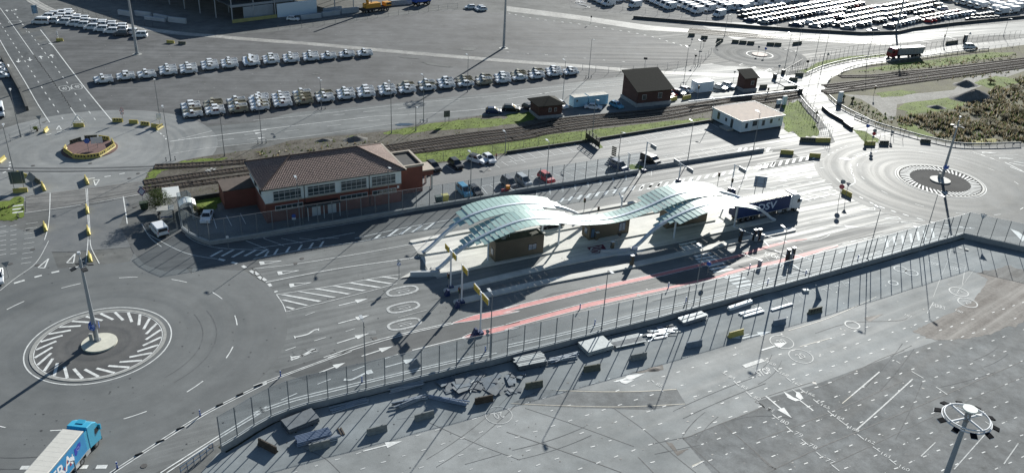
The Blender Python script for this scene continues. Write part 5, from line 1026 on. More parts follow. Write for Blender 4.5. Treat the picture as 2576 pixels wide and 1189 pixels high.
wing(cb[1], PB, [(3.6,5.2,.28,.9),(5.2,7.6,.28,2.2),(7.6,26.6,.28,3.75),(26.6,42.5,.28,2.3),(42.5,60.4,.28,4.0),(60.4,61.6,.28,2.4)], .95)
wing(cb[1], PB, [(5.6,6.8,-.28,-.8),(6.8,7.8,-.28,-1.6),(7.8,22.0,-.28,-2.7),(22.0,42.0,-.28,-1.9),(42.0,58,-.28,-2.8)], .95)
wing(cb[2], PC, [(4.6,5.8,.28,.9),(5.8,8.4,.28,1.9),(8.4,25.5,.28,3.8)], .95)
wing(cb[2], PC, [(6.7,7.8,-.28,-1.3),(7.8,20.0,-.28,-2.7),(20,26.8,-.28,-1.75)], .95)
print('panels', PANELS)
for p, h in (((1227,657),4.4),((1364,584),5.6),((1404,618),5.2),((1694,601),5.3),((1846,571),5.4),((1560,548),4.6),((1740,530),6)):
    b = g(p)-inv; MB().tube([(b.x,b.y,0),(b.x,b.y,h)], .17, 10).build('column', rib_m, cano)
    if h > 4.5: MB().tube([(b.x,b.y,h-.9), (b.x+CN.x*1.3, b.y+CN.y*1.3, h+.2)], .09, 6).build('strut', rib_m, cano)
for s_, w_ in ((3.4,.3),(12,.9),(22,.6)): pass
# flared guard walls at the arch feet
wallp = mat('pale_blue_painted_concrete', (0.40,0.43,0.46), .65, var=.12, scale=1.5)
def low_wall(name, pts, h, w_, m, label, cat, z0=0):
    P = [g(p) for p in pts]; o = P[0].copy(); mb = MB(); mb.strip([p-o for p in P], w_, z0, z1=h); ob = mb.build(name, m); ob.location = o; tag(ob, label, cat); return ob
low_wall('guard_wall', T(2,1,(1515,405),(1790,398)), .95, .35, wallp, 'pale blue guard wall at the left foot of the front canopy arch', 'guard wall')
low_wall('guard_wall', Z(1960,760,540,2469,(1330,870),(1500,872),(1840,840)), .8, .3, wallp, 'blue guard wall at the foot of the middle canopy arch', 'guard wall')
mb = MB(); mb.flat(G(T(2,1,(1420,425),(1515,370),(1640,345),(1780,345),(1790,400),(1515,412))), .17); mb.build('kerb_island', pale_c, kind='structure')
# ------------------------------------------------------------ gate booths
booth_m = mat('brown_booth_cladding', (0.105, 0.088, 0.062), .55, var=.12, scale=.8); booth_roof = mat('mossy_flat_roof', (0.05, 0.052, 0.038), .9, var=.45, scale=1.2)
coping = mat('pale_coping', (0.42,0.40,0.36), .6); blue_glass = mat('sky_blue_window', (0.10,0.16,0.24), .12, spec=.8); blue_paint = mat('deep_blue_panel', (0.012,0.028,0.10), .4)
def booth(fl, L, D_, h, label, wins):
    o = g(fl); t = thing('gate_booth', label, 'booth', (o.x, o.y, .16), ca)
    MB().box(0, L, 0, D_, 0, h-.25).build('wall', booth_m, t)
    b = MB(); b.box(.12, L-.12, .12, D_-.12, h-.25, h-.18); b.build('roof', booth_roof, t)
    for x0, x1, y0, y1 in ((-.03,L+.03,-.03,.12),(-.03,L+.03,D_-.12,D_+.03),(-.03,.12,.12,D_-.12),(L-.12,L+.03,.12,D_-.12)): b = MB(); b.box(x0,x1,y0,y1,h-.25,h); b.build('coping', coping if y0 > 1 or x0 > 1 else booth_m, t)
    for x0, x1, z0, z1, kd in wins:
        f = MB(); f.box(x0-.08, x1+.08, -.05, .0, z0-.08, z1+.08); fo = f.build('window', blue_paint if kd == 'blue' else dark_m, t)
        q = MB(); mid = (x0+x1)/2; q.box(x0, mid-.04, -.075, -.052, z0, z1); q.box(mid+.04, x1, -.075, -.052, z0, z1); q.build('pane', blue_glass, fo)
    f = MB(); f.box(-.06, -.0, D_*.3, D_*.65, 1.0, 2.1); f.build('side_window', blue_glass, t)
    ac = MB(); ac.box(L*.18, L*.18+.7, D_*.4, D_*.4+.5, h-.18, h+.35); ac.build('air_unit', kerb_m, t)
    for k in range(3): pi = MB(); pi.tube([(L*.25+k*.5, D_*.6, h-.18),(L*.25+k*.5, D_*.6, h+.25)], .05, 6); pi.build('roof_pipe', rib_m, t)
h1 = height_of((1245,661.7),(1245,612)); print('booth h', h1)
booth((1245,661.7), 9.4, 2.6, h1-.1, 'brown gate booth under the left arch with a double window and mossy roof', [(6.4,7.9,1.2,2.2,'')])
booth((1481,607), 8.6, 2.6, 3.4, 'brown gate booth in the canopy dip with a blue window at its right end', [(6.4,7.6,.9,2.4,'blue'),(.4,1.0,.6,2.3,'')])
booth((1676,578), 9.4, 2.6, 3.4, 'dark gate booth in deep shade under the right arch', [(2.4,3.6,1.1,2.2,''),(6.0,7.2,1.1,2.2,'')])
# ------------------------------------------------------------ glass fences on low walls
post_m = mat('fence_post_steel', (0.20, 0.215, 0.23), .5, metal=.3); glass_m = glass('fence_glass', (0.93, 0.95, 0.965), .3, .95); glass_b = glass('frosted_fence_glass', (0.9, 0.93, 0.94), .3, .8)
wall_m = mat('retaining_wall_concrete', (0.27,0.28,0.29), .75, var=.18, scale=1.2); lip_m = mat('wall_lip', (0.40,0.41,0.40), .7, var=.15, scale=1)
def polyresample(P, step):
    out = [P[0]]; acc = 0
    for i in range(len(P)-1):
        a, b = P[i], P[i+1]; L = (b-a).length; d = step-acc
        while d <= L: out.append(a.lerp(b, d/L)); d += step
        acc = (acc+L) % step if L < d else L-(d-step)
    return out
def glass_fence(label, posts, zw, hg, wall_w=.35, post_r=.05, tall=None, pane=None):
    """posts: world xy of every post on the wall top"""
    o = Vector((posts[0].x, posts[0].y, 0)); t = thing('glass_fence', label, 'fence', o); Q = [Vector((p.x, p.y, 0))-o for p in posts]
    MB().strip(Q, wall_w, 0, z1=zw-.07).build('wall', wall_m, t); MB().strip(Q, wall_w+.08, zw-.068, z1=zw).build('coping', lip_m, t)
    for i, p in enumerate(Q):
        b = MB(); b.box(-post_r, post_r, -post_r, post_r, zw, zw+hg+.04)
        d = (Q[min(i+1,len(Q)-1)]-Q[max(i-1,0)]).normalized(); b.v = [(p.x+x*d.x-y*d.y, p.y+x*d.y+y*d.x, z) for x, y, z in b.v]; b.build('post', post_m, t)
    for a, b_ in zip(Q[:-1], Q[1:]):
        d = (b_-a).normalized(); nn = Vector((-d.y, d.x, 0))*.012; a2 = a+d*.06; b2 = b_-d*.06
        m_ = MB(); m_.hexa([a2-nn+Vector((0,0,zw+.06)), b2-nn+Vector((0,0,zw+.06)), b2+nn+Vector((0,0,zw+.06)), a2+nn+Vector((0,0,zw+.06)), a2-nn+Vector((0,0,zw+hg)), b2-nn+Vector((0,0,zw+hg)), b2+nn+Vector((0,0,zw+hg)), a2+nn+Vector((0,0,zw+hg))]); m_.build('glass_panel', pane or glass_m, t)
    for z_ in (zw+.03, zw+hg+.02):
        MB().strip(Q, .05, z_-.02, z1=z_+.02).build('rail', post_m, t)
    return t
front = T(3,0,(2135,918),(2293,826),(2455,722))+T(3,1,(172,632),(348,563),(535,505),(722,462),(910,415),(1088,375),(1272,328),(1448,290),(1622,245),(1795,205),(1962,160),(2130,120),(2295,85),(2452,45))+T(2,2,(163,1115),(315,1080),(470,1040),(622,1000),(768,965),(915,925),(1058,890),(1195,857),(1333,822),(1468,790),(1602,752),(1733,718),(1860,685),(1988,650),(2110,618),(2232,585),(2350,553),(2470,518))+T(2,3,(163,493),(275,463),(387,432),(497,403),(603,373),(710,345),(812,316),(912,287),(1012,260),(1110,233),(1205,207),(1300,180),(1393,153),(1487,125),(1575,103),(1663,75),(1750,50),(1835,28),(1915,6))+[(2424.4,584.8)]
FRONT0 = len(front); front += Z(3540,760,300,1784,(740,730),(1035,800),(1350,865),(1675,940),(2010,1015),(2350,1090))
glass_fence('long glass fence on a low blue wall separating the road from the foreground compound', G(front, 1.1), 1.1, 4.3)
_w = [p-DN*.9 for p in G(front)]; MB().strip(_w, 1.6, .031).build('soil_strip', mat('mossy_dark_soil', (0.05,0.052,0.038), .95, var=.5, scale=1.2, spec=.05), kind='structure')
fb_px = Z(540,680,460,2104,(650,775),(730,850),(850,908),(990,975),(1130,1020))+T(1,1,(0,1128),(405,1056),(803,993),(1312,908),(1560,868),(1912,810),(2375,735))+T(1,2,(30,705),(240,672),(455,638),(660,607),(862,572),(1060,540),(1255,505),(1340,492))
bp = polyresample(G(fb_px, .8), 2.72)
glass_fence('glass fence on a pale wall curving round the brick building and car park', bp, .8, 3.9)
# enclosure at the left end of that fence
ep = G(Z(540,680,460,2104,(650,775),(630,660),(605,560),(600,470),(770,420),(830,470),(850,570),(850,640)), .3)
glass_fence('whitish glass enclosure of the pedestrian entrance left of the lawn', ep, .3, 3.2, .25, .05, pane=glass_b)
low_wall('kerb_wall', T(1,2,(1340,500),(1700,445),(2100,382),(2480,325)), .75, .4, wall_m, 'low dark wall continuing the fence line past the car park', 'low wall')
low_wall('median_wall', T(0,3,(632,1050),(700,1110),(840,1190))+T(1,3,(840,70),(912,122)), .8, .7, dark_m, 'dark wedge shaped median wall between the two bright road branches', 'median wall')
low_wall('roadside_wall', T(0,0,(20,572),(110,740),(200,900),(268,1070)), 1.1, .5, mat('dark_wall', (0.07,0.07,0.065), .8, var=.3, scale=2), 'long dark wall between the avenue and the left parking lot', 'roadside wall')
low_wall('lawn_wall', T(1,0,(1870,805),(2165,758)), .9, .3, dark_m, 'low dark wall behind the small lawn', 'garden wall')
low_wall('verge_wall', T(1,2,(0,350),(760,240),(870,222),(1950,45),(1990,60)), .6, .3, mat('dark_verge_kerb', (0.06,0.06,0.055), .8, var=.2, scale=2), 'dark low wall between the car park and the grass verge', 'low wall')
low_wall('lot_wall', T(0,3,(-1200,180),(-600,230),(0,275),(450,305),(1000,335),(1360,325),(1500,292),(1900,240),(2600,172)), 1.0, .4, mat('lot_dark_wall', (0.08,0.08,0.08), .8), 'long dark wall along the front of the storage lot', 'low wall')
# ------------------------------------------------------------ brick office building
def brick_mat(name, col, sc_=1.0):
    m = mat(name, col, .8, var=.16, scale=.5); return m
brick = brick_mat('red_brick', (0.175, 0.062, 0.045)); cream = mat('cream_render', (0.72,0.76,0.74), .75, var=.06, scale=1.5); frame_w = mat('white_frame', (0.68,0.70,0.70), .5)
tile_lit = mat('clay_roof_tile', (0.36, 0.245, 0.20), .75, var=.38, scale=3.2); tile_b = mat('roof_underlay', (0.085,0.055,0.045), .85, var=.3, scale=2); glass_d = mat('office_glass', (0.05,0.065,0.07), .12, spec=.8); beige = mat('beige_trim', (0.36,0.31,0.25), .7, var=.15, scale=1)
office = thing('brick_office', 'two storey red brick office with brown hipped tile roof beside the glass fence', 'building', Vector((-45.2+.55*math.cos(R(28.3))-.5*math.sin(R(28.3)), 138.7+.55*math.sin(R(28.3))+.5*math.cos(R(28.3)), 0)), R(28.3))
OL, OW, OH = 26.1, 13.2, 6.75
b = MB(); b.box(0, OL, 0, OW, 0, 3.9); b.build('brick_wall', brick, office)
b = MB(); b.box(.02, OL-.02, .02, OW-.02, 3.9, OH); b.build('upper_wall', cream, office)
b = MB(); b.box(-.04, OL+.04, -.06, .02, 3.82, 3.94); b.build('string_course', beige, office)
def win_row(x0, x1, z0, z1, n, nm='window', split=True, y=0):
    f = MB(); f.box(x0, x1, y-.10, y-.02, z0, z1); fo = f.build(nm, frame_w, office)
    for i in range(n):
        a = x0+.07+(x1-x0-.07)*i/n; e = x0+(x1-x0-.07)*(i+1)/n; p = MB()
        if split: p.box(a, e, y-.13, y-.105, z0+.08, z0+(z1-z0)*.28); p.box(a, e, y-.13, y-.105, z0+(z1-z0)*.33, z0+(z1-z0)*.74); p.box(a, e, y-.13, y-.105, z0+(z1-z0)*.79, z1-.08)
        else: p.box(a, e, y-.13, y-.105, z0+.06, z1-.06)
        p.build('pane', glass_d, fo)
    s_ = MB(); s_.box(x0-.05, x1+.05, y-.2, y-.03, z0-.12, z0-.01); s_.build('sill', beige, fo)
xw = [(1.5,6.6,5),(7.8,13.0,5),(14.1,19.1,5),(20.1,24.9,5)]
for a, e, n in xw: win_row(a, e, 4.25, 6.15, n)
for a, e, n in [(1.7,6.8,5),(13.9,19.2,5),(20.2,25.0,5)]: win_row(a, e, 2.35, 3.2, n, split=False)
for x_ in (7.2, 19.65): p = MB(); p.box(x_-.05, x_+.05, -.14, -.02, .2, OH-.1); p.build('downpipe', dark_m, office)
b = MB(); b.box(7.0, 13.4, -1.9, .0, 2.75, 2.95); b.build('entrance_canopy', dark_m, office)
for x_ in (7.2, 10.2, 13.2): b = MB(); b.box(x_-.06, x_+.06, -1.85, -1.73, 0, 2.75); b.build('entrance_post', frame_w, office)
for x_ in (8.4, 11.4): b = MB(); b.box(x_, x_+1.6, -.08, -.01, 0, 2.2); b.build('door', frame_w, office)
b = MB(); b.box(25.2, 25.6, -.05, -.01, 3.0, 3.5); b.build('wall_plaque', frame_w, office)
for y0 in (3, 7): b = MB(); b.box(-.1, -.01, y0, y0+1.4, 4.4, 6.0); b.build('side_window', glass_d, office)
b = MB(); ov = .6
b.box(-ov, OL+ov, -ov, OW+ov, OH, OH+.14); b.build('soffit', mat('grey_soffit', (0.28,0.26,0.24), .7), office)
gut = MB()
for x0, x1, y0, y1 in ((-ov-.1,OL+ov+.1,-ov-.12,-ov-.0),(-ov-.1,OL+ov+.1,OW+ov,OW+ov+.12),(-ov-.12,-ov,-ov,OW+ov),(OL+ov,OL+ov+.35,-ov,OW+ov)): q = MB(); q.box(x0,x1,y0,y1,OH+.02,OH+.22); q.build('gutter', beige if x0 > 10 else dark_m, office)
RZ = OH+.14; RH = 3.0; hx0, hx1 = -ov, OL+ov; hy0, hy1 = -ov, OW+ov; ym = (hy0+hy1)/2; rdx = (hy1-hy0)/2
rA, rB = (hx0+rdx, ym, RZ+RH), (hx1-rdx, ym, RZ+RH)
fl, fr, br, bl = (hx0,hy0,RZ), (hx1,hy0,RZ), (hx1,hy1,RZ), (hx0,hy1,RZ)
for f in ([fl, fr, rB, rA], [br, bl, rA, rB], [fr, br, rB], [bl, fl, rA]): b = MB(); b.add(f, [tuple(range(len(f)))]); b.build('roof_slope', tile_b, office)
def tile_courses(e0, e1, apex_fn, nm, step=.30):
    """rounded clay tile runs going up a slope"""
    b = MB(); e0 = Vector(e0); e1 = Vector(e1); L = (e1-e0).length; d = (e1-e0).normalized(); n = int(L/step)
    for i in range(n):
        s_ = (i+.5)*L/n; p = e0+d*s_; top = apex_fn(s_, L); v = top-p; m_ = max(1, int(v.length/.42)); 
        up = d.cross(v).normalized(); up = up if up.z > 0 else -up
        for k in range(m_):
            a = p+v*(k/m_)+up*(.02+random.uniform(0,.015)); c = p+v*((k+1)/m_-.01)+up*.0; w_ = .115+random.uniform(-.012,.012)
            b.add([a-d*w_, a+up*.05, a+d*w_, c-d*w_*.9, c+up*.042, c+d*w_*.9], [(0,1,4,3),(1,2,5,4),(0,2,1)])
    o = b.build(nm, tile_lit, office); o['kind'] = 'stuff'
def apx_front(yy0):
    def f(s_, L): 
        k = min(1, s_/rdx, (L-s_)/rdx); x = hx0+s_
        return Vector((x, yy0+(ym-yy0)*k, RZ+RH*k))
    return f
tile_courses(fl, fr, apx_front(hy0), 'roof_tiles')
def apx_side(x0, sg):
    def f(s_, L): k = min(1, s_/(L/2), (L-s_)/(L/2)); return Vector((x0+sg*rdx*k, hy0+s_, RZ+RH*k))
    return f
tile_courses((hx1,hy0,RZ), (hx1,hy1,RZ), apx_side(hx1,-1), 'roof_tiles'); tile_courses((hx0,hy0,RZ), (hx0,hy1,RZ), apx_side(hx0,1), 'roof_tiles')
for a, c in ((fl,rA),(fr,rB),(rA,rB),(br,rB),(bl,rA)): b = MB(); b.tube([Vector(a)+Vector((0,0,.08)), Vector(c)+Vector((0,0,.1))], .14, 6); b.build('ridge_tiles', tile_b, office)
# right annex with parapet roof, left brick outbuilding
b = MB(); b.box(OL+.01, OL+5.6, 3.0, 10.6, 0, 5.6); b.build('annex_wall', brick, office)
for x0, x1, y0, y1 in ((OL+.7,OL+5.8,2.85,3.3),(OL+.7,OL+5.8,10.3,10.75),(OL+5.35,OL+5.8,3.3,10.3),(OL+.7,OL+1.1,3.3,10.3)): b = MB(); b.box(x0,x1,y0,y1,5.6,6.05); b.build('parapet', beige, office)
b = MB(); b.box(OL+1.1, OL+5.35, 3.3, 10.3, 5.6, 5.66); b.build('annex_roof', mat('dark_felt_roof', (0.035,0.036,0.036), .85, var=.3, scale=1), office)
b = MB(); b.box(OL+5.6, OL+8.0, 3.2, 6.8, 3.2, 4.3); b.build('porch_fascia', brick, office); b = MB(); b.box(OL+5.55, OL+8.2, 3.0, 7.0, 4.3, 4.5); b.build('porch_roof', beige, office)
for y_ in (3.4, 6.6): b = MB(); b.box(OL+7.5, OL+7.85, y_-.17, y_+.17, 0, 3.2); b.build('porch_column', mat('pale_column', (0.55,0.53,0.48), .6), office)
lb = g(Z(540,680,460,2104,(1395,480))[0]); rb = Z(540,680,460,2104,(1990,350),(1375,180),(1960,90))
out = thing('brick_outbuilding', 'flat roofed dark brick outbuilding between the lawn and the brick office', 'building', (lb.x, lb.y, 0), R(28.3))
b = MB(); b.box(0, 11.5, 0, 5.5, 0, 3.6); b.build('wall', brick, out); b = MB(); b.box(-.1, 11.6, -.1, 5.6, 3.6, 3.75); b.build('roof', mat('brown_flat_roof', (0.07,0.05,0.04), .85, var=.3, scale=1), out)
pl = Z(540,680,460,2104,(1250,400),(1390,330),(1390,470),(1280,520)); sheet('patio', pl, gravel_m, 8)
b_ = g(Z(540,680,460,2104,(1925,380))[0]); acu = thing('air_conditioner', 'pale air conditioning unit on the shaded left wall of the brick office', 'air conditioner', (b_.x, b_.y, 0), R(28))
b = MB(); b.box(-.5,.5,-.3,.3,.8,1.9); b.build('casing', kerb_m, acu); b = MB(); b.tube([(-.4,-.2,0),(-.4,-.2,.8)], .04, 5); b.build('leg', dark_m, acu); b = MB(); b.tube([(.4,-.2,0),(.4,-.2,.8)], .04, 5); b.build('leg', dark_m, acu); b = MB(); b.plate((0,-.32,1.35),.35,(0,-1,0),.03,14); b.build('fan_grille', dark_m, acu)
# ------------------------------------------------------------ white site office
so_ = g(Z(2600,340,560,2561,(800,740))[0]); site = thing('white_office', 'single storey white office with pink ribbed roof at the end of the car park', 'building', (so_.x, so_.y, 0), R(28.8))
wsteel = mat('white_panel_wall', (0.66,0.74,0.78), .6, var=.05, scale=1); rp = mat('salmon_sheet_roof', (0.80,0.68,0.58), .8, var=.07, scale=1, spec=.15)
SL_, SW_ = 13.6, 10.9
b = MB(); b.box(0,SL_,0,SW_,.35,3.15); b.build('wall', wsteel, site); b = MB(); b.box(.08,SL_-.08,.08,SW_-.08,0,.35); b.build('plinth', dark_m, site)
b = MB(); b.box(-.25,SL_+.25,-.25,SW_+.25,3.15,3.28); b.build('roof', rp, site)
b = MB(); [b.box(-.25,SL_+.25,y_,y_+.09,3.28,3.34) for y_ in [-.2+i*.6 for i in range(19)]]; o = b.build('roof_ribs', rp, site); o['kind'] = 'stuff'
for x0,x1,y0,y1 in ((-.3,SL_+.3,-.32,-.25),(-.3,SL_+.3,SW_+.25,SW_+.32),(-.32,-.25,-.25,SW_+.25),(SL_+.25,SL_+.32,-.25,SW_+.25)): b = MB(); b.box(x0,x1,y0,y1,3.1,3.36); b.build('fascia', frame_w, site)
def win(parent, x0, x1, z0, z1, side='front', m=glass_d, nm='window', y=0):
    f = MB()
    if side == 'front': f.box(x0,x1,y-.05,y-.004,z0,z1); fo = f.build(nm, frame_w, parent); p = MB(); p.box(x0+.06,x1-.06,y-.07,y-.052,z0+.06,z1-.06)
    else: f.box(y-.05,y-.004,x0,x1,z0,z1); fo = f.build(nm, frame_w, parent); p = MB(); p.box(y-.07,y-.052,x0+.06,x1-.06,z0+.06,z1-.06)
    p.build('pane', m, fo)
for x0,x1,z0,z1 in ((1.2,2.1,1.2,2.6),(6.6,7.6,1.2,2.7),(9.2,10.1,1.5,2.7),(12.0,12.5,1.9,2.5)): win(site,x0,x1,z0,z1)
win(site,3.5,5.1,1.5,2.9); b = MB(); b.box(3.5,5.1,-.06,-.01,.4,1.45); b.build('door', frame_w, site)
for x0,x1,z0,z1 in ((2.9,3.9,.4,2.7),(5.2,6.0,1.3,2.3),(8.0,9.0,.9,2.8)): win(site,x0,x1,z0,z1,'side')
b = MB(); b.box(-2.0,-.01,2.5,5.5,0,.5); b.build('steps', kerb_m, site)
# ------------------------------------------------------------ brick sheds, huts, containers
shedroof = mat('dark_bitumen_roof', (0.034,0.034,0.028), .9, var=.2, scale=1.5, spec=.12); dbrick = brick_mat('dark_red_brick', (0.075,0.036,0.03))
def hut(name, label, fl, L, W_, h0, h1, ang, over=.5, base=.7, wins=()):
    o = g(fl); t = thing(name, label, 'hut', (o.x,o.y,0), ang)
    b = MB(); b.add([(0,0,base),(L,0,base),(L,W_,base),(0,W_,base),(0,0,h0),(L,0,h0),(L,W_,h1),(0,W_,h1)], [(0,3,2,1),(4,5,6,7),(0,1,5,4),(1,2,6,5),(2,3,7,6),(3,0,4,7)]); b.build('wall', dbrick, t)
    b = MB(); b.box(-.25,L+.25,-.25,W_+.25,0,base); b.build('base', wall_m, t)
    sl = (h1-h0)/W_; b = MB(); P = [(-over,-over,h0-sl*over),(L+over,-over,h0-sl*over),(L+over,W_+over,h1+sl*over),(-over,W_+over,h1+sl*over)]
    b.hexa([Vector(p)+Vector((0,0,.01)) for p in P]+[Vector(p)+Vector((0,0,.16)) for p in P]); b.build('roof', shedroof, t)
    for x0,x1,z0,z1 in wins: win(t,x0,x1,z0,z1)
    return t
hp = T(0,2,(1255,1035),(1510,1015)); L_ = (g(hp[1])-g(hp[0])).length
hut('brick_shed', 'large dark brick shed with steep single slope roof beside the railway', hp[0], 10.2, 8.2, 4.3, 7.2, R(24), .6, 1.0, [(1.4,2.6,1.9,3.2),(6.2,7.4,1.9,3.4)])
hp = T(0,2,(310,1150),(505,1130))
t = hut('brick_hut', 'small brick hut with dark pyramid roof beside the row of parked cars', hp[0], 6.3, 5.4, 3.3, 3.3, R(24), .7, .8, [(2.6,3.3,1.6,2.6),(4.2,4.8,1.6,2.6)])
b = MB(); b.add([(-.7,-.7,3.47),(7.0,-.7,3.47),(7.0,6.1,3.47),(-.7,6.1,3.47),(2.6,2.7,4.9),(3.7,2.7,4.9)], [(0,1,5,4),(1,2,5),(2,3,4,5),(3,0,4)]); b.build('hipped_roof', shedroof, t)
hut('brick_tower_hut', 'narrow tall brick hut with sloping roof by the level crossing gates', T(0,2,(2285,890))[0], 4.2, 3.4, 4.0, 5.2, R(24), .45, .9, [(2.2,3.2,1.9,3.0)])
cont_b = mat('pale_blue_container', (0.34,0.56,0.68), .5, var=.08, scale=1); cont_w = mat('white_container', (0.60,0.67,0.73), .5, var=.05, scale=1); dirtyroof = mat('dirty_container_roof', (0.42,0.40,0.35), .8, var=.35, scale=1)
def container(label, fl, fr_, W_, h, m, ang=None, wins=(), roof=dirtyroof, name='container', cat='container'):
    a, b2 = g(fl), g(fr_); L = (b2-a).length; t = thing(name, label, cat, (a.x,a.y,0), ang if ang is not None else math.atan2(b2.y-a.y, b2.x-a.x))
    b = MB(); b.box(0,L,0,W_,.15,h); b.build('body', m, t); b = MB(); b.box(.05,L-.05,.05,W_-.05,h,h+.04); b.build('roof', roof, t)
    b = MB(); [b.box(x_,x_+.08,-.03,.0,.2,h-.1) for x_ in [.1+i*.45 for i in range(int(L/.45))]]; q = b.build('wall_ribs', m, t); q['kind'] = 'stuff'
    for y_ in (.0, W_-.08): b = MB(); b.box(-.04,L+.04,y_-.04,y_+.1,h-.02,h+.09); b.build('roof_rail', frame_w, t)
    for x0,x1,z0,z1 in wins: win(t,x0,x1,z0,z1,y=-.03)
    return t
container('pale blue cabin with striped roof and a small window beside the parked cars', T(0,2,(645,1045))[0], T(0,2,(778,1030))[0], 2.5, 2.8, cont_b, wins=[(.6,1.2,1.6,2.2)], name='portable_cabin', cat='cabin')
container('longer pale blue cabin with rust stained roof, right of its twin', T(0,2,(790,1030))[0], T(0,2,(975,1010))[0], 2.5, 2.8, cont_b, name='portable_cabin', cat='cabin')
container('white shipping container between the parked cars and the sheds', T(0,2,(1838,905))[0], T(0,2,(1990,885))[0], 3.0, 3.0, cont_w, roof=cont_w)
# bus shelter and planter left of the entrance
q = g(Z(540,680,460,2104,(380,680))[0]); t = thing('bus_shelter', 'small grey roofed bus shelter beside the dark tree', 'bus shelter', (q.x,q.y,0), R(20))
b = MB(); b.box(-1.3,1.6,-.9,1.2,2.45,2.58); b.build('roof', kerb_m, t)
for x_,y_ in ((-1.1,-.7),(1.4,-.7),(-1.1,1.0),(1.4,1.0)): b = MB(); b.box(x_-.05,x_+.05,y_-.05,y_+.05,0,2.45); b.build('post', dark_m, t)
b = MB(); b.box(-1.1,1.4,.98,1.02,.3,2.3); b.build('glass_panel', glass_m, t); b = MB(); b.box(1.38,1.42,-.7,1.0,.3,2.3); b.build('glass_panel', glass_m, t); b = MB(); b.box(-.9,1.2,.5,.9,.45,.52); b.build('bench', blue_paint, t)
q = g(Z(540,680,460,2104,(490,420))[0]); t = thing('entrance_roof', 'tilted white roof sheet over the pedestrian entrance', 'canopy', (q.x,q.y,0), R(25))
b = MB(); b.hexa([(-1.4,-1.3,2.3),(1.6,-1.3,2.3),(1.6,2.6,2.7),(-1.4,2.6,2.7),(-1.4,-1.3,2.38),(1.6,-1.3,2.38),(1.6,2.6,2.78),(-1.4,2.6,2.78)]); b.build('roof', mat('white_sheet', (0.75,0.76,0.72), .4), t)
for x_,y_ in ((-1.2,-1.1),(1.4,-1.1),(-1.2,2.4),(1.4,2.4)): b = MB(); b.box(x_-.05,x_+.05,y_-.05,y_+.05,0,2.3); b.build('post', post_m, t)
q = g(Z(540,680,460,2104,(760,560))[0]); t = thing('arched_canopy', 'white curved walkway canopy inside the glass enclosure', 'canopy', (q.x,q.y,0), R(25))
b = MB(); P = [(-1.5+.3*i, 2.2+.75*math.sin(math.pi*i/10)) for i in range(11)]
for (x0,z0),(x1,z1) in zip(P[:-1],P[1:]): b.hexa([(x0,-1.3,z0),(x1,-1.3,z1),(x1,1.3,z1),(x0,1.3,z0),(x0,-1.3,z0+.06),(x1,-1.3,z1+.06),(x1,1.3,z1+.06),(x0,1.3,z0+.06)])
b.build('arched_roof', MATS['white_sheet'], t)
for x_,y_ in ((-1.45,-1.2),(1.45,-1.2),(-1.45,1.2),(1.45,1.2)): b = MB(); b.box(x_-.04,x_+.04,y_-.04,y_+.04,0,2.25); b.build('post', post_m, t)
# ------------------------------------------------------------ far depot hall (open steel frame) and yard walls
conc = mat('precast_panel', (0.34,0.38,0.42), .7, var=.1, scale=.5); steelm = mat('hall_steel', (0.30,0.33,0.36), .6)
hc = g((586,58)); tipdir = g((1042,24))-g((476,100)); ha = math.atan2(tipdir.y, tipdir.x); left = g((166,0))-g((476,100)); 
hall = thing('depot_hall', 'large dark open depot hall with steel columns at the top edge', 'building', (hc.x,hc.y,0), ha)
hallroof = mat('hall_roof', (0.10,0.11,0.12), .7, var=.1, scale=.3)
la = math.atan2(left.y, left.x)-ha; lx, ly = math.cos(la), math.sin(la)
HZ = 9.4
b = MB(); A0, A1 = (0,0), (62,0); B1 = (62+lx*75, ly*75); B0 = (lx*75, ly*75)
b.prism([A0,A1,B1,B0], HZ, HZ+.5); b.build('roof', hallroof, hall)
for i in range(9): b = MB(); b.tube([(i*7.7,.0,0),(i*7.7,.0,HZ)], .2, 6); b.build('column', steelm, hall)
for i in range(1,8): b = MB(); b.tube([(lx*9*i,ly*9*i,0),(lx*9*i,ly*9*i,HZ)], .2, 6); b.build('column', steelm, hall)
for i in range(7): b = MB(); b.tube([(5+i*8,14+0*i,0),(5+i*8,14,HZ)], .18, 6); b.build('column', steelm, hall)
b = MB(); b.box(1,24,3,3.4,4.2,5.0); b.build('mezzanine_beam', conc, hall); b = MB(); b.box(1,40,3.4,14,4.6,4.8); b.build('mezzanine_roof', mat('mezzanine_roof', (0.14,0.16,0.18), .7, var=.15, scale=.4), hall)
b = MB(); b.box(-.3,15.6,-.5,-.2,0,1.1); b.build('yellow_parapet', mat('faded_yellow_wall', (0.36,0.34,0.14), .7, var=.15, scale=.5), hall)
b = MB(); b.box(5.0,15.8,2.0,2.4,0,4.2); b.build('inner_wall', conc, hall); mat('white_wall', (0.62,0.72,0.80), .6); b = MB(); b.box(15.9,31.0,-.6,-.3,0,4.6); b.build('white_wall', MATS['white_wall'], hall)
for k in range(5): b = MB(); b.box(26+k*4.6,29.2+k*4.6,4.2,8.5,4.86,4.95); b.build('skylight', frame_w, hall)
for k,(c0,c1) in enumerate([((300,42),(345,56)),((362,52),(419,60)),((434,60),(487,75)),((392,66),(475,83)),((493,75),(560,86))]):
    pass
def blockwall(a, b_, h, label, m=conc):
    A_, B_ = g(a), g(b_); o = A_.copy(); mb = MB(); mb.strip([A_-o, B_-o], .8, 0, z1=h); ob = mb.build('concrete_block', m); ob.location = o; return tag(ob, label, 'concrete block')
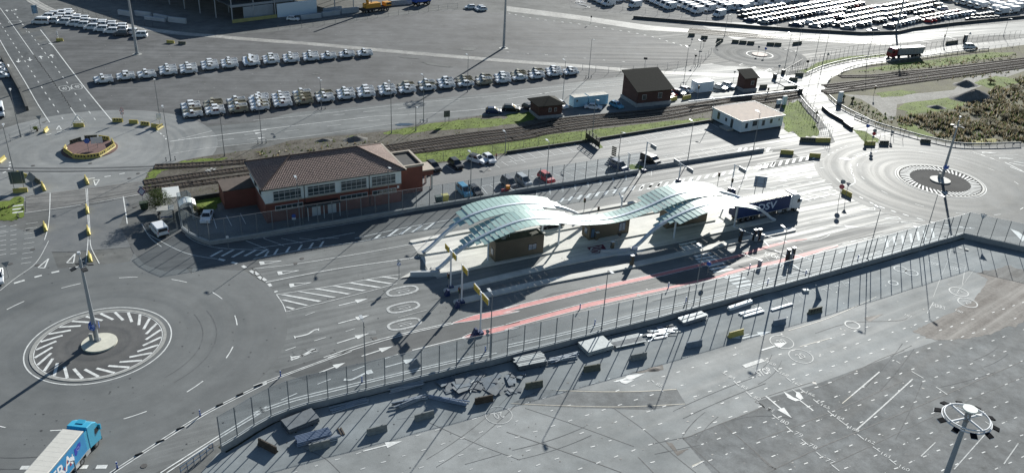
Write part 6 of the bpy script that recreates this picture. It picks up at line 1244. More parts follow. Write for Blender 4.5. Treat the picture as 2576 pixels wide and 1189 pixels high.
for a, b_, h, lb_ in [(T(0,0,(1150,140)),T(0,0,(1270,160)),1.6,'pale concrete slab left of the tall mast in the depot shade'),(T(0,0,(1310,150)),T(0,0,(1460,168)),1.6,'pale concrete slab just right of the tall mast in the depot shade'),(T(0,0,(1495,178)),T(0,0,(1625,205)),1.6,'tilted concrete slab behind the long beam in the depot yard'),(T(0,0,(1400,188)),T(0,0,(1600,212)),1.1,'long grey concrete beam lying at the edge of the depot shade'),(T(0,0,(1635,212)),T(0,0,(1800,230)),1.7,'rightmost pale concrete slab in the depot shade'),
   (T(0,1,(460,190)),T(0,1,(655,170)),1.5,'concrete slab right of the white hatchback in the depot yard'),(T(0,1,(665,162)),T(0,1,(835,142)),1.5,'concrete slab in the middle of the depot wall line'),(T(0,1,(680,135)),T(0,1,(850,110)),1.8,'rear concrete slab behind the depot wall line'),(T(0,1,(850,135)),T(0,1,(1020,118)),1.8,'concrete slab just left of the yellow crane'),(T(0,1,(1330,55)),T(0,1,(1560,35)),1.8,'long pale concrete slab between the crane and the blue lorry')]: blockwall(a[0], b_[0], h, lb_)
# mobile crane and blue lorry
q = g(T(0,1,(1180,112))[0]); t = thing('mobile_crane', 'yellow mobile crane with raised boom parked in the depot yard', 'crane', (q.x,q.y,0), ha)
yel = mat('crane_yellow', (0.55,0.27,0.03), .45); b = MB(); b.box(-6,6,-1.3,1.3,.9,1.7); b.build('carrier', dark_m, t); b = MB(); b.box(3.6,6,-1.3,1.3,1.7,3.0); b.build('cab', yel, t); b = MB(); b.box(-4.5,1.5,-1.3,1.3,1.7,3.2); b.build('superstructure', yel, t)
b = MB(); b.tube([(-3,0,3.0),(-5.5,0,12)], [.55,.4], 6); b.build('boom', yel, t); b = MB(); b.tube([(-1,0,2.6),(-4.2,0,7)], .15, 6); b.build('boom_ram', steelm, t); b = MB(); b.box(4.2,5.95,-1.32,1.32,2.2,2.85); b.build('window', win_m, t)
wheels(t, (-4.5,-3,-1.5,2.2,4.4), 1.1, .65, .4)
q = g(T(0,1,(1625,50))[0]); t = thing('blue_lorry', 'blue machine with large black wheels at the top edge beside the crane', 'lorry', (q.x,q.y,0), ha)
b = MB(); b.box(-3.5,3.5,-1.3,1.3,1.4,3.2); b.build('body', mat('bright_blue', (0.03,0.09,0.4), .5), t); b = MB(); b.box(-3.9,3.9,-.6,.6,.9,1.4); b.build('chassis', dark_m, t); b = MB(); b.box(1.8,3.6,-1.25,1.25,3.2,4.3); b.build('cab', MATS['bright_blue'], t); wheels(t, (-2.4,2.2), 1.1, .85, .5)
# ------------------------------------------------------------ street lights and high masts
galv = mat('galvanised_pole', (0.36,0.38,0.40), .5, metal=.3); galv_d = mat('weathered_pole', (0.24,0.25,0.26), .55, metal=.3); pole_w = mat('white_pole', (0.66,0.68,0.70), .45); head_m = mat('lamp_head', (0.55,0.57,0.58), .4)
def lamp(base, top, label, adir=None, r=.10, arms=1, base_block=False):
    q = g(base); h = height_of(base, top); t = thing('street_light', label, 'street light', (q.x,q.y,0))
    MB().tube([(0,0,0),(0,0,h)], [r,r*.55], 8).build('pole', galv_d, t)
    MB().tube([(0,0,0),(0,0,.5)], r*1.5, 8).build('base_collar', galv_d, t)
    for k in range(arms):
        a = (adir if adir is not None else R(118))+math.pi*k; d = Vector((math.cos(a), math.sin(a), 0))
        b = MB(); b.tube([(0,0,h-.05), d*.7+Vector((0,0,h+.1))], .05, 6); ar = b.build('arm', galv, t)
        b = MB(); n_ = Vector((-d.y,d.x,0)); P = []
        for z_ in (-.08, .05):
            P += [d*.6-n_*.18+Vector((0,0,h+.08+z_)), d*1.4-n_*.22+Vector((0,0,h+.16+z_)), d*1.4+n_*.22+Vector((0,0,h+.16+z_)), d*.6+n_*.18+Vector((0,0,h+.08+z_))]
        b.hexa(P); b.build('lamp_head', head_m, ar)
    return t
LAMPS = [
 (T(0,0,(1545,1145))[0], T(0,0,(1480,760))[0], 'slim light pole rising beside the white sign at the left end of the lower pickups'),
 (T(1,0,(1650,420))[0], T(0,0,(1575,1045))[0], 'light pole at the left tip of the railway verge near the roundabout'),
 (T(1,0,(2170,375))[0], (553.3,273), 'light pole on the verge in front of the first lower pickups'),
 (T(1,1,(85,255))[0], T(0,1,(65,1010))[0], 'light pole with small striped guard posts left of the brick office'),
 (T(1,1,(1335,155))[0], T(0,1,(1320,800))[0], 'dark light pole on the verge behind the brick office ridge'),
 (T(1,1,(1645,50))[0], T(0,1,(1628,735))[0], 'light pole with guard posts by the puddle on the pale road'),
 (T(0,1,(660,1060))[0], T(0,1,(665,770))[0], 'light pole between the pale road and the left half of the lower pickups'),
 (T(0,1,(2068,890))[0], T(0,1,(2072,540))[0], 'tall light pole in front of the right half of the lower pickups'),
 (T(0,2,(540,980))[0], T(0,2,(555,590))[0], 'light pole behind the car at the right of the small brick hut'),
 (T(0,2,(790,755))[0], T(0,2,(815,380))[0], 'light pole with guard posts right of the last lower pickups'),
 (T(0,2,(1705,830))[0], T(0,2,(1740,460))[0], 'light pole behind the cars between the large shed and the container'),
 (T(0,2,(1845,640))[0], T(0,2,(1870,400))[0], 'light pole at the edge of the dark yard by the small roundabout'),
 (T(0,2,(2105,350))[0], T(0,2,(2135,140))[0], 'light pole beside the short rail bed'),
 (T(0,3,(265,660))[0], T(0,3,(325,330))[0], 'double light pole left of the bright level crossing'),
 (T(0,3,(530,690))[0], T(0,3,(600,270))[0], 'leaning dark light pole at the top of the bright crossing'),
 (T(0,3,(615,690))[0], T(0,3,(690,240))[0], 'thin dark pole just right of the leaning one at the crossing'),
 (T(0,3,(375,535))[0], T(0,3,(432,240))[0], 'dark light pole between the small roundabout and the storage lot'),
 (T(0,3,(1795,430))[0], T(0,3,(1840,180))[0], 'light pole behind the red lorry beside the wire fence'),
 (T(0,3,(2375,350))[0], T(0,3,(2405,180))[0], 'light pole at the far right beside the upper fence'),
 (T(0,3,(1055,600))[0], T(0,3,(1072,200))[0], 'dark mast left of the red lorry beyond the wire fence'),
 (T(1,1,(455,1075))[0], (749,451), 'light pole against the left part of the brick office front'),
 (T(1,1,(1310,935))[0], (977,419), 'light pole against the right part of the brick office front'),
 (T(1,1,(2095,805))[0], T(1,1,(2105,350))[0], 'light pole behind the light blue and black cars'),
 (T(1,2,(380,680))[0], T(1,2,(405,240))[0], 'light pole in front of the red car on the fence line'),
 (T(1,2,(1060,570))[0], T(1,2,(1092,140))[0], 'light pole beside the dark blue car behind the fence'),
 (T(1,2,(1745,440))[0], T(1,2,(1790,45))[0], 'light pole on the low wall by the empty bays'),
 (T(1,2,(2375,350))[0], (1910,284), 'light pole standing in front of the white office roof'),
 (T(1,2,(825,190))[0], T(0,2,(855,960))[0], 'light pole at the brown hoarding on the verge'),
 (T(0,3,(-450,1185))[0], T(0,2,(1560,960))[0], 'thin pole on the verge left of the white office'),
 ((2181,652.8), (2206,525.7), 'light pole on the front fence line right of the gates'),
 ((2320,619), (2353,489), 'light pole on the front fence line below the right roundabout'),
 (T(3,1,(1090,375))[0], T(2,1,(1065,840))[0], 'leftmost light pole on the front fence line'),
 (T(3,1,(2283,105))[0], T(2,1,(2305,575))[0], 'light pole beside the third yellow gantry sign'),
 (T(2,2,(915,920))[0], T(2,2,(955,340))[0], 'light pole on the front fence near the stacked fence panels'),
 (T(2,2,(1800,700))[0], T(2,2,(1855,130))[0], 'light pole in front of the painted zebra crossing'),
 (T(2,3,(170,490))[0], (1973,577), 'light pole near the card reader pillars at the exit lanes'),
 ((199.5,1215), (176.6,1141), 'white light pole in front of the blue lorry side'),
 (T(1,0,(140,550))[0], T(1,0,(70,90))[0], 'light pole at the far left beside the hoarding'),
 (T(1,0,(200,190))[0], T(0,0,(140,880))[0], 'light pole in the left parking lot behind the wire fence'),
 (T(1,1,(1570,130))[0], T(0,1,(1565,1030))[0], 'short thin pole on a block beside the pale road'),
 (T(1,1,(2432,345))[0], T(1,1,(2438,150))[0], 'white camera pole at the edge of the verge by the empty bays')]
for k, (b_, t_, lab) in enumerate(LAMPS): lamp(b_, t_, lab, adir=R(118) if k % 3 else R(-62), r=.09 if k < 20 else .10, arms=2 if k in (3, 6, 13) else 1)
def guard_posts(base, n_=2):
    for s in (-1, 1):
        q = g(base)+DX*.9*s; t = thing('guard_post', 'short striped guard post %s of the light pole %s' % ('left' if s < 0 else 'right', GPOS.pop(0)), 'bollard', (q.x,q.y,0))
        MB().tube([(0,0,0),(0,0,.9)], .09, 8).build('post', dark_m, t); MB().tube([(0,0,.45),(0,0,.65)], .095, 8).build('white_band', pole_w, t)
GPOS = [x for p_ in ['left of the brick office','beside the puddle','left of the lower pickups','at the last lower pickups','by the verge tip','behind the parked cars','by the dark yard edge'] for x in (p_, p_)]
for b_ in (LAMPS[3][0], LAMPS[5][0], LAMPS[6][0], LAMPS[9][0], LAMPS[1][0], LAMPS[10][0], LAMPS[11][0]): guard_posts(b_)
flood_m = mat('floodlight_black', (0.012,0.013,0.016), .9, spec=.05)
def mast(base, h, label, r=.38, heads=None, ring=False, m=None, xy=None):
    q = xy or g(base); m = m or galv; t = thing('lighting_mast', label, 'lighting mast', (q.x,q.y,.0))
    MB().tube([(0,0,0),(0,0,h*.33),(0,0,h*.66),(0,0,h)], [r,r*.82,r*.64,r*.45], 12).build('mast_pole', m, t)
    MB().disc((0,0), r*1.6, 0, .35, 12).build('base_flange', galv_d, t)
    b = MB(); b.box(-.16,.16,-r-.05,-r+.02,.9,2.1); b.build('access_door', galv_d, t)
    if ring:
        for rr, z_ in ((2.08, h-1.0), (1.9, h-.80)):
            P = [(rr*math.cos(2*math.pi*k/32), rr*math.sin(2*math.pi*k/32), z_) for k in range(33)]; MB().tube(P, .07, 6).build('ring_tube', pole_w, t)
        for k in range(4): a = R(20+90*k); MB().tube([(.25*math.cos(a),.25*math.sin(a),h-.9),(2.1*math.cos(a),2.1*math.sin(a),h-.9)], .10, 6).build('ring_spoke', pole_w, t)
        MB().disc((0,0), .62, h+.0, h+.16, 24).build('top_disc', mat('mast_cap', (0.62,0.66,0.62), .5), t); MB().disc((0,0), .27, h-1.2, h-.02, 12).build('hub_frame', galv_d, t)
        for k in range(4): a = R(60+90*k); MB().tube([(.4*math.cos(a),.4*math.sin(a),h-.3),(1.05*math.cos(a),1.05*math.sin(a),h-.2)], .06, 6).build('pulley_arm', pole_w, t)
        for k in range(10):
            a = R(36*k+8); c, s_ = math.cos(a), math.sin(a); o = Vector((c*2.4, s_*2.4, h-1.05)); X = Vector((c, s_, -.25)).normalized(); Y = Vector((-s_, c, 0)); N_ = X.cross(Y)
            b = MB(); P = []
            for z_ in (-.06, .06): P += [o-X*.3-Y*.27+N_*z_, o+X*.3-Y*.27+N_*z_, o+X*.3+Y*.27+N_*z_, o-X*.3+Y*.27+N_*z_]
            b.hexa(P); fl_ = b.build('floodlight', flood_m, t); b = MB(); b.tube([(c*2.1,s_*2.1,h-1.0), o-X*.3], .04, 5); b.build('bracket', pole_w, fl_)
            b = MB(); b.tube([o+X*.31-Y*.28, o+X*.31+Y*.28], .035, 5); b.build('visor_edge', pole_w, fl_)
        b = MB(); [b.box(x_-.12,x_+.12,y_-.1,y_+.1,h-1.25,h-.95) for x_, y_ in ((1.0,.7),)]; b.build('gear_box', galv, t)
    else:
        for k in range(heads or 4):
            a = R(45+90*k if (heads or 4) == 4 else 60*k); c, s_ = math.cos(a), math.sin(a)
            b = MB(); b.tube([(0,0,h-1.2),(c*.9,s_*.9,h-1.2)], .05, 6); br = b.build('bracket', galv, t)
            b = MB(); b.hexa([(c*.75-s_*-.35,s_*.75-c*.35,h-1.25),(c*1.45-s_*-.35,s_*1.45-c*.35,h-1.4),(c*1.45+s_*-.35,s_*1.45+c*.35,h-1.4),(c*.75+s_*-.35,s_*.75+c*.35,h-1.25),(c*.75-s_*-.35,s_*.75-c*.35,h-1.1),(c*1.45-s_*-.35,s_*1.45-c*.35,h-1.25),(c*1.45+s_*-.35,s_*1.45+c*.35,h-1.25),(c*.75+s_*-.35,s_*.75+c*.35,h-1.1)]); b.build('floodlight', dark_m, br)
        MB().tube([(0,0,h),(0,0,h+.8)], .06, 6).build('antenna', galv, t); b = MB(); b.disc((0,0), .22, h+.7, h+1.0, 10); b.build('camera_dome', pole_w, t)
        MB().tube([(0,0,h-.4),(.5,0,h-.4)], .05, 5).build('side_arm', galv, t)
    return t
mL = mast(None, 13.5, 'pale tapered lighting mast on a cream disc in the left roundabout', .36, xy=g((245,858.5)))
mR = mast(None, 13.7, 'grey tapered lighting mast on the disc in the right roundabout', .34, m=galv, xy=g((2368.7,450)))
for t_, txt in ((mL,'L'),(mR,'R')):
    for k, a in enumerate((-90, 30, 150) if txt == 'L' else (-110, -55)):
        a = R(a-(5 if txt == 'L' else 0)); c = Vector((math.cos(a)*.62, math.sin(a)*.62, 2.75 if txt == 'L' else 3.0)); n_ = (math.cos(a), math.sin(a), 0)
        b = MB(); b.plate(c, .48, n_, .05, 20); sg = b.build('round_sign', mat('sign_blue', (0.015,0.09,0.42), .4), t_)
        ax_ = Vector((-math.sin(a), math.cos(a), 0))
        for j in range(3):
            b = MB()
            a0 = j*2.094; P = [(math.cos(a0+q*.28)*.3, math.sin(a0+q*.28)*.3) for q in range(6)]
            for (x0,y0),(x1,y1) in zip(P[:-1],P[1:]):
                f = lambda x, y: c+Vector(n_)*.03+ax_*x+Vector((0,0,y)); b.add([f(x0*.85,y0*.85), f(x0*1.15,y0*1.15), f(x1*1.15,y1*1.15), f(x1*.85,y1*.85)], [(0,1,2,3)])
            b.build('arrow', pole_w, sg)
    b = MB(); b.box(-.95,-.45,-.25,.15,.28,1.35); b.build('control_cabinet', kerb_m, t_)
q = g((2440,1030), 25.0)
mast(None, 25.0, 'tall lighting mast with a ring of dark floodlights in the foreground compound', .42, ring=True, m=mat('blue_grey_mast', (0.27,0.32,0.37), .5, metal=.2), xy=Vector((q.x,q.y,0)))
mast((345,136.7), 25, 'tall lighting mast at the right end of the white off-roaders', .42, ring=True); mast((1267,121), 25, 'tall lighting mast in the middle of the dark upper yard', .42, ring=True); mast((2254,79), 25, 'tall lighting mast at the front edge of the storage lot', .42, ring=True)
for p_, r_ in (((345,137),1.3),((1267,122),1.5),((2254,80),1.6)): qq = g(p_); MB().disc((qq.x,qq.y), r_, .01, .06, 20).build('mast_plinth', kerb_m, kind='structure')
# ------------------------------------------------------------ concrete barriers
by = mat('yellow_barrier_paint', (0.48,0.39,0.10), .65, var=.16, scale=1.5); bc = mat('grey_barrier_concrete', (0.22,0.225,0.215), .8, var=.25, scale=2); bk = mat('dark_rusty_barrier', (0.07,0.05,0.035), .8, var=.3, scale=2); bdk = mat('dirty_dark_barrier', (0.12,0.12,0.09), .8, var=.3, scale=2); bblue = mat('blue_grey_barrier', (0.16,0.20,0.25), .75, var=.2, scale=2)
chev = mat('black_chevron', (0.02,0.02,0.02), .6)
def jersey(a, b_, label, m=by, h=.85, chevrons=False, nm='barrier'):
    A_, B_ = g(a), g(b_); c = (A_+B_)/2; L = max(1.0, (B_-A_).length); an = math.atan2(B_.y-A_.y, B_.x-A_.x)
    t = thing(nm, label, 'barrier', (c.x,c.y,0), an)
    pr = [(-.30,0),(-.30,.12),(-.13,.36),(-.09,h),(.09,h),(.13,.36),(.30,.12),(.30,0)]; mb = MB(); n = len(pr)
    vs = [(x_, y, z) for x_ in (-L/2, L/2) for y, z in pr]; mb.add(vs, [tuple(range(n-1,-1,-1)), tuple(range(n,2*n))]+[(i,(i+1)%n,n+(i+1)%n,n+i) for i in range(n)][:n-1]); mb.build('barrier_body', m, t)
    if chevrons:
        k = int(L/.62)
        for s in (-1, 1):
            for i in range(k):
                x = -L/2+.25+i*.6; y0, y1 = s*.142, s*.105; ym_ = s*.125
                b = MB(); b.add([(x,y0,.36),(x+.32,y0,.36),(x+.5,ym_,.6),(x+.32,y1,.83),(x,y1,.83),(x+.2,ym_,.6)], [(0,1,2,5) if s < 0 else (5,2,1,0), (5,2,3,4) if s < 0 else (4,3,2,5)]); b.build('chevron', chev, t)
    return t
J = jersey
J(*T(1,0,(1090,42),(1190,44)), 'chevron painted yellow barrier right of the avenue mouth', chevrons=True); J(*T(1,0,(1250,56),(1335,60)), 'plain yellow barrier second in the row above the left roundabout'); J(*T(1,0,(1362,72),(1445,80)), 'chevron barrier third in the row above the left roundabout', chevrons=True); J(*T(1,0,(1465,92),(1550,104)), 'yellow barrier under the white sign board'); J(*T(1,0,(1515,128),(1572,92)), 'tilted chevron barrier at the right end of that row', chevrons=True)
J(*T(1,0,(712,92),(815,90)), 'yellow block under the white raised gate at the avenue mouth'); J(*T(1,0,(430,152),(462,120)), 'yellow barrier left of the give way triangle at the avenue mouth'); J(*T(1,0,(-5,445),(50,400)), 'yellow barrier cut by the left edge'); J(*T(1,0,(850,652),(826,590)), 'yellow barrier between the two rail crossings'); J(*T(1,0,(848,935),(838,872)), 'upper yellow barrier on the double line of the junction', chevrons=True); J(*T(1,0,(862,1142),(848,1078)), 'middle yellow barrier on the double line of the junction'); J(*T(2,0,(878,268),(862,195)), 'lowest yellow barrier on the double line beside the tall mast'); J(*T(1,0,(432,712),(410,655)), 'yellow barrier right of the diamond sign at the left'); J(*T(1,0,(444,1104),(428,1040)), 'yellow barrier below the rail crossing on the left kerb'); J(*T(1,0,(130,728),(270,716)), 'long yellow barrier under the dark hoarding'); J(*T(1,0,(172,555),(265,585)), 'yellow barrier behind the dark hoarding'); J(*T(1,0,(330,602),(388,642)), 'dark chevron barrier behind the diamond sign', bdk, chevrons=True)
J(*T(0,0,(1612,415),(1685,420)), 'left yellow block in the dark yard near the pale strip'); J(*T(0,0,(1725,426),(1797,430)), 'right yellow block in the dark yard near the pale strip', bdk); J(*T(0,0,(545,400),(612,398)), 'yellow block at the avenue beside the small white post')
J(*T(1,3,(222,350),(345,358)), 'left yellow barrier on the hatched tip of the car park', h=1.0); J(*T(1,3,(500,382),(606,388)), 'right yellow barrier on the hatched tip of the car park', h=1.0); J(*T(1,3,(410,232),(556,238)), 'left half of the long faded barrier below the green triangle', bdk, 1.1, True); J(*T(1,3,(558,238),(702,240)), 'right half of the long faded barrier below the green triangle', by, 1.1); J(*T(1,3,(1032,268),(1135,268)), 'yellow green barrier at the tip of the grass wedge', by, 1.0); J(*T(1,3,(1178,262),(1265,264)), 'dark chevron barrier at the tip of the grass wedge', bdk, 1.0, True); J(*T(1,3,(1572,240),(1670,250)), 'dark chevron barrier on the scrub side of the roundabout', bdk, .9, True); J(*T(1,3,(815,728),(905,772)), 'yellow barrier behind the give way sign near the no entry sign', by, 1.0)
for a, b_, lab, m_ in [((55,905),(225,992),'dark rusty barrier at the left end of the compound',bk),((540,968),(740,918),'grey barrier in front of the bundle of blue pipes',bc),((1100,818),(1290,768),'grey barrier beside the painted arrow under the fence',bc),((1560,682),(1742,632),'grey barrier in front of the long galvanised posts',bc),((2140,518),(2312,482),'rust brown barrier before the torn sheets',bk)]: J(*T(3,1,a,b_), lab, m_, .95)
for a, b_, lab, m_ in [((180,372),(345,342),'dark barrier below the first stack of grey panels',bdk),((742,208),(900,182),'mossy grey barrier below the flat black stack',bdk),((1195,98),(1347,68),'grey barrier beside the brown soil heap',bc)]: J(*T(3,2,a,b_), lab, m_, .95)
J(*T(2,2,(1732,1090),(1880,1062)), 'blue grey ribbed barrier in the compound shade', bblue, .95); J(*T(2,2,(2142,992),(2280,955)), 'bright yellow barrier alone in the compound', by, .95); J(*T(2,3,(148,875),(266,850)), 'blue grey barrier right of the yellow one', bblue, .95); J(*T(2,3,(490,768),(616,738)), 'chevron marked barrier in the compound', bdk, .95, True)
for i, (r_, c_, a, b_) in enumerate([(0,2,(1755,350),(1815,352)),(0,2,(1876,372),(1940,376)),(0,2,(2026,398),(2090,402)),(0,2,(2025,444),(2068,418)),(0,2,(2175,412),(2240,416)),(0,2,(2246,419),(2315,423)),(0,2,(2323,426),(2390,430)),(0,2,(2515,436),(2576,438)),(0,3,(90,437),(160,440)),(0,3,(165,440),(230,443)),(0,3,(342,436),(425,426))]): J(*T(r_,c_,a,b_), 'dark barrier, %s from the left along the far roundabout' % ORD[i], bdk, 1.0)
for a, b_, lab in [((365,738),(440,740),'uppermost dark barrier left of the bright crossing'),((305,782),(385,784),'middle dark barrier left of the bright crossing'),((255,870),(380,862),'lowest dark barrier left of the bright crossing'),((1820,432),(1932,418),'yellowish barrier in the wire fence right of the red lorry'),((20,855),(90,852),'dark barrier right of the narrow brick hut')]: J(*T(0,3,a,b_), lab, bdk, 1.1)
J(*Z(2300,260,340,2527,(1560,900),(1760,850)), 'yellow barrier in front of the red car', by, 1.0); J(*Z(2300,260,340,2527,(1930,850),(2150,800)), 'yellow barrier in front of the white hatchback', by, 1.0)
# chevron ring of the top left roundabout
rc = g(T(1,0,(868,308))[0]); MB().disc((rc.x,rc.y), 5.55, .03, .16, 48).build('brick_island', brickpave, kind='structure')
RP = T(1,0,(625,330),(715,395),(830,402),(960,385),(1030,345),(1110,290),(1085,238),(1060,225),(960,210),(945,207),(820,215),(785,228),(680,262),(640,300))
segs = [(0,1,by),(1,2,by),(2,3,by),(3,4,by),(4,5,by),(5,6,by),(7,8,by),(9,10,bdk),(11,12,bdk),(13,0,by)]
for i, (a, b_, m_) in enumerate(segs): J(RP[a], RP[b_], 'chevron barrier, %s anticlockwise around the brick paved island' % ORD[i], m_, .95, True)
# ------------------------------------------------------------ signs
sb = MATS['sign_blue']; sred = mat('sign_red', (0.42,0.02,0.03), .45); sgrey = mat('sign_back_grey', (0.22,0.24,0.26), .55); syel = mat('sign_yellow', (0.52,0.36,0.02), .5); sviolet = mat('sign_violet_border', (0.10,0.03,0.14), .5)
CAMD = lambda q: Vector((-q.x, -q.y, 0)).normalized()
def sign(base, h, plates, label, cat='sign', pole=.05, face=None, nm='road_sign', m=None):
    q = g(base); t = thing(nm, label, cat, (q.x,q.y,0)); MB().tube([(0,0,0),(0,0,h)], pole, 6).build('pole', m or galv_d, t)
    n_ = Vector(face) if face else CAMD(q)
    for shp, z, r_, m_, inner in plates:
        c = Vector((0,0,z))+n_*.07
        poly = None
        if shp == 'tri': poly = [(-r_,-r_*.6),(r_,-r_*.6),(0,r_*1.15)]
        if shp == 'itri': poly = [(-r_,r_*.6),(0,-r_*1.15),(r_,r_*.6)]
        if shp == 'dia': poly = [(-r_,0),(0,-r_*1.35),(r_,0),(0,r_*1.35)]
        if shp == 'rect': poly = [(-r_,-r_*.6),(r_,-r_*.6),(r_,r_*.6),(-r_,r_*.6)]
        if shp == 'tall': poly = [(-r_*.7,-r_),(r_*.7,-r_),(r_*.7,r_),(-r_*.7,r_)]
        b = MB(); b.plate(c, r_, n_, .04, 20, poly=poly); sg = b.build('sign_plate', m_, t)
        if inner:
            if poly: poly2 = [(x*.72, y*.72) for x, y in poly]
            b = MB(); b.plate(c+n_*.03, r_*.75, n_, .012, 20, poly=poly2 if poly else None); b.build('sign_face', inner, sg)
            if inner is pole_w and shp == 'circ' and m_ is sred:
                pass
    return t
SG = sign
SG(T(1,0,(1385,830))[0], 3.4, [('dia',2.5,.75,sviolet,mat('sign_pale',(0.5,0.52,0.62),.5)),('rect',3.45,.32,pole_w,None)], 'tall diamond shaped level crossing sign above the green bin')
SG(T(1,0,(335,745))[0], 4.4, [('dia',3.6,.85,sgrey,None)], 'grey backed diamond level crossing sign at the left')
SG(T(2,0,(85,412))[0], 2.8, [('itri',2.5,.6,sgrey,None)], 'grey backed give way sign at the left edge')
SG(T(1,0,(395,100))[0], 2.8, [('itri',2.5,.6,sgrey,None)], 'grey backed give way sign at the mouth of the avenue')
SG(T(1,0,(1192,42))[0], 3.4, [('tri',2.9,.5,sred,pole_w),('circ',2.1,.36,sred,pole_w)], 'white triangle warning sign over a round speed sign')
SG(T(1,0,(1545,75))[0], 2.6, [('tall',2.1,.75,pole_w,None)], 'plain white board sign on the yellow barrier')
SG(T(1,0,(858,330))[0], 2.8, [('circ',2.4,.55,sb,None)], 'round blue roundabout sign inside the chevron ring')
SG(T(1,0,(948,300))[0], 2.3, [('rect',1.9,1.15,pole_w,None)], 'white direction board inside the chevron ring')
SG(T(2,1,(1408,420))[0], 3.6, [('circ',3.3,.3,mat('sign_white_back',(0.5,0.5,0.5),.5),None),('circ',2.7,.3,sb,pole_w)], 'small double round sign at the tip of the gate island')
SG(T(1,1,(400,1080))[0], 3.0, [('circ',2.75,.42,sviolet,sb),('rect',2.2,.35,pole_w,None)], 'round blue no parking sign with white plate on the fence')
SG(Z(540,680,460,2104,(1452,1160))[0], 2.6, [('circ',2.4,.25,pole_w,None)], 'small white backed sign in the shade by the curved fence')
SG(T(1,3,(785,800))[0], 4.6, [('circ',4.2,.5,sgrey,None),('circ',3.1,.52,sred,mat('sign_pink',(0.45,0.1,0.12),.5))], 'no entry sign below a grey disc beside the right roundabout')
SG(T(1,3,(850,770))[0], 3.6, [('itri',3.0,.55,sgrey,mat('sign_inner_grey',(0.35,0.34,0.36),.5))], 'give way sign behind the yellow barrier by the roundabout')
SG(T(1,3,(1100,270))[0], 4.2, [('circ',3.8,.45,sgrey,None),('circ',3.0,.45,sred,None),('circ',2.2,.3,sgrey,None)], 'stack of round signs at the tip of the grass wedge'); SG(T(1,3,(1040,200))[0], 3.6, [('circ',3.2,.45,sb,None)], 'round blue arrow sign at the grass wedge')
SG(T(1,3,(1285,215))[0], 2.4, [('circ',2.0,.4,sgrey,None),('itri',1.3,.42,sgrey,None)], 'dark round sign over a triangle beside the scrub fence')
SG(T(0,3,(560,1165))[0], 2.6, [('tri',2.2,.55,mat('sign_amber_back',(0.3,0.26,0.2),.5),None)], 'triangular warning sign beside the bright descending road')
SG(T(0,3,(672,590))[0], 2.6, [('tri',2.2,.5,sgrey,None)], 'triangular sign on the wire fence above the crossing'); SG(T(0,3,(2035,400))[0], 3.2, [('tri',2.8,.5,sgrey,pole_w)], 'triangular warning sign at the far right by the cabinet')
SG(T(0,3,(195,735))[0], 3.6, [('itri',3.1,.5,sgrey,None)], 'give way sign near the small far roundabout'); SG(T(0,3,(70,540))[0], 2.8, [('circ',2.4,.4,sb,None)], 'round blue sign on the small far roundabout, right one'); SG(T(0,2,(2425,525))[0], 2.8, [('circ',2.4,.38,sgrey,None)], 'grey backed sign on the small far roundabout, left one')
SG(T(0,2,(1330,670))[0], 3.6, [('rect',3.3,.55,dark_m,None)], 'dark box on a pole at the bottom edge of the dark yard'); SG(T(0,2,(812,228))[0], 2.8, [('tall',2.4,.35,dark_m,None)], 'small dark signal post in the upper yard'); SG(T(0,2,(2185,805))[0], 3.8, [('itri',3.4,.4,sgrey,None)], 'grey triangle sign behind the white hatchback by the tower hut')
SG(T(0,2,(1815,625))[0], 3.2, [('itri',2.8,.5,dark_m,None)], 'dark triangle sign at the yard corner, left one'); SG(T(0,2,(1900,460))[0], 2.6, [('rect',2.2,.5,dark_m,None)], 'dark box sign above the yard corner'); SG(T(0,2,(1785,420))[0], 1.9, [('tri',1.4,.4,sgrey,None)], 'grey triangle stand under the first far barriers')
SG(T(0,3,(2105,515))[0], 1.9, [('circ',1.7,.4,mat('sign_brownish',(0.25,0.15,0.1),.5),None)], 'round brownish sign behind the white off-road car on the bright road'); SG(T(0,3,(480,640))[0], 1.8, [('circ',1.5,.42,dark_m,None)], 'dark round sign on the wire fence above the grass strip')
SG(T(2,1,(2258,1100))[0], 3.4, [('circ',3.1,.3,sgrey,None),('circ',2.5,.3,sgrey,None)], 'pair of small round sign backs on the fence by the third gantry'); SG(T(2,2,(1935,395))[0], 2.6, [('circ',2.4,.38,sb,None)], 'small blue round sign beside the zebra crossing'); SG(T(2,2,(1225,230))[0], 2.4, [('rect',2.1,.5,sb,pole_w)], 'blue and white sign at the end of the blue guard wall'); SG(Z(1960,760,540,2469,(1640,740))[0], 2.6, [('circ',2.4,.35,dark_m,None)], 'dark round sign in front of the middle booth')
SG(T(2,3,(1700,610-30))[0] if 0 else Z(3540,760,300,1784,(745,700))[0], 4.6, [('itri',4.0,.65,sgrey,pole_w)], 'triangular sign on the fence right of its corner'); 
def board(corners, z0, z1, label, m=sgrey, ribs=True, nm='hoarding', legs=None, cat='board', face_m=None):
    A_, B_ = g(corners[0]), g(corners[1]); L = (B_-A_).length; t = thing(nm, label, cat, (A_.x,A_.y,0), math.atan2(B_.y-A_.y, B_.x-A_.x))
    b = MB(); b.box(0,L,-.04,.04,z0,z1); b.build('panel', m, t)
    if ribs: 
        for i in range(4): b = MB(); b.box(.05,L-.05,-.07,-.041,z0+.15+(z1-z0-.3)*i/3-.03,z0+.15+(z1-z0-.3)*i/3+.03); b.build('stiffener', galv_d, t)
    for f_ in (.18,.82): MB().tube([(L*f_,-.12,0),(L*f_,-.12,z1-.1)], .06, 6).build('leg', galv_d, t)
    return t
board(T(1,0,(115,700),(262,690)), 1.2, 3.7, 'large dark grey hoarding on two legs at the left over a yellow barrier', mat('dark_teal_board',(0.07,0.10,0.10),.6), ribs=False)
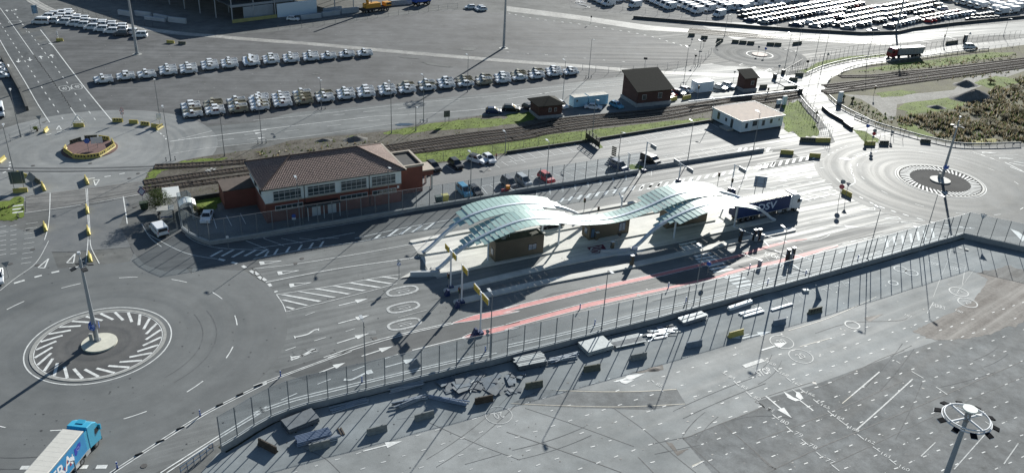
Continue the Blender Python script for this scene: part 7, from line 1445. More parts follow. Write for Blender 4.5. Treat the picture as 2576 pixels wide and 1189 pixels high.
board(T(1,1,(1840,60),(1898,55)), 1.6, 3.2, 'small dark striped board on two legs on the verge', mat('dark_board',(0.08,0.085,0.08),.6))
board(Z(2360,640,600,1784,(1365,270),(1500,285)), 1.9, 4.4, 'pale blue grey direction board seen from behind near the navy lorry', mat('blue_grey_board',(0.30,0.36,0.42),.5))
# brown hoarding on the car park edge and smaller one
A_, B_ = g(Z(1960,380,540,2469,(1080,650))[0]), g(Z(1960,380,540,2469,(1310,815))[0]); L = (B_-A_).length; t = thing('hoarding', 'long dark brown hoarding with railing top between the two bays of the car park', 'board', (A_.x,A_.y,0), math.atan2(B_.y-A_.y, B_.x-A_.x))
hb = mat('dark_brown_hoarding', (0.05,0.048,0.035), .7); b = MB(); b.box(0,L,-.05,.05,.3,1.7); b.build('panel', hb, t)
for z_ in (1.9,2.25,2.6): b = MB(); b.box(0,L,-.04,.04,z_,z_+.08); b.build('slat', hb, t)
for i in range(5): b = MB(); b.box(L*i/4-.06,L*i/4+.06,-.08,.08,0,2.7); b.build('post', hb, t)
A_, B_ = g(Z(1960,380,540,2469,(1520,930))[0]), g(Z(1960,380,540,2469,(1595,960))[0]); t = thing('small_hoarding', 'small dark brown slatted screen near the dark blue car', 'board', (A_.x,A_.y,0), math.atan2(B_.y-A_.y, B_.x-A_.x)); L = (B_-A_).length
for i in range(5): b = MB(); b.box(0,L,-.04,.04,.2+i*.45,.55+i*.45); b.build('slat', hb, t)
# ------------------------------------------------------------ gantry signs over the lanes
def gantry(base, top, spans, boards, label, yellow=True, r_=.13):
    q = g(base); h = height_of(base, top); t = thing('gantry_sign', label, 'gantry sign', (q.x,q.y,.1), ca); m_ = pole_w
    MB().tube([(0,0,0),(0,0,h)], r_, 10).build('pole', m_, t)
    MB().tube([(0,spans[0],h),(0,spans[1],h)], .10, 8).build('arm', m_, t)
    for y0, y1 in boards:
        b = MB(); b.box(-.16,-.06,y0,y1,h-.62,h+.28); pb_ = b.build('sign_board', syel if yellow else sgrey, t)
        b = MB(); b.box(-.062,.06,y0-.02,y1+.02,h-.64,h+.30); b.build('board_frame', pole_w, pb_)
        b = MB()
        if yellow:
            b.add([(-.17,(y0+y1)/2-.12,h-.25),(-.17,(y0+y1)/2-.12,h+.0),(-.17,(y0+y1)/2+.12,h+.0),(-.17,(y0+y1)/2+.12,h-.25)], [(0,1,2,3)]); b.build('symbol', dark_m, pb_)
    b = MB(); b.box(-.4,.4,-.5,.5,0,.35); b.build('base_block', blue_paint, t)
    return t
gantry((1133.4,723.7), (1134.7,632), (-2.4,2.4), [(-2.3,-.9),(.6,2.2)], 'first yellow gantry sign with boards on both sides, beside the canopy foot')
gantry((1161,761.6), (1163,668.5), (-2.2,.2), [(-2.2,-.4)], 'second yellow gantry sign with a single board toward the fence')
gantry((1208,839), (1211.5,738), (-2.5,2.5), [(-2.5,-.5),(.5,2.5)], 'third yellow gantry sign with two boards, nearest the front fence')
gantry((1619.6,430.6), (1626,359), (-3.4,.2), [(-3.3,-1.4)], 'white gantry pole with one grey board behind the black van', False)
gantry((1706.9,455.4), (1714.7,413), (-4.2,2.6), [(-4.2,-2.2),(.6,2.4)], 'double grey gantry sign above the low wall', False)
gantry((1838,477.5), (1846,416), (-3.6,.3), [(-3.4,-1.4)], 'white gantry pole with grey board behind the right canopy', False)
gantry(T(1,2,(1165,515))[0], T(1,2,(1185,355))[0], (-.5,.5), [], 'slim white camera gantry beside the dark blue car', False, .08)
def signal(base, h, label, lamps=3):
    q = g(base); t = thing('traffic_signal', label, 'traffic light', (q.x,q.y,.1), ca); MB().tube([(0,0,0),(0,0,h)], .06, 6).build('pole', galv_d, t)
    b = MB(); b.box(-.16,.16,-.16,.16,h-.9,h+.05); hd_ = b.build('signal_head', dark_m, t)
    for i in range(lamps): b = MB(); b.plate((-.17,0,h-.15-.28*i), .1, (-1,0,0), .05, 10); b.build('lens', [sred, syel, mat('green_lens',(0.02,0.2,0.08),.4)][i], hd_)
for b_, h, lab in [(T(1,2,(745,915))[0], 2.9, 'traffic light left of the canopy dip in the far lane'), (T(1,2,(2030,690))[0], 3.6, 'tall traffic light behind the right canopy crest'), (T(1,2,(2160,730))[0], 3.2, 'traffic light on the white gantry pole by the right canopy'), ((1128,735),3.4,'traffic light beside the first yellow gantry pole'), ((1155,770),3.3,'traffic light beside the second yellow gantry pole'), (T(1,2,(885,915))[0],1.1,'low signal post at the kerb below the canopy dip')]: signal(b_, h, lab)
for (b_, lab) in [((1126,742),'blue crash cushion at the first island nose'), ((1151,772),'blue crash cushion at the second island nose'), ((1196,840),'dark blue triangular marker at the red strip tip'), (T(1,2,(2190,735))[0],'blue marker block at the island behind the right canopy')]:
    q = g(b_); t = thing('island_marker', lab, 'marker', (q.x,q.y,.02), ca); b = MB(); b.prism([(-.5,-.4),(.3,-.4),(.3,.4),(-.5,.4)], 0, 1.0, top=[(-.1,-.3),(.2,-.3),(.2,.3),(-.1,.3)]); b.build('block', blue_paint, t)
# card pillars and barrier arms
def pillar(base, h, label, m=dark_m, cap=pole_w):
    q = g(base); t = thing('ticket_pillar', label, 'pillar', (q.x,q.y,.1), ca); b = MB(); b.box(-.28,.28,-.22,.22,0,h); b.build('body', m, t); b = MB(); b.box(-.33,.33,-.27,.27,h,h+.12); b.build('cap', cap, t); b = MB(); b.box(-.3,-.285,-.12,.12,h*.55,h*.8); b.build('screen', blue_glass, t); return t
zz5 = lambda *p: Z(2640,780,460,2279,*p)
pillar(zz5((660,640))[0], 2.4, 'dark pillar with white cap at the edge of the canopy shadow')
for p_, lab in [(zz5((925,600))[0],'left of the twin barrier pillars in the canopy shadow'),(zz5((1010,590))[0],'right of the twin barrier pillars in the canopy shadow'),(zz5((1540,970))[0],'grey barrier pillar on the red strip by the fence'),(zz5((1635,940))[0],'dark barrier pillar on the red strip by the fence')]: pillar(p_, 2.1, lab)
def arm(base, ang, L, h, label, tilt=.0):
    q = g(base); t = thing('boom_barrier', label, 'barrier', (q.x,q.y,.1), ang); b = MB(); b.box(-.3,.3,-.25,.25,0,h); b.build('housing', mat('grey_housing',(0.3,0.32,0.34),.5), t)
    b = MB(); b.tube([(0,0,h-.1),(L,0,h-.1+tilt*L)], .05, 6); b.build('boom', pole_w, t)
arm(zz5((960,620))[0], ca+R(120), 5.0, 1.2, 'raised white boom left of the twin pillars', .1); arm(zz5((1075,600))[0], ca-R(60), 4.6, 1.2, 'white boom reaching right of the twin pillars'); arm(zz5((1600,960))[0], ca-R(60), 4.6, 1.2, 'white boom above the front fence at the exit lane'); arm(T(2,3,(20,300))[0], ca+R(115), 3.6, 1.1, 'short white boom near the exit lane stop line')
for p_, h, lab in [(T(2,2,(1205,300))[0],1.9,'dark kiosk with pale top on the front island'),(T(2,2,(1018,130))[0],1.2,'small grey post under the middle booth'),(Z(1960,760,540,2469,(1265,650))[0],1.6,'pale console in front of the middle booth')]: pillar(p_, h, lab, booth_m)
# delineators and bollards
def bollard(p_, label, m=sb, h=.95, r_=.1, base_z=0):
    q = g(p_); key = 'bol'+m.name
    if key not in FIRST:
        t = thing('bollard', label, 'bollard', (q.x,q.y,0)); FIRST[key] = t; MB().tube([(0,0,0),(0,0,h)], [r_*.8, r_], 8).build('body', m, t); MB().tube([(0,0,h*.62),(0,0,h*.74)], r_*1.05, 8).build('reflective_band', pole_w, t); MB().disc((0,0), r_*1.6, 0, .05, 8).build('foot', dark_m, t); MB().disc((0,0), r_*.75, h, h+.05, 8).build('cap', pole_w, t)
    else: t = dup(FIRST[key], (q.x,q.y,0), 0, label)
    t['group'] = 'blue bollards along the lanes'
for r_, c_, p_, lab in [(3,0,(1135,1140),'blue bollard nearest the bottom edge beside the curved double line'),(3,0,(1935,635),'blue bollard on the double line below the left roundabout'),(3,1,(264,255),'blue bollard at the right end of that double line'),(3,1,(1050,310),'blue bollard behind the left part of the glass fence'),(2,2,(708,715),'blue bollard on the red strip, leftmost'),(2,2,(1562,510),'blue bollard on the red strip at the canopy shadow'),(2,2,(2345,330),'blue bollard on the red strip right of the zebra'),(2,2,(850,870),'blue bollard behind the fence panels, left of centre'),(2,2,(1730,650),'blue bollard behind the fence below the zebra'),(2,2,(2520,470),'blue bollard behind the fence right of the zebra'),(2,3,(100,465),'blue bollard behind the fence near the stop word'),(2,3,(465,385),'blue bollard behind the fence past the pillars'),(2,3,(970,240),'blue bollard behind the fence by the white triangle'),(2,1,(2240,1130),'blue bollard behind the fence beside the third gantry')]: bollard(T(r_,c_,p_)[0], lab)
dp = [g(a_) for a_ in T(0,0,(330,545),(445,700),(520,805),(600,915),(680,1040))]; dpts = []
tot = sum((dp[i+1]-dp[i]).length for i in range(4)); n = 26
dpts = polyresample(dp, tot/n)
wp = None
for i, q in enumerate(dpts):
    if wp is None:
        wp = thing('lane_divider_post', 'x', 'bollard', q); MB().tube([(0,0,0),(0,0,.6)], .06, 7).build('post', dark_m, wp); MB().disc((0,0), .16, 0, .05, 8).build('foot', dark_m, wp); t = wp
    else: t = dup(wp, q, 0)
    t['label'] = 'dark lane divider post on the avenue, %s from the top' % ORD2(i); t['group'] = 'lane divider posts on the avenue'
for i, p_ in enumerate(T(3,1,(45,345))+T(3,0,(2505,340),(2320,430),(2125,530),(1745,755),(1550,880),(1345,1005))):
    q = g(p_); ax_ = Vector((math.cos(R(38)), math.sin(R(38)), 0)); t = thing('lane_hump', 'small black rubber hump on the curved double line, %s from the right' % ORD[i], 'kerb', (q.x,q.y,.03), R(38)); b = MB(); b.prism([(-.5,-.13),(.5,-.13),(.5,.13),(-.5,.13)], 0, .16, top=[(-.38,-.05),(.38,-.05),(.38,.05),(-.38,.05)]); b.build('hump', chev, t)
# raised white gate at avenue mouth, small white post near the other gate
q = g(T(1,0,(765,80))[0]); t = thing('swing_gate', 'white A shaped swing gate standing on the yellow block at the avenue mouth', 'gate', (q.x,q.y,0), R(20))
for a, b_ in (((-1.6,-.4,.2),(0,0,2.6)),((1.6,.4,.2),(0,0,2.6)),((-1.0,-.3,1.1),(1.0,.3,1.1))): MB().tube([a,b_], .1, 6).build('frame_tube', pole_w, t)
q = g(T(0,0,(565,395))[0]); t = thing('white_post', 'small white cross topped post on the yellow block by the avenue', 'post', (q.x,q.y,.8)); MB().tube([(0,0,0),(0,0,2.0)], .12, 6).build('post', pole_w, t); b = MB(); b.box(-.6,.3,-.08,.08,1.1,1.3); b.build('arm', kerb_m, t)
q = g(T(0,0,(350,195))[0]); board(T(0,0,(325,195),(380,190)), 2.0, 4.6, 'blue billboard behind the white minibus', mat('billboard_blue',(0.12,0.25,0.38),.5), ribs=False)
# bins
for p_, m_, lab, s_ in [(T(1,1,(1790,820))[0], mat('dark_green_bin',(0.03,0.06,0.055),.6), 'dark green bin behind the glass fence left of the yellow one',1),(T(1,1,(1850,808))[0], mat('yellow_bin',(0.45,0.40,0.08),.6), 'yellow bin behind the glass fence',1),(T(1,0,(1398,885))[0], mat('green_container',(0.03,0.055,0.03),.7), 'dark green waste container under the diamond sign',1.1)]:
    q = g(p_); t = thing('waste_bin', lab, 'bin', (q.x,q.y,0), R(25)); b = MB(); b.hexa([(-.55*s_,-.4*s_,.15),(.55*s_,-.4*s_,.15),(.55*s_,.4*s_,.15),(-.55*s_,.4*s_,.15),(-.7*s_,-.5*s_,1.25),(.7*s_,-.5*s_,1.25),(.7*s_,.5*s_,1.25),(-.7*s_,.5*s_,1.25)]); b.build('body', m_, t); b = MB(); b.hexa([(-.72*s_,-.54*s_,1.25),(.72*s_,-.54*s_,1.25),(.72*s_,.54*s_,1.32),(-.72*s_,.54*s_,1.32),(-.7*s_,-.4*s_,1.36),(.7*s_,-.4*s_,1.36),(.7*s_,.5*s_,1.45),(-.7*s_,.5*s_,1.45)]); b.build('lid', m_, t)
    for x_ in (-.4,.4): b = MB(); b.tube([(x_*s_,-.3*s_,.1),(x_*s_,.3*s_,.1)], .1, 8); b.build('wheel', tyre_m, t)
# traffic cabinets near the crossing
for p_, w_, h, lab in [(Z(2600,340,560,2561,(1460,235))[0],1.2,1.3,'low white cabinet on the green wedge near the crossing'),(Z(2600,340,560,2561,(1550,240))[0],1.1,2.4,'tall pale blue cabinet on the green wedge near the crossing'),(T(0,3,(2000,410))[0],1.4,2.6,'dark tall cabinet in the fence at the far right'),(T(0,3,(790,990))[0],1.2,3.0,'tall grey cabinet on the scrub side below the crossing'),(T(1,0,(-60,1200))[0],.5,.5,'x')][:4]:
    q = g(p_); t = thing('equipment_cabinet', lab, 'cabinet', (q.x,q.y,0), R(28)); b = MB(); b.box(-w_/2,w_/2,-.35,.35,.1,h); b.build('casing', wsteel if 'dark' not in lab else dark_m, t); b = MB(); b.box(-w_/2-.05,w_/2+.05,-.4,.4,h,h+.08); b.build('lid', kerb_m, t); b = MB(); b.box(-w_/2+.08,w_/2-.08,-.37,-.352,.2,h-.15); b.build('door', wsteel if 'dark' not in lab else sgrey, t)
# ------------------------------------------------------------ wire fences, guard rails, gates
def wire_fence(label, pts, h=2.0, step=3.0, nm='wire_fence', rails=(.15,1.0,1.95), m=galv_d, r_=.045, cat='fence'):
    P = polyresample(G(pts), step); o = P[0].copy(); t = thing(nm, label, cat, (o.x,o.y,0)); Q = [p-o for p in P]
    for p in Q: MB().tube([(p.x,p.y,0),(p.x,p.y,h)], r_, 5).build('post', m, t)
    for z_ in rails: b = MB(); b.tube([(p.x,p.y,z_*h/2) for p in Q], .018, 4); b.build('wire', m, t)
    return t
wire_fence('wire fence along the far edge of the dark upper yard', [(700,79),(745,73),(872,55.7),(937,46.8),(1127,24),(1170,20)], 2.0, 4.2)
wire_fence('wire fence beside the pale strip behind the white off-roaders', T(0,0,(700,105),(850,155),(1150,210),(1540,275)), 1.6, 3.4, m=dark_m)
wire_fence('wire fence between the pale strip and the pale road', T(0,2,(730,680),(950,710),(1100,700),(1400,690),(1700,650),(1900,590),(1990,500)), 2.0, 4.0)
wire_fence('wire fence in front of the van lot', z6((250,120),(560,140),(850,165),(1160,215),(1600,265),(2100,320),(2560,360)), 2.2, 4.6)
wire_fence('wire fence along the front of the stored cars', T(0,3,(60,275),(450,300),(900,320),(1350,320),(1500,285),(1900,232),(2576,165)), 2.6, 4.8)
wire_fence('dark wire fence along the grass strip above the bright road', T(0,3,(330,740),(480,640),(700,560),(950,500),(1250,470),(1500,480)), 2.4, 2.6, m=dark_m)
wire_fence('wire fence right of the red lorry along the bright road', T(0,3,(1570,490),(1800,450),(2050,410),(2576,350)), 2.4, 3.0, m=dark_m)
wire_fence('wire fence on the scrub side of the bright road', T(0,3,(1200,640),(1600,580),(2000,520),(2576,455)), 1.8, 3.2, m=dark_m)
wire_fence('wire fence along the verge above the empty bays', T(1,1,(1500,450),(1750,420),(2070,370),(2576,300))+T(1,2,(210,280),(600,230),(760,190)), 1.7, 4.0)
wire_fence('wire fence at the left lot corner', T(1,0,(0,280),(150,215),(300,150),(420,90)), 1.8, 3.0)
wire_fence('dark wire fence around the green wedge by the white office', Z(2600,340,560,2561,(1640,200),(1780,160),(1900,300),(2050,480),(2170,640),(2200,740)), 3.0, 2.2, m=dark_m)
wire_fence('wire fence at the grass wedge tip', T(1,3,(1040,250),(1180,240),(1245,250)), 2.2, 2.0, m=dark_m)
wire_fence('wire fence by the scrub near the right roundabout', T(1,3,(1150,115),(1300,175),(1440,225)), 2.2, 2.6, m=dark_m)
wire_fence('leaning mesh gate beside the long faded barrier', Z(2600,340,560,2561,(2230,740),(2360,870)), 3.4, 1.2, nm='mesh_gate', cat='gate', m=pole_w)
def guard_rail(label, pts, h=.8):
    P = polyresample(spline(G(pts), 5), 2.2); o = P[0].copy(); t = thing('guard_rail', label, 'guard rail', (o.x,o.y,0)); Q = [p-o for p in P]
    for p in Q: MB().tube([(p.x,p.y,0),(p.x,p.y,h)], .07, 5).build('post', galv_d, t)
    MB().strip(Q, .10, h-.28, z1=h+.05).build('beam', galv_d, t)
guard_rail('steel guard rail on the lower side of the bright upper road', T(0,3,(815,720),(830,690),(1000,640),(1400,590),(1900,520),(2245,485)))
guard_rail('steel guard rail on the upper side of the bright curve', T(0,3,(470,725),(650,650),(900,590),(1250,540)))
guard_rail('guard rail right of the descending road along the scrub', T(0,3,(690,940),(780,1020),(900,1090),(1100,1185)))
guard_rail('guard rail sweeping round the right roundabout', T(1,3,(940,0),(1200,95),(1500,180),(1700,230),(2000,280),(2576,270)), .9)
guard_rail('guard rail left of the descending road', T(0,3,(410,960),(480,1050),(560,1130),(605,1180)), 1.0)
guard_rail('short railing at the tip right of the crossing', T(0,3,(680,810),(700,770),(725,745)), 1.1)
# level crossing gate arms
for p_, a_, L_, lab, ti in [(T(0,3,(165,760))[0], R(-68), 14, 'long lowered crossing arm left of the bright crossing', 0),(T(0,3,(245,720))[0], R(48), 12, 'dark lattice crossing gate above the barriers', .12),(T(0,3,(410,905))[0], R(205), 38, 'very long white beam along the tracks beside the crossing', 0)]:
    q = g(p_); t = thing('crossing_gate', lab, 'gate', (q.x,q.y,0), a_); b = MB(); b.box(-.5,.5,-.4,.4,0,1.5); b.build('housing', dark_m, t); b = MB(); b.box(0,L_,-.09,.09,1.0,1.3) if not ti else b.tube([(0,0,1.2),(L_,0,1.2+ti*L_)], .12, 6); b.build('boom', pole_w if not ti else dark_m, t)
    if ti: 
        for k in range(8): b = MB(); b.tube([(k*L_/8,0,.3),(k*L_/8,0,1.2+ti*k*L_/8)], .06, 5); b.build('lattice_bar', dark_m, t)
for p_, h, lab in [(T(0,3,(1120,935))[0],3.0,'grey railway signal head on the scrub side'),(T(0,3,(95,930))[0],2.4,'small railway signal near the narrow brick hut'),(Z(2300,260,340,2527,(2330,880))[0],4.2,'dark railway signal in front of the white container'),(T(0,3,(1790,430))[0],3.4,'dark signal cluster behind the red lorry')]: signal(p_, h, lab, 2)
# ------------------------------------------------------------ piles in the compound
pale_pl = mat('pale_panel', (0.46,0.47,0.45), .6, var=.2, scale=2); grey_pl = mat('grey_sheet', (0.15,0.16,0.17), .7, var=.25, scale=1.5); blue_pipe = mat('blue_grey_pipe', (0.22,0.26,0.34), .4, metal=.4); galvp = mat('galvanised_tube', (0.38,0.40,0.43), .4, metal=.4)
def pile_at(c0, c1, nm, label, cat):
    A_, B_ = g(c0), g(c1); t = thing(nm, label, cat, (A_.x,A_.y,0), math.atan2(B_.y-A_.y, B_.x-A_.x)); return t, (B_-A_).length
def panel_stack(c0, c1, W_, n, m, label, h=.055, gap=.02, planks=0):
    t, L = pile_at(c0, c1, 'panel_stack', label, 'stack'); 
    for k in range(2): b = MB(); b.box(L*(.2+.55*k),L*(.2+.55*k)+.12,-.1,W_+.1,0,.12); b.build('bearer', dark_m, t)
    for i in range(n):
        dx, dy = random.uniform(-.05,.05), random.uniform(-.05,.05); b = MB(); b.box(dx, L+dx, dy, W_+dy, .12+i*(h+gap), .12+i*(h+gap)+h); b.build('panel', m, t)
    z_ = .12+n*(h+gap)
    for i in range(planks): b = MB(); y0 = W_*i/planks; b.box(-.1+random.uniform(-.2,.2), L+random.uniform(-.1,.2), y0+.02, y0+W_/planks*.8, z_, z_+.06); b.build('plank', pale_pl if random.random() < .7 else grey_pl, t)
    return t
panel_stack(*T(3,1,(345,820),(640,700)), 2.3, 10, grey_pl, 'stack of dark grey corrugated sheets at the left end of the compound')
panel_stack(*T(3,2,(115,205),(390,150)), 2.6, 9, grey_pl, 'stack topped with pale planks in front of the wall, left of the pipe heap', planks=7)
panel_stack(*T(3,2,(790,65),(1030,-5)), 2.9, 9, pale_pl, 'flat stack of pale grey sheets casting a deep shade below the fence')
panel_stack(*T(2,2,(1060,1105),(1340,1045)), 2.3, 2, pale_pl, 'low heap of bright white boards below the wall', planks=8)
panel_stack(*T(2,2,(1715,885),(1935,815)), 1.6, 8, galvp, 'crate like stack of framed panels below the wall', planks=2)
def tube_bundle(c0, c1, n, rad, m, label, jx=.15, wob=.0, square=True, rise=3):
    t, L = pile_at(c0, c1, 'pipe_bundle', label, 'bundle'); 
    for i in range(n):
        row = i // rise; k = i % rise; y0 = row*rad*2.1; z0 = rad+k*rad*2.05; a = random.uniform(-jx,jx); sk = random.uniform(-wob,wob)
        b = MB(); b.tube([(a,y0+sk,z0),(L+a,y0-sk,z0+random.uniform(0,.05))], rad, 6); b.build('pipe', m, t)
    return t
tube_bundle(*T(3,1,(430,935),(760,845)), 18, .12, blue_pipe, 'bundle of blue grey pipes behind the grey barrier'); tube_bundle(*T(3,1,(560,930),(830,860)), 8, .09, galvp, 'shorter loose pipes beside the blue bundle', .3, .2)
tube_bundle(*T(3,1,(1380,555),(1690,470)), 9, .10, galvp, 'heap of long galvanised posts before the wall', .5, .5); tube_bundle(*T(3,1,(1340,410),(1660,340)), 12, .09, galvp, 'upper layer of galvanised posts close to the wall', .5, .4); tube_bundle(*T(3,1,(1700,470),(2070,540)), 6, .10, blue_pipe, 'diagonal lattice posts lying toward the torn sheets', .2, .2); tube_bundle(*T(3,1,(755,600),(1120,510)), 7, .08, galvp, 'slim frame of tubes lying along the wall', .2, .25, rise=1)
tube_bundle(*T(3,2,(430,130),(690,70)), 16, .08, galvp, 'tangle of silver tubes between two stacks', .5, .6); tube_bundle(*T(2,2,(2150,735),(2370,665)), 9, .10, pole_w, 'small stack of white beams under the wall', .1, .05); 
for i, (a, b_) in enumerate([((2255,775),(2460,720)),((2290,800),(2485,745))]): tube_bundle(*T(2,2,a,b_), 2, .13, pole_w, ['upper pair of white beams right of the beam stack','lower pair of white beams right of the beam stack'][i], .05, .05, rise=1)
tube_bundle(*T(2,3,(140,735),(340,675)), 2, .12, pole_w, 'single white beam lying before the wall', .05, .03, rise=1)
def heap(pts, n, label, mats_, s0=.4, s1=1.2, nm='scrap_heap', flat_=True, dr=None):
    P = G(pts); c = sum(P, Vector())/len(P); t = thing(nm, label, 'scrap heap', (c.x,c.y,0)); W_ = [(p.x,p.y) for p in P]; k = 0; tries = 0
    xs = [p[0] for p in W_]; ys = [p[1] for p in W_]
    while k < n and tries < 2000:
        tries += 1; x, y = random.uniform(min(xs),max(xs)), random.uniform(min(ys),max(ys))
        if not inside((x,y), W_): continue
        a = random.uniform(0,6.28) if dr is None else random.gauss(dr, .22); L_, B_ = random.uniform(s0,s1), random.uniform(s0,s1)*(.7 if flat_ else .1); z_ = random.uniform(.02,.18); tx, ty = random.uniform(-.09,.09), random.uniform(-.09,.09)
        b = MB(); Q = []
        for dz in (0,.018):
            for u, v in ((-1,-1),(1,-1),(1,1),(-1,1)): u2, v2 = u*L_/2, v*B_/2; Q.append((x-c.x+u2*math.cos(a)-v2*math.sin(a), y-c.y+u2*math.sin(a)+v2*math.cos(a), z_+abs(tx)*.6+abs(ty)*.6+u2*tx+v2*ty+dz))
        b.hexa(Q); b.build('scrap_piece', random.choice(mats_), t); k += 1
heap(T(3,1,(1700,330),(2000,280),(2420,190),(2480,300),(2300,400),(1980,430),(1760,400)), 26, 'wide heap of torn grey sheets and sticks by the wall', [grey_pl, grey_pl, MATS.get('blue_grey_sheet') or mat('blue_grey_sheet',(0.14,0.165,0.19),.75,var=.3)], .9, 3.0)
heap(T(3,1,(1980,400),(2120,390),(2180,290),(2090,280)), 14, 'small tangle of sticks beside the torn sheets', [pale_pl, galvp], .8, 1.6, flat_=False)
heap(T(2,2,(1320,990),(1540,870),(1650,960),(1500,1000),(1380,1020)), 24, 'heap of pale rails and planks below the wall', [galvp, galvp, grey_pl, pale_pl], 2.0, 4.2, flat_=False, dr=R(24))
heap(T(3,2,(-20,260),(60,200),(200,260),(120,400),(30,420)), 16, 'bent blue sheets beside the first plank stack', [MATS['blue_grey_sheet'], grey_pl], .5, 1.4)
heap(z6((60,40),(140,20),(300,110),(250,130)), 16, 'heap of metal frames beside the far road', [galvp, pale_pl], 1.5, 4.5, flat_=False)
q = g(T(2,3,(595,620))[0]); t = thing('standing_plate', 'dark tapered steel plate standing in the compound shade', 'plate', (q.x,q.y,0), R(-50)); b = MB(); b.hexa([(-.5,-.1,0),(.5,-.1,0),(.5,.1,0),(-.5,.1,0),(-1.2,-.05,2.2),(-1.0,-.05,2.2),(-1.0,.05,2.2),(-1.2,.05,2.2)]); b.build('plate', bblue, t)
q = g(T(2,3,(465,545))[0]); t = thing('cream_box', 'small cream block lying under the wall', 'block', (q.x,q.y,0), R(10)); b = MB(); b.box(-.5,.5,-.3,.3,0,.35); b.build('block', cream_roof, t)
for u, v, lab in ((835,790,'left of two short dark sleepers in the compound'),(862,785,'right of two short dark sleepers in the compound')): q = g(T(3,1,(u,v))[0]); t = thing('sleeper_piece', lab, 'sleeper', (q.x,q.y,0), R(-60)); b = MB(); b.box(-.7,.7,-.09,.09,0,.15); b.build('sleeper_block', bk, t)
# blue handrail at the compound's left corner
A_, B_ = g(T(3,0,(1750,1200))[0]), g(T(3,0,(2060,965))[0]); t = thing('handrail', 'blue handrail leading down from the left end of the glass fence', 'handrail', (A_.x,A_.y,0), math.atan2(B_.y-A_.y,B_.x-A_.x)); L = (B_-A_).length
hr = mat('blue_handrail', (0.10,0.17,0.26), .5); [MB().tube([(0,0,z_),(L,0,z_)], .05, 6).build('rail', hr, t) for z_ in (.5,1.1)]; [MB().tube([(L*i/5,0,0),(L*i/5,0,1.1)], .05, 6).build('post', hr, t) for i in range(6)]
# person in orange vest
q = g(T(1,1,(2345,412))[0]); t = thing('person', 'person in an orange vest and dark trousers standing beside the white hatchback', 'person', (q.x,q.y,0), R(-80))
def skinned(name, verts, edges, radii, m, parent, sub=1):
    me = bpy.data.meshes.new(name); me.from_pydata(verts, edges, []); o = bpy.data.objects.new(name, me); sc.collection.objects.link(o)
    md = o.modifiers.new('s', 'SKIN'); 
    for i, r_ in enumerate(radii): me.skin_vertices[0].data[i].radius = (r_, r_) if not isinstance(r_, tuple) else r_
    me.skin_vertices[0].data[0].use_root = True
    sb_ = o.modifiers.new('u', 'SUBSURF'); sb_.levels = sub; sb_.render_levels = sub
    dg = bpy.context.evaluated_depsgraph_get(); m2 = bpy.data.meshes.new_from_object(o.evaluated_get(dg)); m2.materials.clear(); m2.materials.append(m)
    bpy.data.objects.remove(o); o2 = bpy.data.objects.new(name, m2); sc.collection.objects.link(o2); o2.parent = parent; m2.polygons.foreach_set('use_smooth', [True]*len(m2.polygons)); return o2
V = [(0,0,.95),(0,0,1.2),(0,0,1.42),(0,0,1.53),(0,.02,1.68), (.1,0,.88),(.12,.02,.48),(.13,0,.07),(.14,.14,.04), (-.1,0,.88),(-.14,-.05,.48),(-.16,0,.07),(-.17,.14,.04), (.2,0,1.4),(.27,0,1.13),(.25,.12,.90),(.25,.15,.82), (-.2,0,1.4),(-.28,.03,1.13),(-.22,.18,.95),(-.2,.22,.88)]
E_ = [(0,1),(1,2),(2,3),(3,4),(0,5),(5,6),(6,7),(7,8),(0,9),(9,10),(10,11),(11,12),(2,13),(13,14),(14,15),(15,16),(2,17),(17,18),(18,19),(19,20)]
Rr = [.15,.15,.15,.06,.105,.1,.07,.05,.045,.1,.07,.05,.045,.07,.05,.038,.03,.07,.05,.038,.03]
skinned('body', V, E_, Rr, mat('dark_clothing', (0.03,0.035,0.05), .8), t)
skinned('vest', [(0,0,.98),(0,0,1.2),(0,0,1.40),(.15,0,1.42),(-.15,0,1.42)], [(0,1),(1,2),(2,3),(2,4)], [.185,.185,.175,.09,.09], mat('orange_vest', (0.75,0.10,0.03), .6), t)
skinned('head', [(0,.02,1.60),(0,.03,1.70)], [(0,1)], [.09,.10], mat('skin', (0.45,0.26,0.18), .6), t); skinned('hair', [(0,-.01,1.70),(0,.0,1.76)], [(0,1)], [.1,.085], mat('dark_hair', (0.02,0.015,0.01), .8), t)
q = g(Z(1560,640,600,1784,(1020,265))[0]); t = thing('orange_figure_sign', 'small orange and red object on the fence wall behind the left canopy', 'sign', (q.x,q.y,.8), ca); b = MB(); b.box(-1.4,.3,-.1,.1,0,.6); b.build('red_panel', sred, t); b = MB(); b.disc((0,0), .45, .6, 1.2, 10); b.build('orange_lamp', mat('orange_lamp',(0.7,0.25,0.02),.5), t); MB().tube([(0,0,.9),(1.2,-.6,.1)], .07, 6).build('white_tube', pole_w, t)
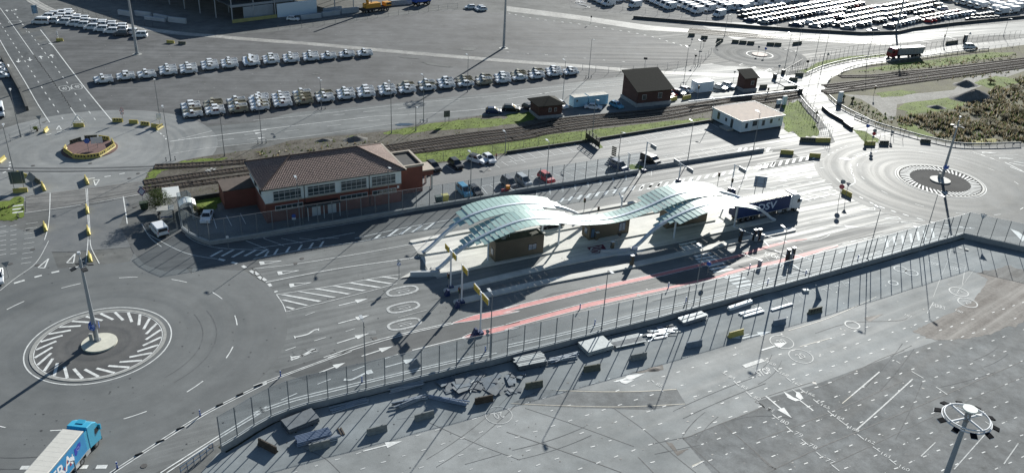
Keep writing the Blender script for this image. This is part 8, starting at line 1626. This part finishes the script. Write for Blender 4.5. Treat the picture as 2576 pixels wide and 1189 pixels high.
# ------------------------------------------------------------ vegetation
def leafmat(name, col, tr=.5):
    m = bpy.data.materials.new(name); m.use_nodes = True; MATS[name] = m; n = m.node_tree.nodes; l = m.node_tree.links; n.remove(n['Principled BSDF'])
    ge = n.new('ShaderNodeNewGeometry'); no = n.new('ShaderNodeTexNoise'); no.inputs['Scale'].default_value = 1.3; no.inputs['Detail'].default_value = 4; l.new(ge.outputs['Position'], no.inputs['Vector'])
    mr = n.new('ShaderNodeMapRange'); mr.inputs[1].default_value = .3; mr.inputs[2].default_value = .7; mr.inputs[3].default_value = .6; mr.inputs[4].default_value = 1.4; l.new(no.outputs[0], mr.inputs[0])
    v = n.new('ShaderNodeVectorMath'); v.operation = 'SCALE'; v.inputs[0].default_value = col; l.new(mr.outputs[0], v.inputs['Scale'])
    d = n.new('ShaderNodeBsdfDiffuse'); t = n.new('ShaderNodeBsdfTranslucent'); x = n.new('ShaderNodeMixShader'); x.inputs[0].default_value = tr
    l.new(v.outputs[0], d.inputs[0]); l.new(v.outputs[0], t.inputs[0]); l.new(d.outputs[0], x.inputs[1]); l.new(t.outputs[0], x.inputs[2]); l.new(x.outputs[0], n['Material Output'].inputs[0]); return m
leaf = [leafmat('dark_leaf', (0.045,0.062,0.03)), leafmat('mid_leaf', (0.08,0.11,0.035)), leafmat('dry_leaf', (0.20,0.165,0.105)), leafmat('grey_stem', (0.30,0.28,0.23)), leafmat('bright_grass', (0.13,0.17,0.04))]
def crown(mb, c, rx, ry, rz_, n, s_, mi):
    for _ in range(n):
        u = random.gauss(0,1), random.gauss(0,1), random.gauss(0,1); L = math.sqrt(sum(x*x for x in u)) or 1; k = random.random()**.45
        p = Vector((c[0]+u[0]/L*rx*k, c[1]+u[1]/L*ry*k, max(.03, c[2]+u[2]/L*rz_*k))); d = Vector((random.uniform(-1,1),random.uniform(-1,1),random.uniform(-.4,1)))*s_; e = Vector((random.uniform(-1,1),random.uniform(-1,1),random.uniform(-.6,.8)))*s_
        mb.add([p, p+d, p+e], [(0,1,2)], random.choice(mi))
def tree(p_, h, r_, label, cat='tree', nm='tree', n=2600, mi=(0,0,1), lob=9):
    q = g(p_); t = thing(nm, label, cat, (q.x,q.y,0)); MB().tube([(0,0,0),(.1,.05,h*.35),(.05,0,h*.7)], [.22,.15,.06], 7).build('trunk', mat('bark',(0.08,0.06,0.045),.9,var=.3), t)
    for k in range(5): a = k*1.3; MB().tube([(0,0,h*.3),(math.cos(a)*r_*.6, math.sin(a)*r_*.6, h*.65)], [.08,.03], 5).build('limb', MATS['bark'], t)
    mb = MB()
    for k in range(lob):
        a = random.uniform(0,6.28); rr = random.uniform(.2,.65)*r_; crown(mb, (rr*math.cos(a), rr*math.sin(a), h*random.uniform(.3,.8)), r_*random.uniform(.35,.55), r_*random.uniform(.35,.55), h*random.uniform(.15,.25), n//lob, .16, mi)
    mb.build('crown', leaf, t)
tree(Z(540,680,460,2104,(270,560))[0], 5.4, 2.9, 'dark bushy evergreen tree beside the bus shelter', n=5200, lob=16)
tree(Z(540,680,460,2104,(950,570))[0], 1.9, 1.5, 'round brownish shrub beside the white saloon on the lawn', 'shrub', 'shrub', 1500, (0,1,2), 7)
tree(Z(540,680,460,2104,(1500,120))[0], 1.6, 1.3, 'dark shrub inside the curved white kerb behind the outbuilding', 'shrub', 'shrub', 1200, (0,0,1), 6)
tree(T(1,0,(360,135))[0], 1.1, 1.0, 'small green bush at the wire fence by the avenue mouth', 'bush', 'bush', 500, (1,4), 4)
tree(T(0,3,(830,965))[0], 1.8, 1.0, 'left of two small dark conical bushes at the scrub corner', 'bush', 'bush', 600, (0,0), 4); tree(T(0,3,(915,985))[0], 1.8, .9, 'right of two small dark conical bushes at the scrub corner', 'bush', 'bush', 600, (0,0), 4)
def scatter_plants(name, polys, dens, size, hgt_, mi, clump=1, kind='stuff', ragged=False):
    mb = MB()
    for pts in polys:
        W_ = [(v.x,v.y) for v in G(pts)]; xs = [p[0] for p in W_]; ys = [p[1] for p in W_]
        area = abs(sum(W_[i][0]*W_[(i+1)%len(W_)][1]-W_[(i+1)%len(W_)][0]*W_[i][1] for i in range(len(W_))))/2; n = int(area*dens); k = 0; tr = 0
        while k < n and tr < n*6:
            tr += 1; x, y = random.uniform(min(xs),max(xs)), random.uniform(min(ys),max(ys))
            if not inside((x,y), W_): continue
            k += 1; f_ = .5+.5*math.sin(x*.21+y*.13)*math.sin(y*.17-x*.09)
            if random.random() > .35+.65*f_: continue
            if ragged and math.sin(x*.9+1.7*math.sin(y*.35))*math.sin(y*.7+1.3*math.sin(x*.28)) > .35: continue
            for _ in range(clump):
                a = random.uniform(0,6.28); s_ = size*random.uniform(.5,1.3); hh = hgt_*random.uniform(.3,1.2)*(.4+1.3*f_ if ragged else 1); px, py = x+random.uniform(-s_,s_), y+random.uniform(-s_,s_)
                mb.add([(px-math.cos(a)*s_*.5,py-math.sin(a)*s_*.5,.02),(px+math.cos(a)*s_*.5,py+math.sin(a)*s_*.5,.02),(px+random.uniform(-.5,.5)*s_,py+random.uniform(-.5,.5)*s_,hh)], [(0,1,2)], random.choice(mi))
    o = mb.build(name, leaf); o['kind'] = kind; o['label'] = None; del o['label']; return o
tag(scatter_plants('grass_tufts', GR[:15]+[P1], 1.3, .3, .2, (1,4,4,1,2,2)), 'short rough grass tufts on the verges and green patches', 'grass')
SCR = [T(0,3,(2300,840),(2576,740),(2700,700),(2700,1300),(1900,1300),(1300,1190),(1500,1110),(1900,1060),(2060,990),(2200,930)), T(1,3,(1350,0),(2700,0),(2700,235),(2100,265),(1900,240),(1700,180),(1500,60))]
tag(scatter_plants('scrub', SCR, 2.2, .45, .9, (0,2,2,2,3,3,2,1), 5, ragged=True), 'dense dry brown scrub and dark brambles right of the roads', 'scrub')
tag(scatter_plants('low_scrub', [T(0,3,(840,980),(1000,980),(1300,1130),(1360,1185),(1000,1120)), T(1,3,(960,0),(1350,0),(1500,160),(1200,85)), T(0,3,(1300,770),(1900,730),(2576,640),(2400,740),(1900,760),(1500,800)), T(0,3,(950,700),(1700,590),(2500,520),(2500,560),(1800,660),(1100,700)), T(1,0,(-60,830),(230,760),(240,960),(-60,1000)), T(1,1,(60,330),(500,320),(900,250),(1300,240),(1250,290),(600,370),(80,400))], .9, .5, .55, (0,1,2,3), 2), 'low weeds and rough plants beside the tracks', 'weeds')
# separate shrubs in the scrub
for i, (u, v, r_, h) in enumerate([(2250,800,1.6,1.6),(2480,880,2.2,2.0),(2300,1010,2.2,1.8),(2120,1100,2.0,1.6),(1960,1150,1.8,1.5),(2500,1100,2.6,2.2)]):
    tree(T(0,3,(u,v))[0], h, r_, ['shrub behind the gravel mounds','wide shrub at the right edge above the scrub','brown bramble clump in the middle of the scrub','bramble clump below the gravel heap','low bramble clump at the scrub edge','largest bramble clump at the right edge'][i], 'shrub', 'shrub', 1300, (0,2,3,0,2), 7)
for i, (u, v, r_, h) in enumerate([(1800,60,1.8,1.4),(2000,110,1.8,1.5),(2250,60,2.4,1.8),(2450,140,2.2,1.6),(1650,10,1.6,1.2),(2380,10,2.0,1.7)]):
    tree(T(1,3,(u,v))[0], h, r_, ['grey bramble behind the tall roundabout mast','pale bramble left of the yellow shrubs','large bramble above the yellow shrubs','bramble at the guard rail on the far right','small bramble near the grass edge','bramble at the right edge beside the reeds'][i], 'shrub', 'shrub', 1100, (2,3,3,0), 6)
def mound(p_, rx, ry, h, label, m, rz=0):
    q = g(p_); t = thing('mound', label, 'mound', (q.x,q.y,0), rz); mb = MB(); n, rg = 18, 6; vs = []; 
    for i in range(rg):
        f_ = i/(rg-1)
        for k in range(n): a = 2*math.pi*k/n; j = 1+random.uniform(-.08,.08); vs.append((rx*f_*math.cos(a)*j, ry*f_*math.sin(a)*j, h*(math.cos(f_*math.pi)+1)/2*(1+random.uniform(-.08,.08))))
    fs = [(i*n+k, i*n+(k+1)%n, (i+1)*n+(k+1)%n, (i+1)*n+k) for i in range(rg-1) for k in range(n)]; mb.add(vs, [f[::-1] for f in fs]); mb.build('heap_surface', m, t, smooth=True)
gm = ground_mat('dark_gravel_heap', [(0.13,0.125,0.115),(0.18,0.175,0.165)], big=.5, fine=4, rough=(.85,.95), grain=.4, bump=.8, spec=.2)
mound(T(0,3,(2080,945))[0], 8.5, 4.0, 2.4, 'large dark gravel mound on the scrubland', gm, R(20)); mound(T(0,3,(2010,820))[0], 4.5, 2.6, 1.4, 'smaller gravel mound behind the large one', gm, R(15)); mound(T(0,3,(1730,1040))[0], 3.0, 1.8, .7, 'low dark mound beside the gravel track', gm)
mound(T(1,1,(985,215))[0], 3.2, 1.7, .9, 'small grey earth mound on the verge behind the brick office', gm, R(20)); mound(T(1,1,(680,225))[0], 2.4, 1.0, .5, 'low rubble heap on the verge left of the mound', gm, R(20)); mound(T(3,2,(1430,185))[0], 1.6, .7, .18, 'thin spread of brown soil in the compound', dirt_m, R(20))
heap(T(1,0,(1940,520),(2080,490),(2110,510),(1980,540)), 16, 'scatter of pale rubble between the tracks', [pale_pl, kerb_m], .2, .7, 'rubble')
P = spline(G(T(1,0,(2240,700),(2225,660),(2245,625),(2310,605),(2390,598))), 6); MB().strip(P, .3, 0, z1=.5).build('curved_kerb', mat('white_kerb',(0.6,0.6,0.58),.6), kind='structure')
# litter of pale specks on the dark yard
mb = MB()
for _ in range(260):
    x, y = random.uniform(230,1500), random.uniform(70,330); q = g((x,y)); s_ = random.uniform(.05,.16); a = random.uniform(0,3)
    if x < 400 and y > 290: continue
    mb.flat([(q.x+s_*math.cos(a+k*1.57), q.y+s_*math.sin(a+k*1.57)) for k in range(4)], .052)
mb.build('surface_specks', faded, kind='structure')
for k, pts in enumerate([T(0,1,(1980,480),(2080,460),(2180,465),(2150,490),(2040,492)), T(0,1,(1600,590),(1750,620),(1950,650),(1900,655),(1700,630)), T(0,1,(1400,550),(1560,555),(1600,570),(1450,562)), T(0,1,(570,715),(640,715),(620,725),(580,724)), T(0,1,(430,775),(500,770),(490,785),(440,787)), T(0,0,(400,1185),(460,1165),(430,1190))]):
    P = G(pts); c = sum(P, Vector())/len(P); Q = []
    for i in range(len(P)):
        for j in range(5): q = P[i].lerp(P[(i+1)%len(P)], j/5); Q.append(c+(q-c)*(1+random.uniform(-.25,.25)))
    MB().flat(Q, .046+.0007*k).build('pale_scuff', base_m, kind='structure')
pud = mat('puddle', (0.05,0.07,0.09), .08, spec=.6); P = G(T(1,1,(1365,72),(1420,58),(1500,58),(1560,68),(1500,82),(1400,84))); MB().flat(P, .05).build('puddle', pud, kind='structure')
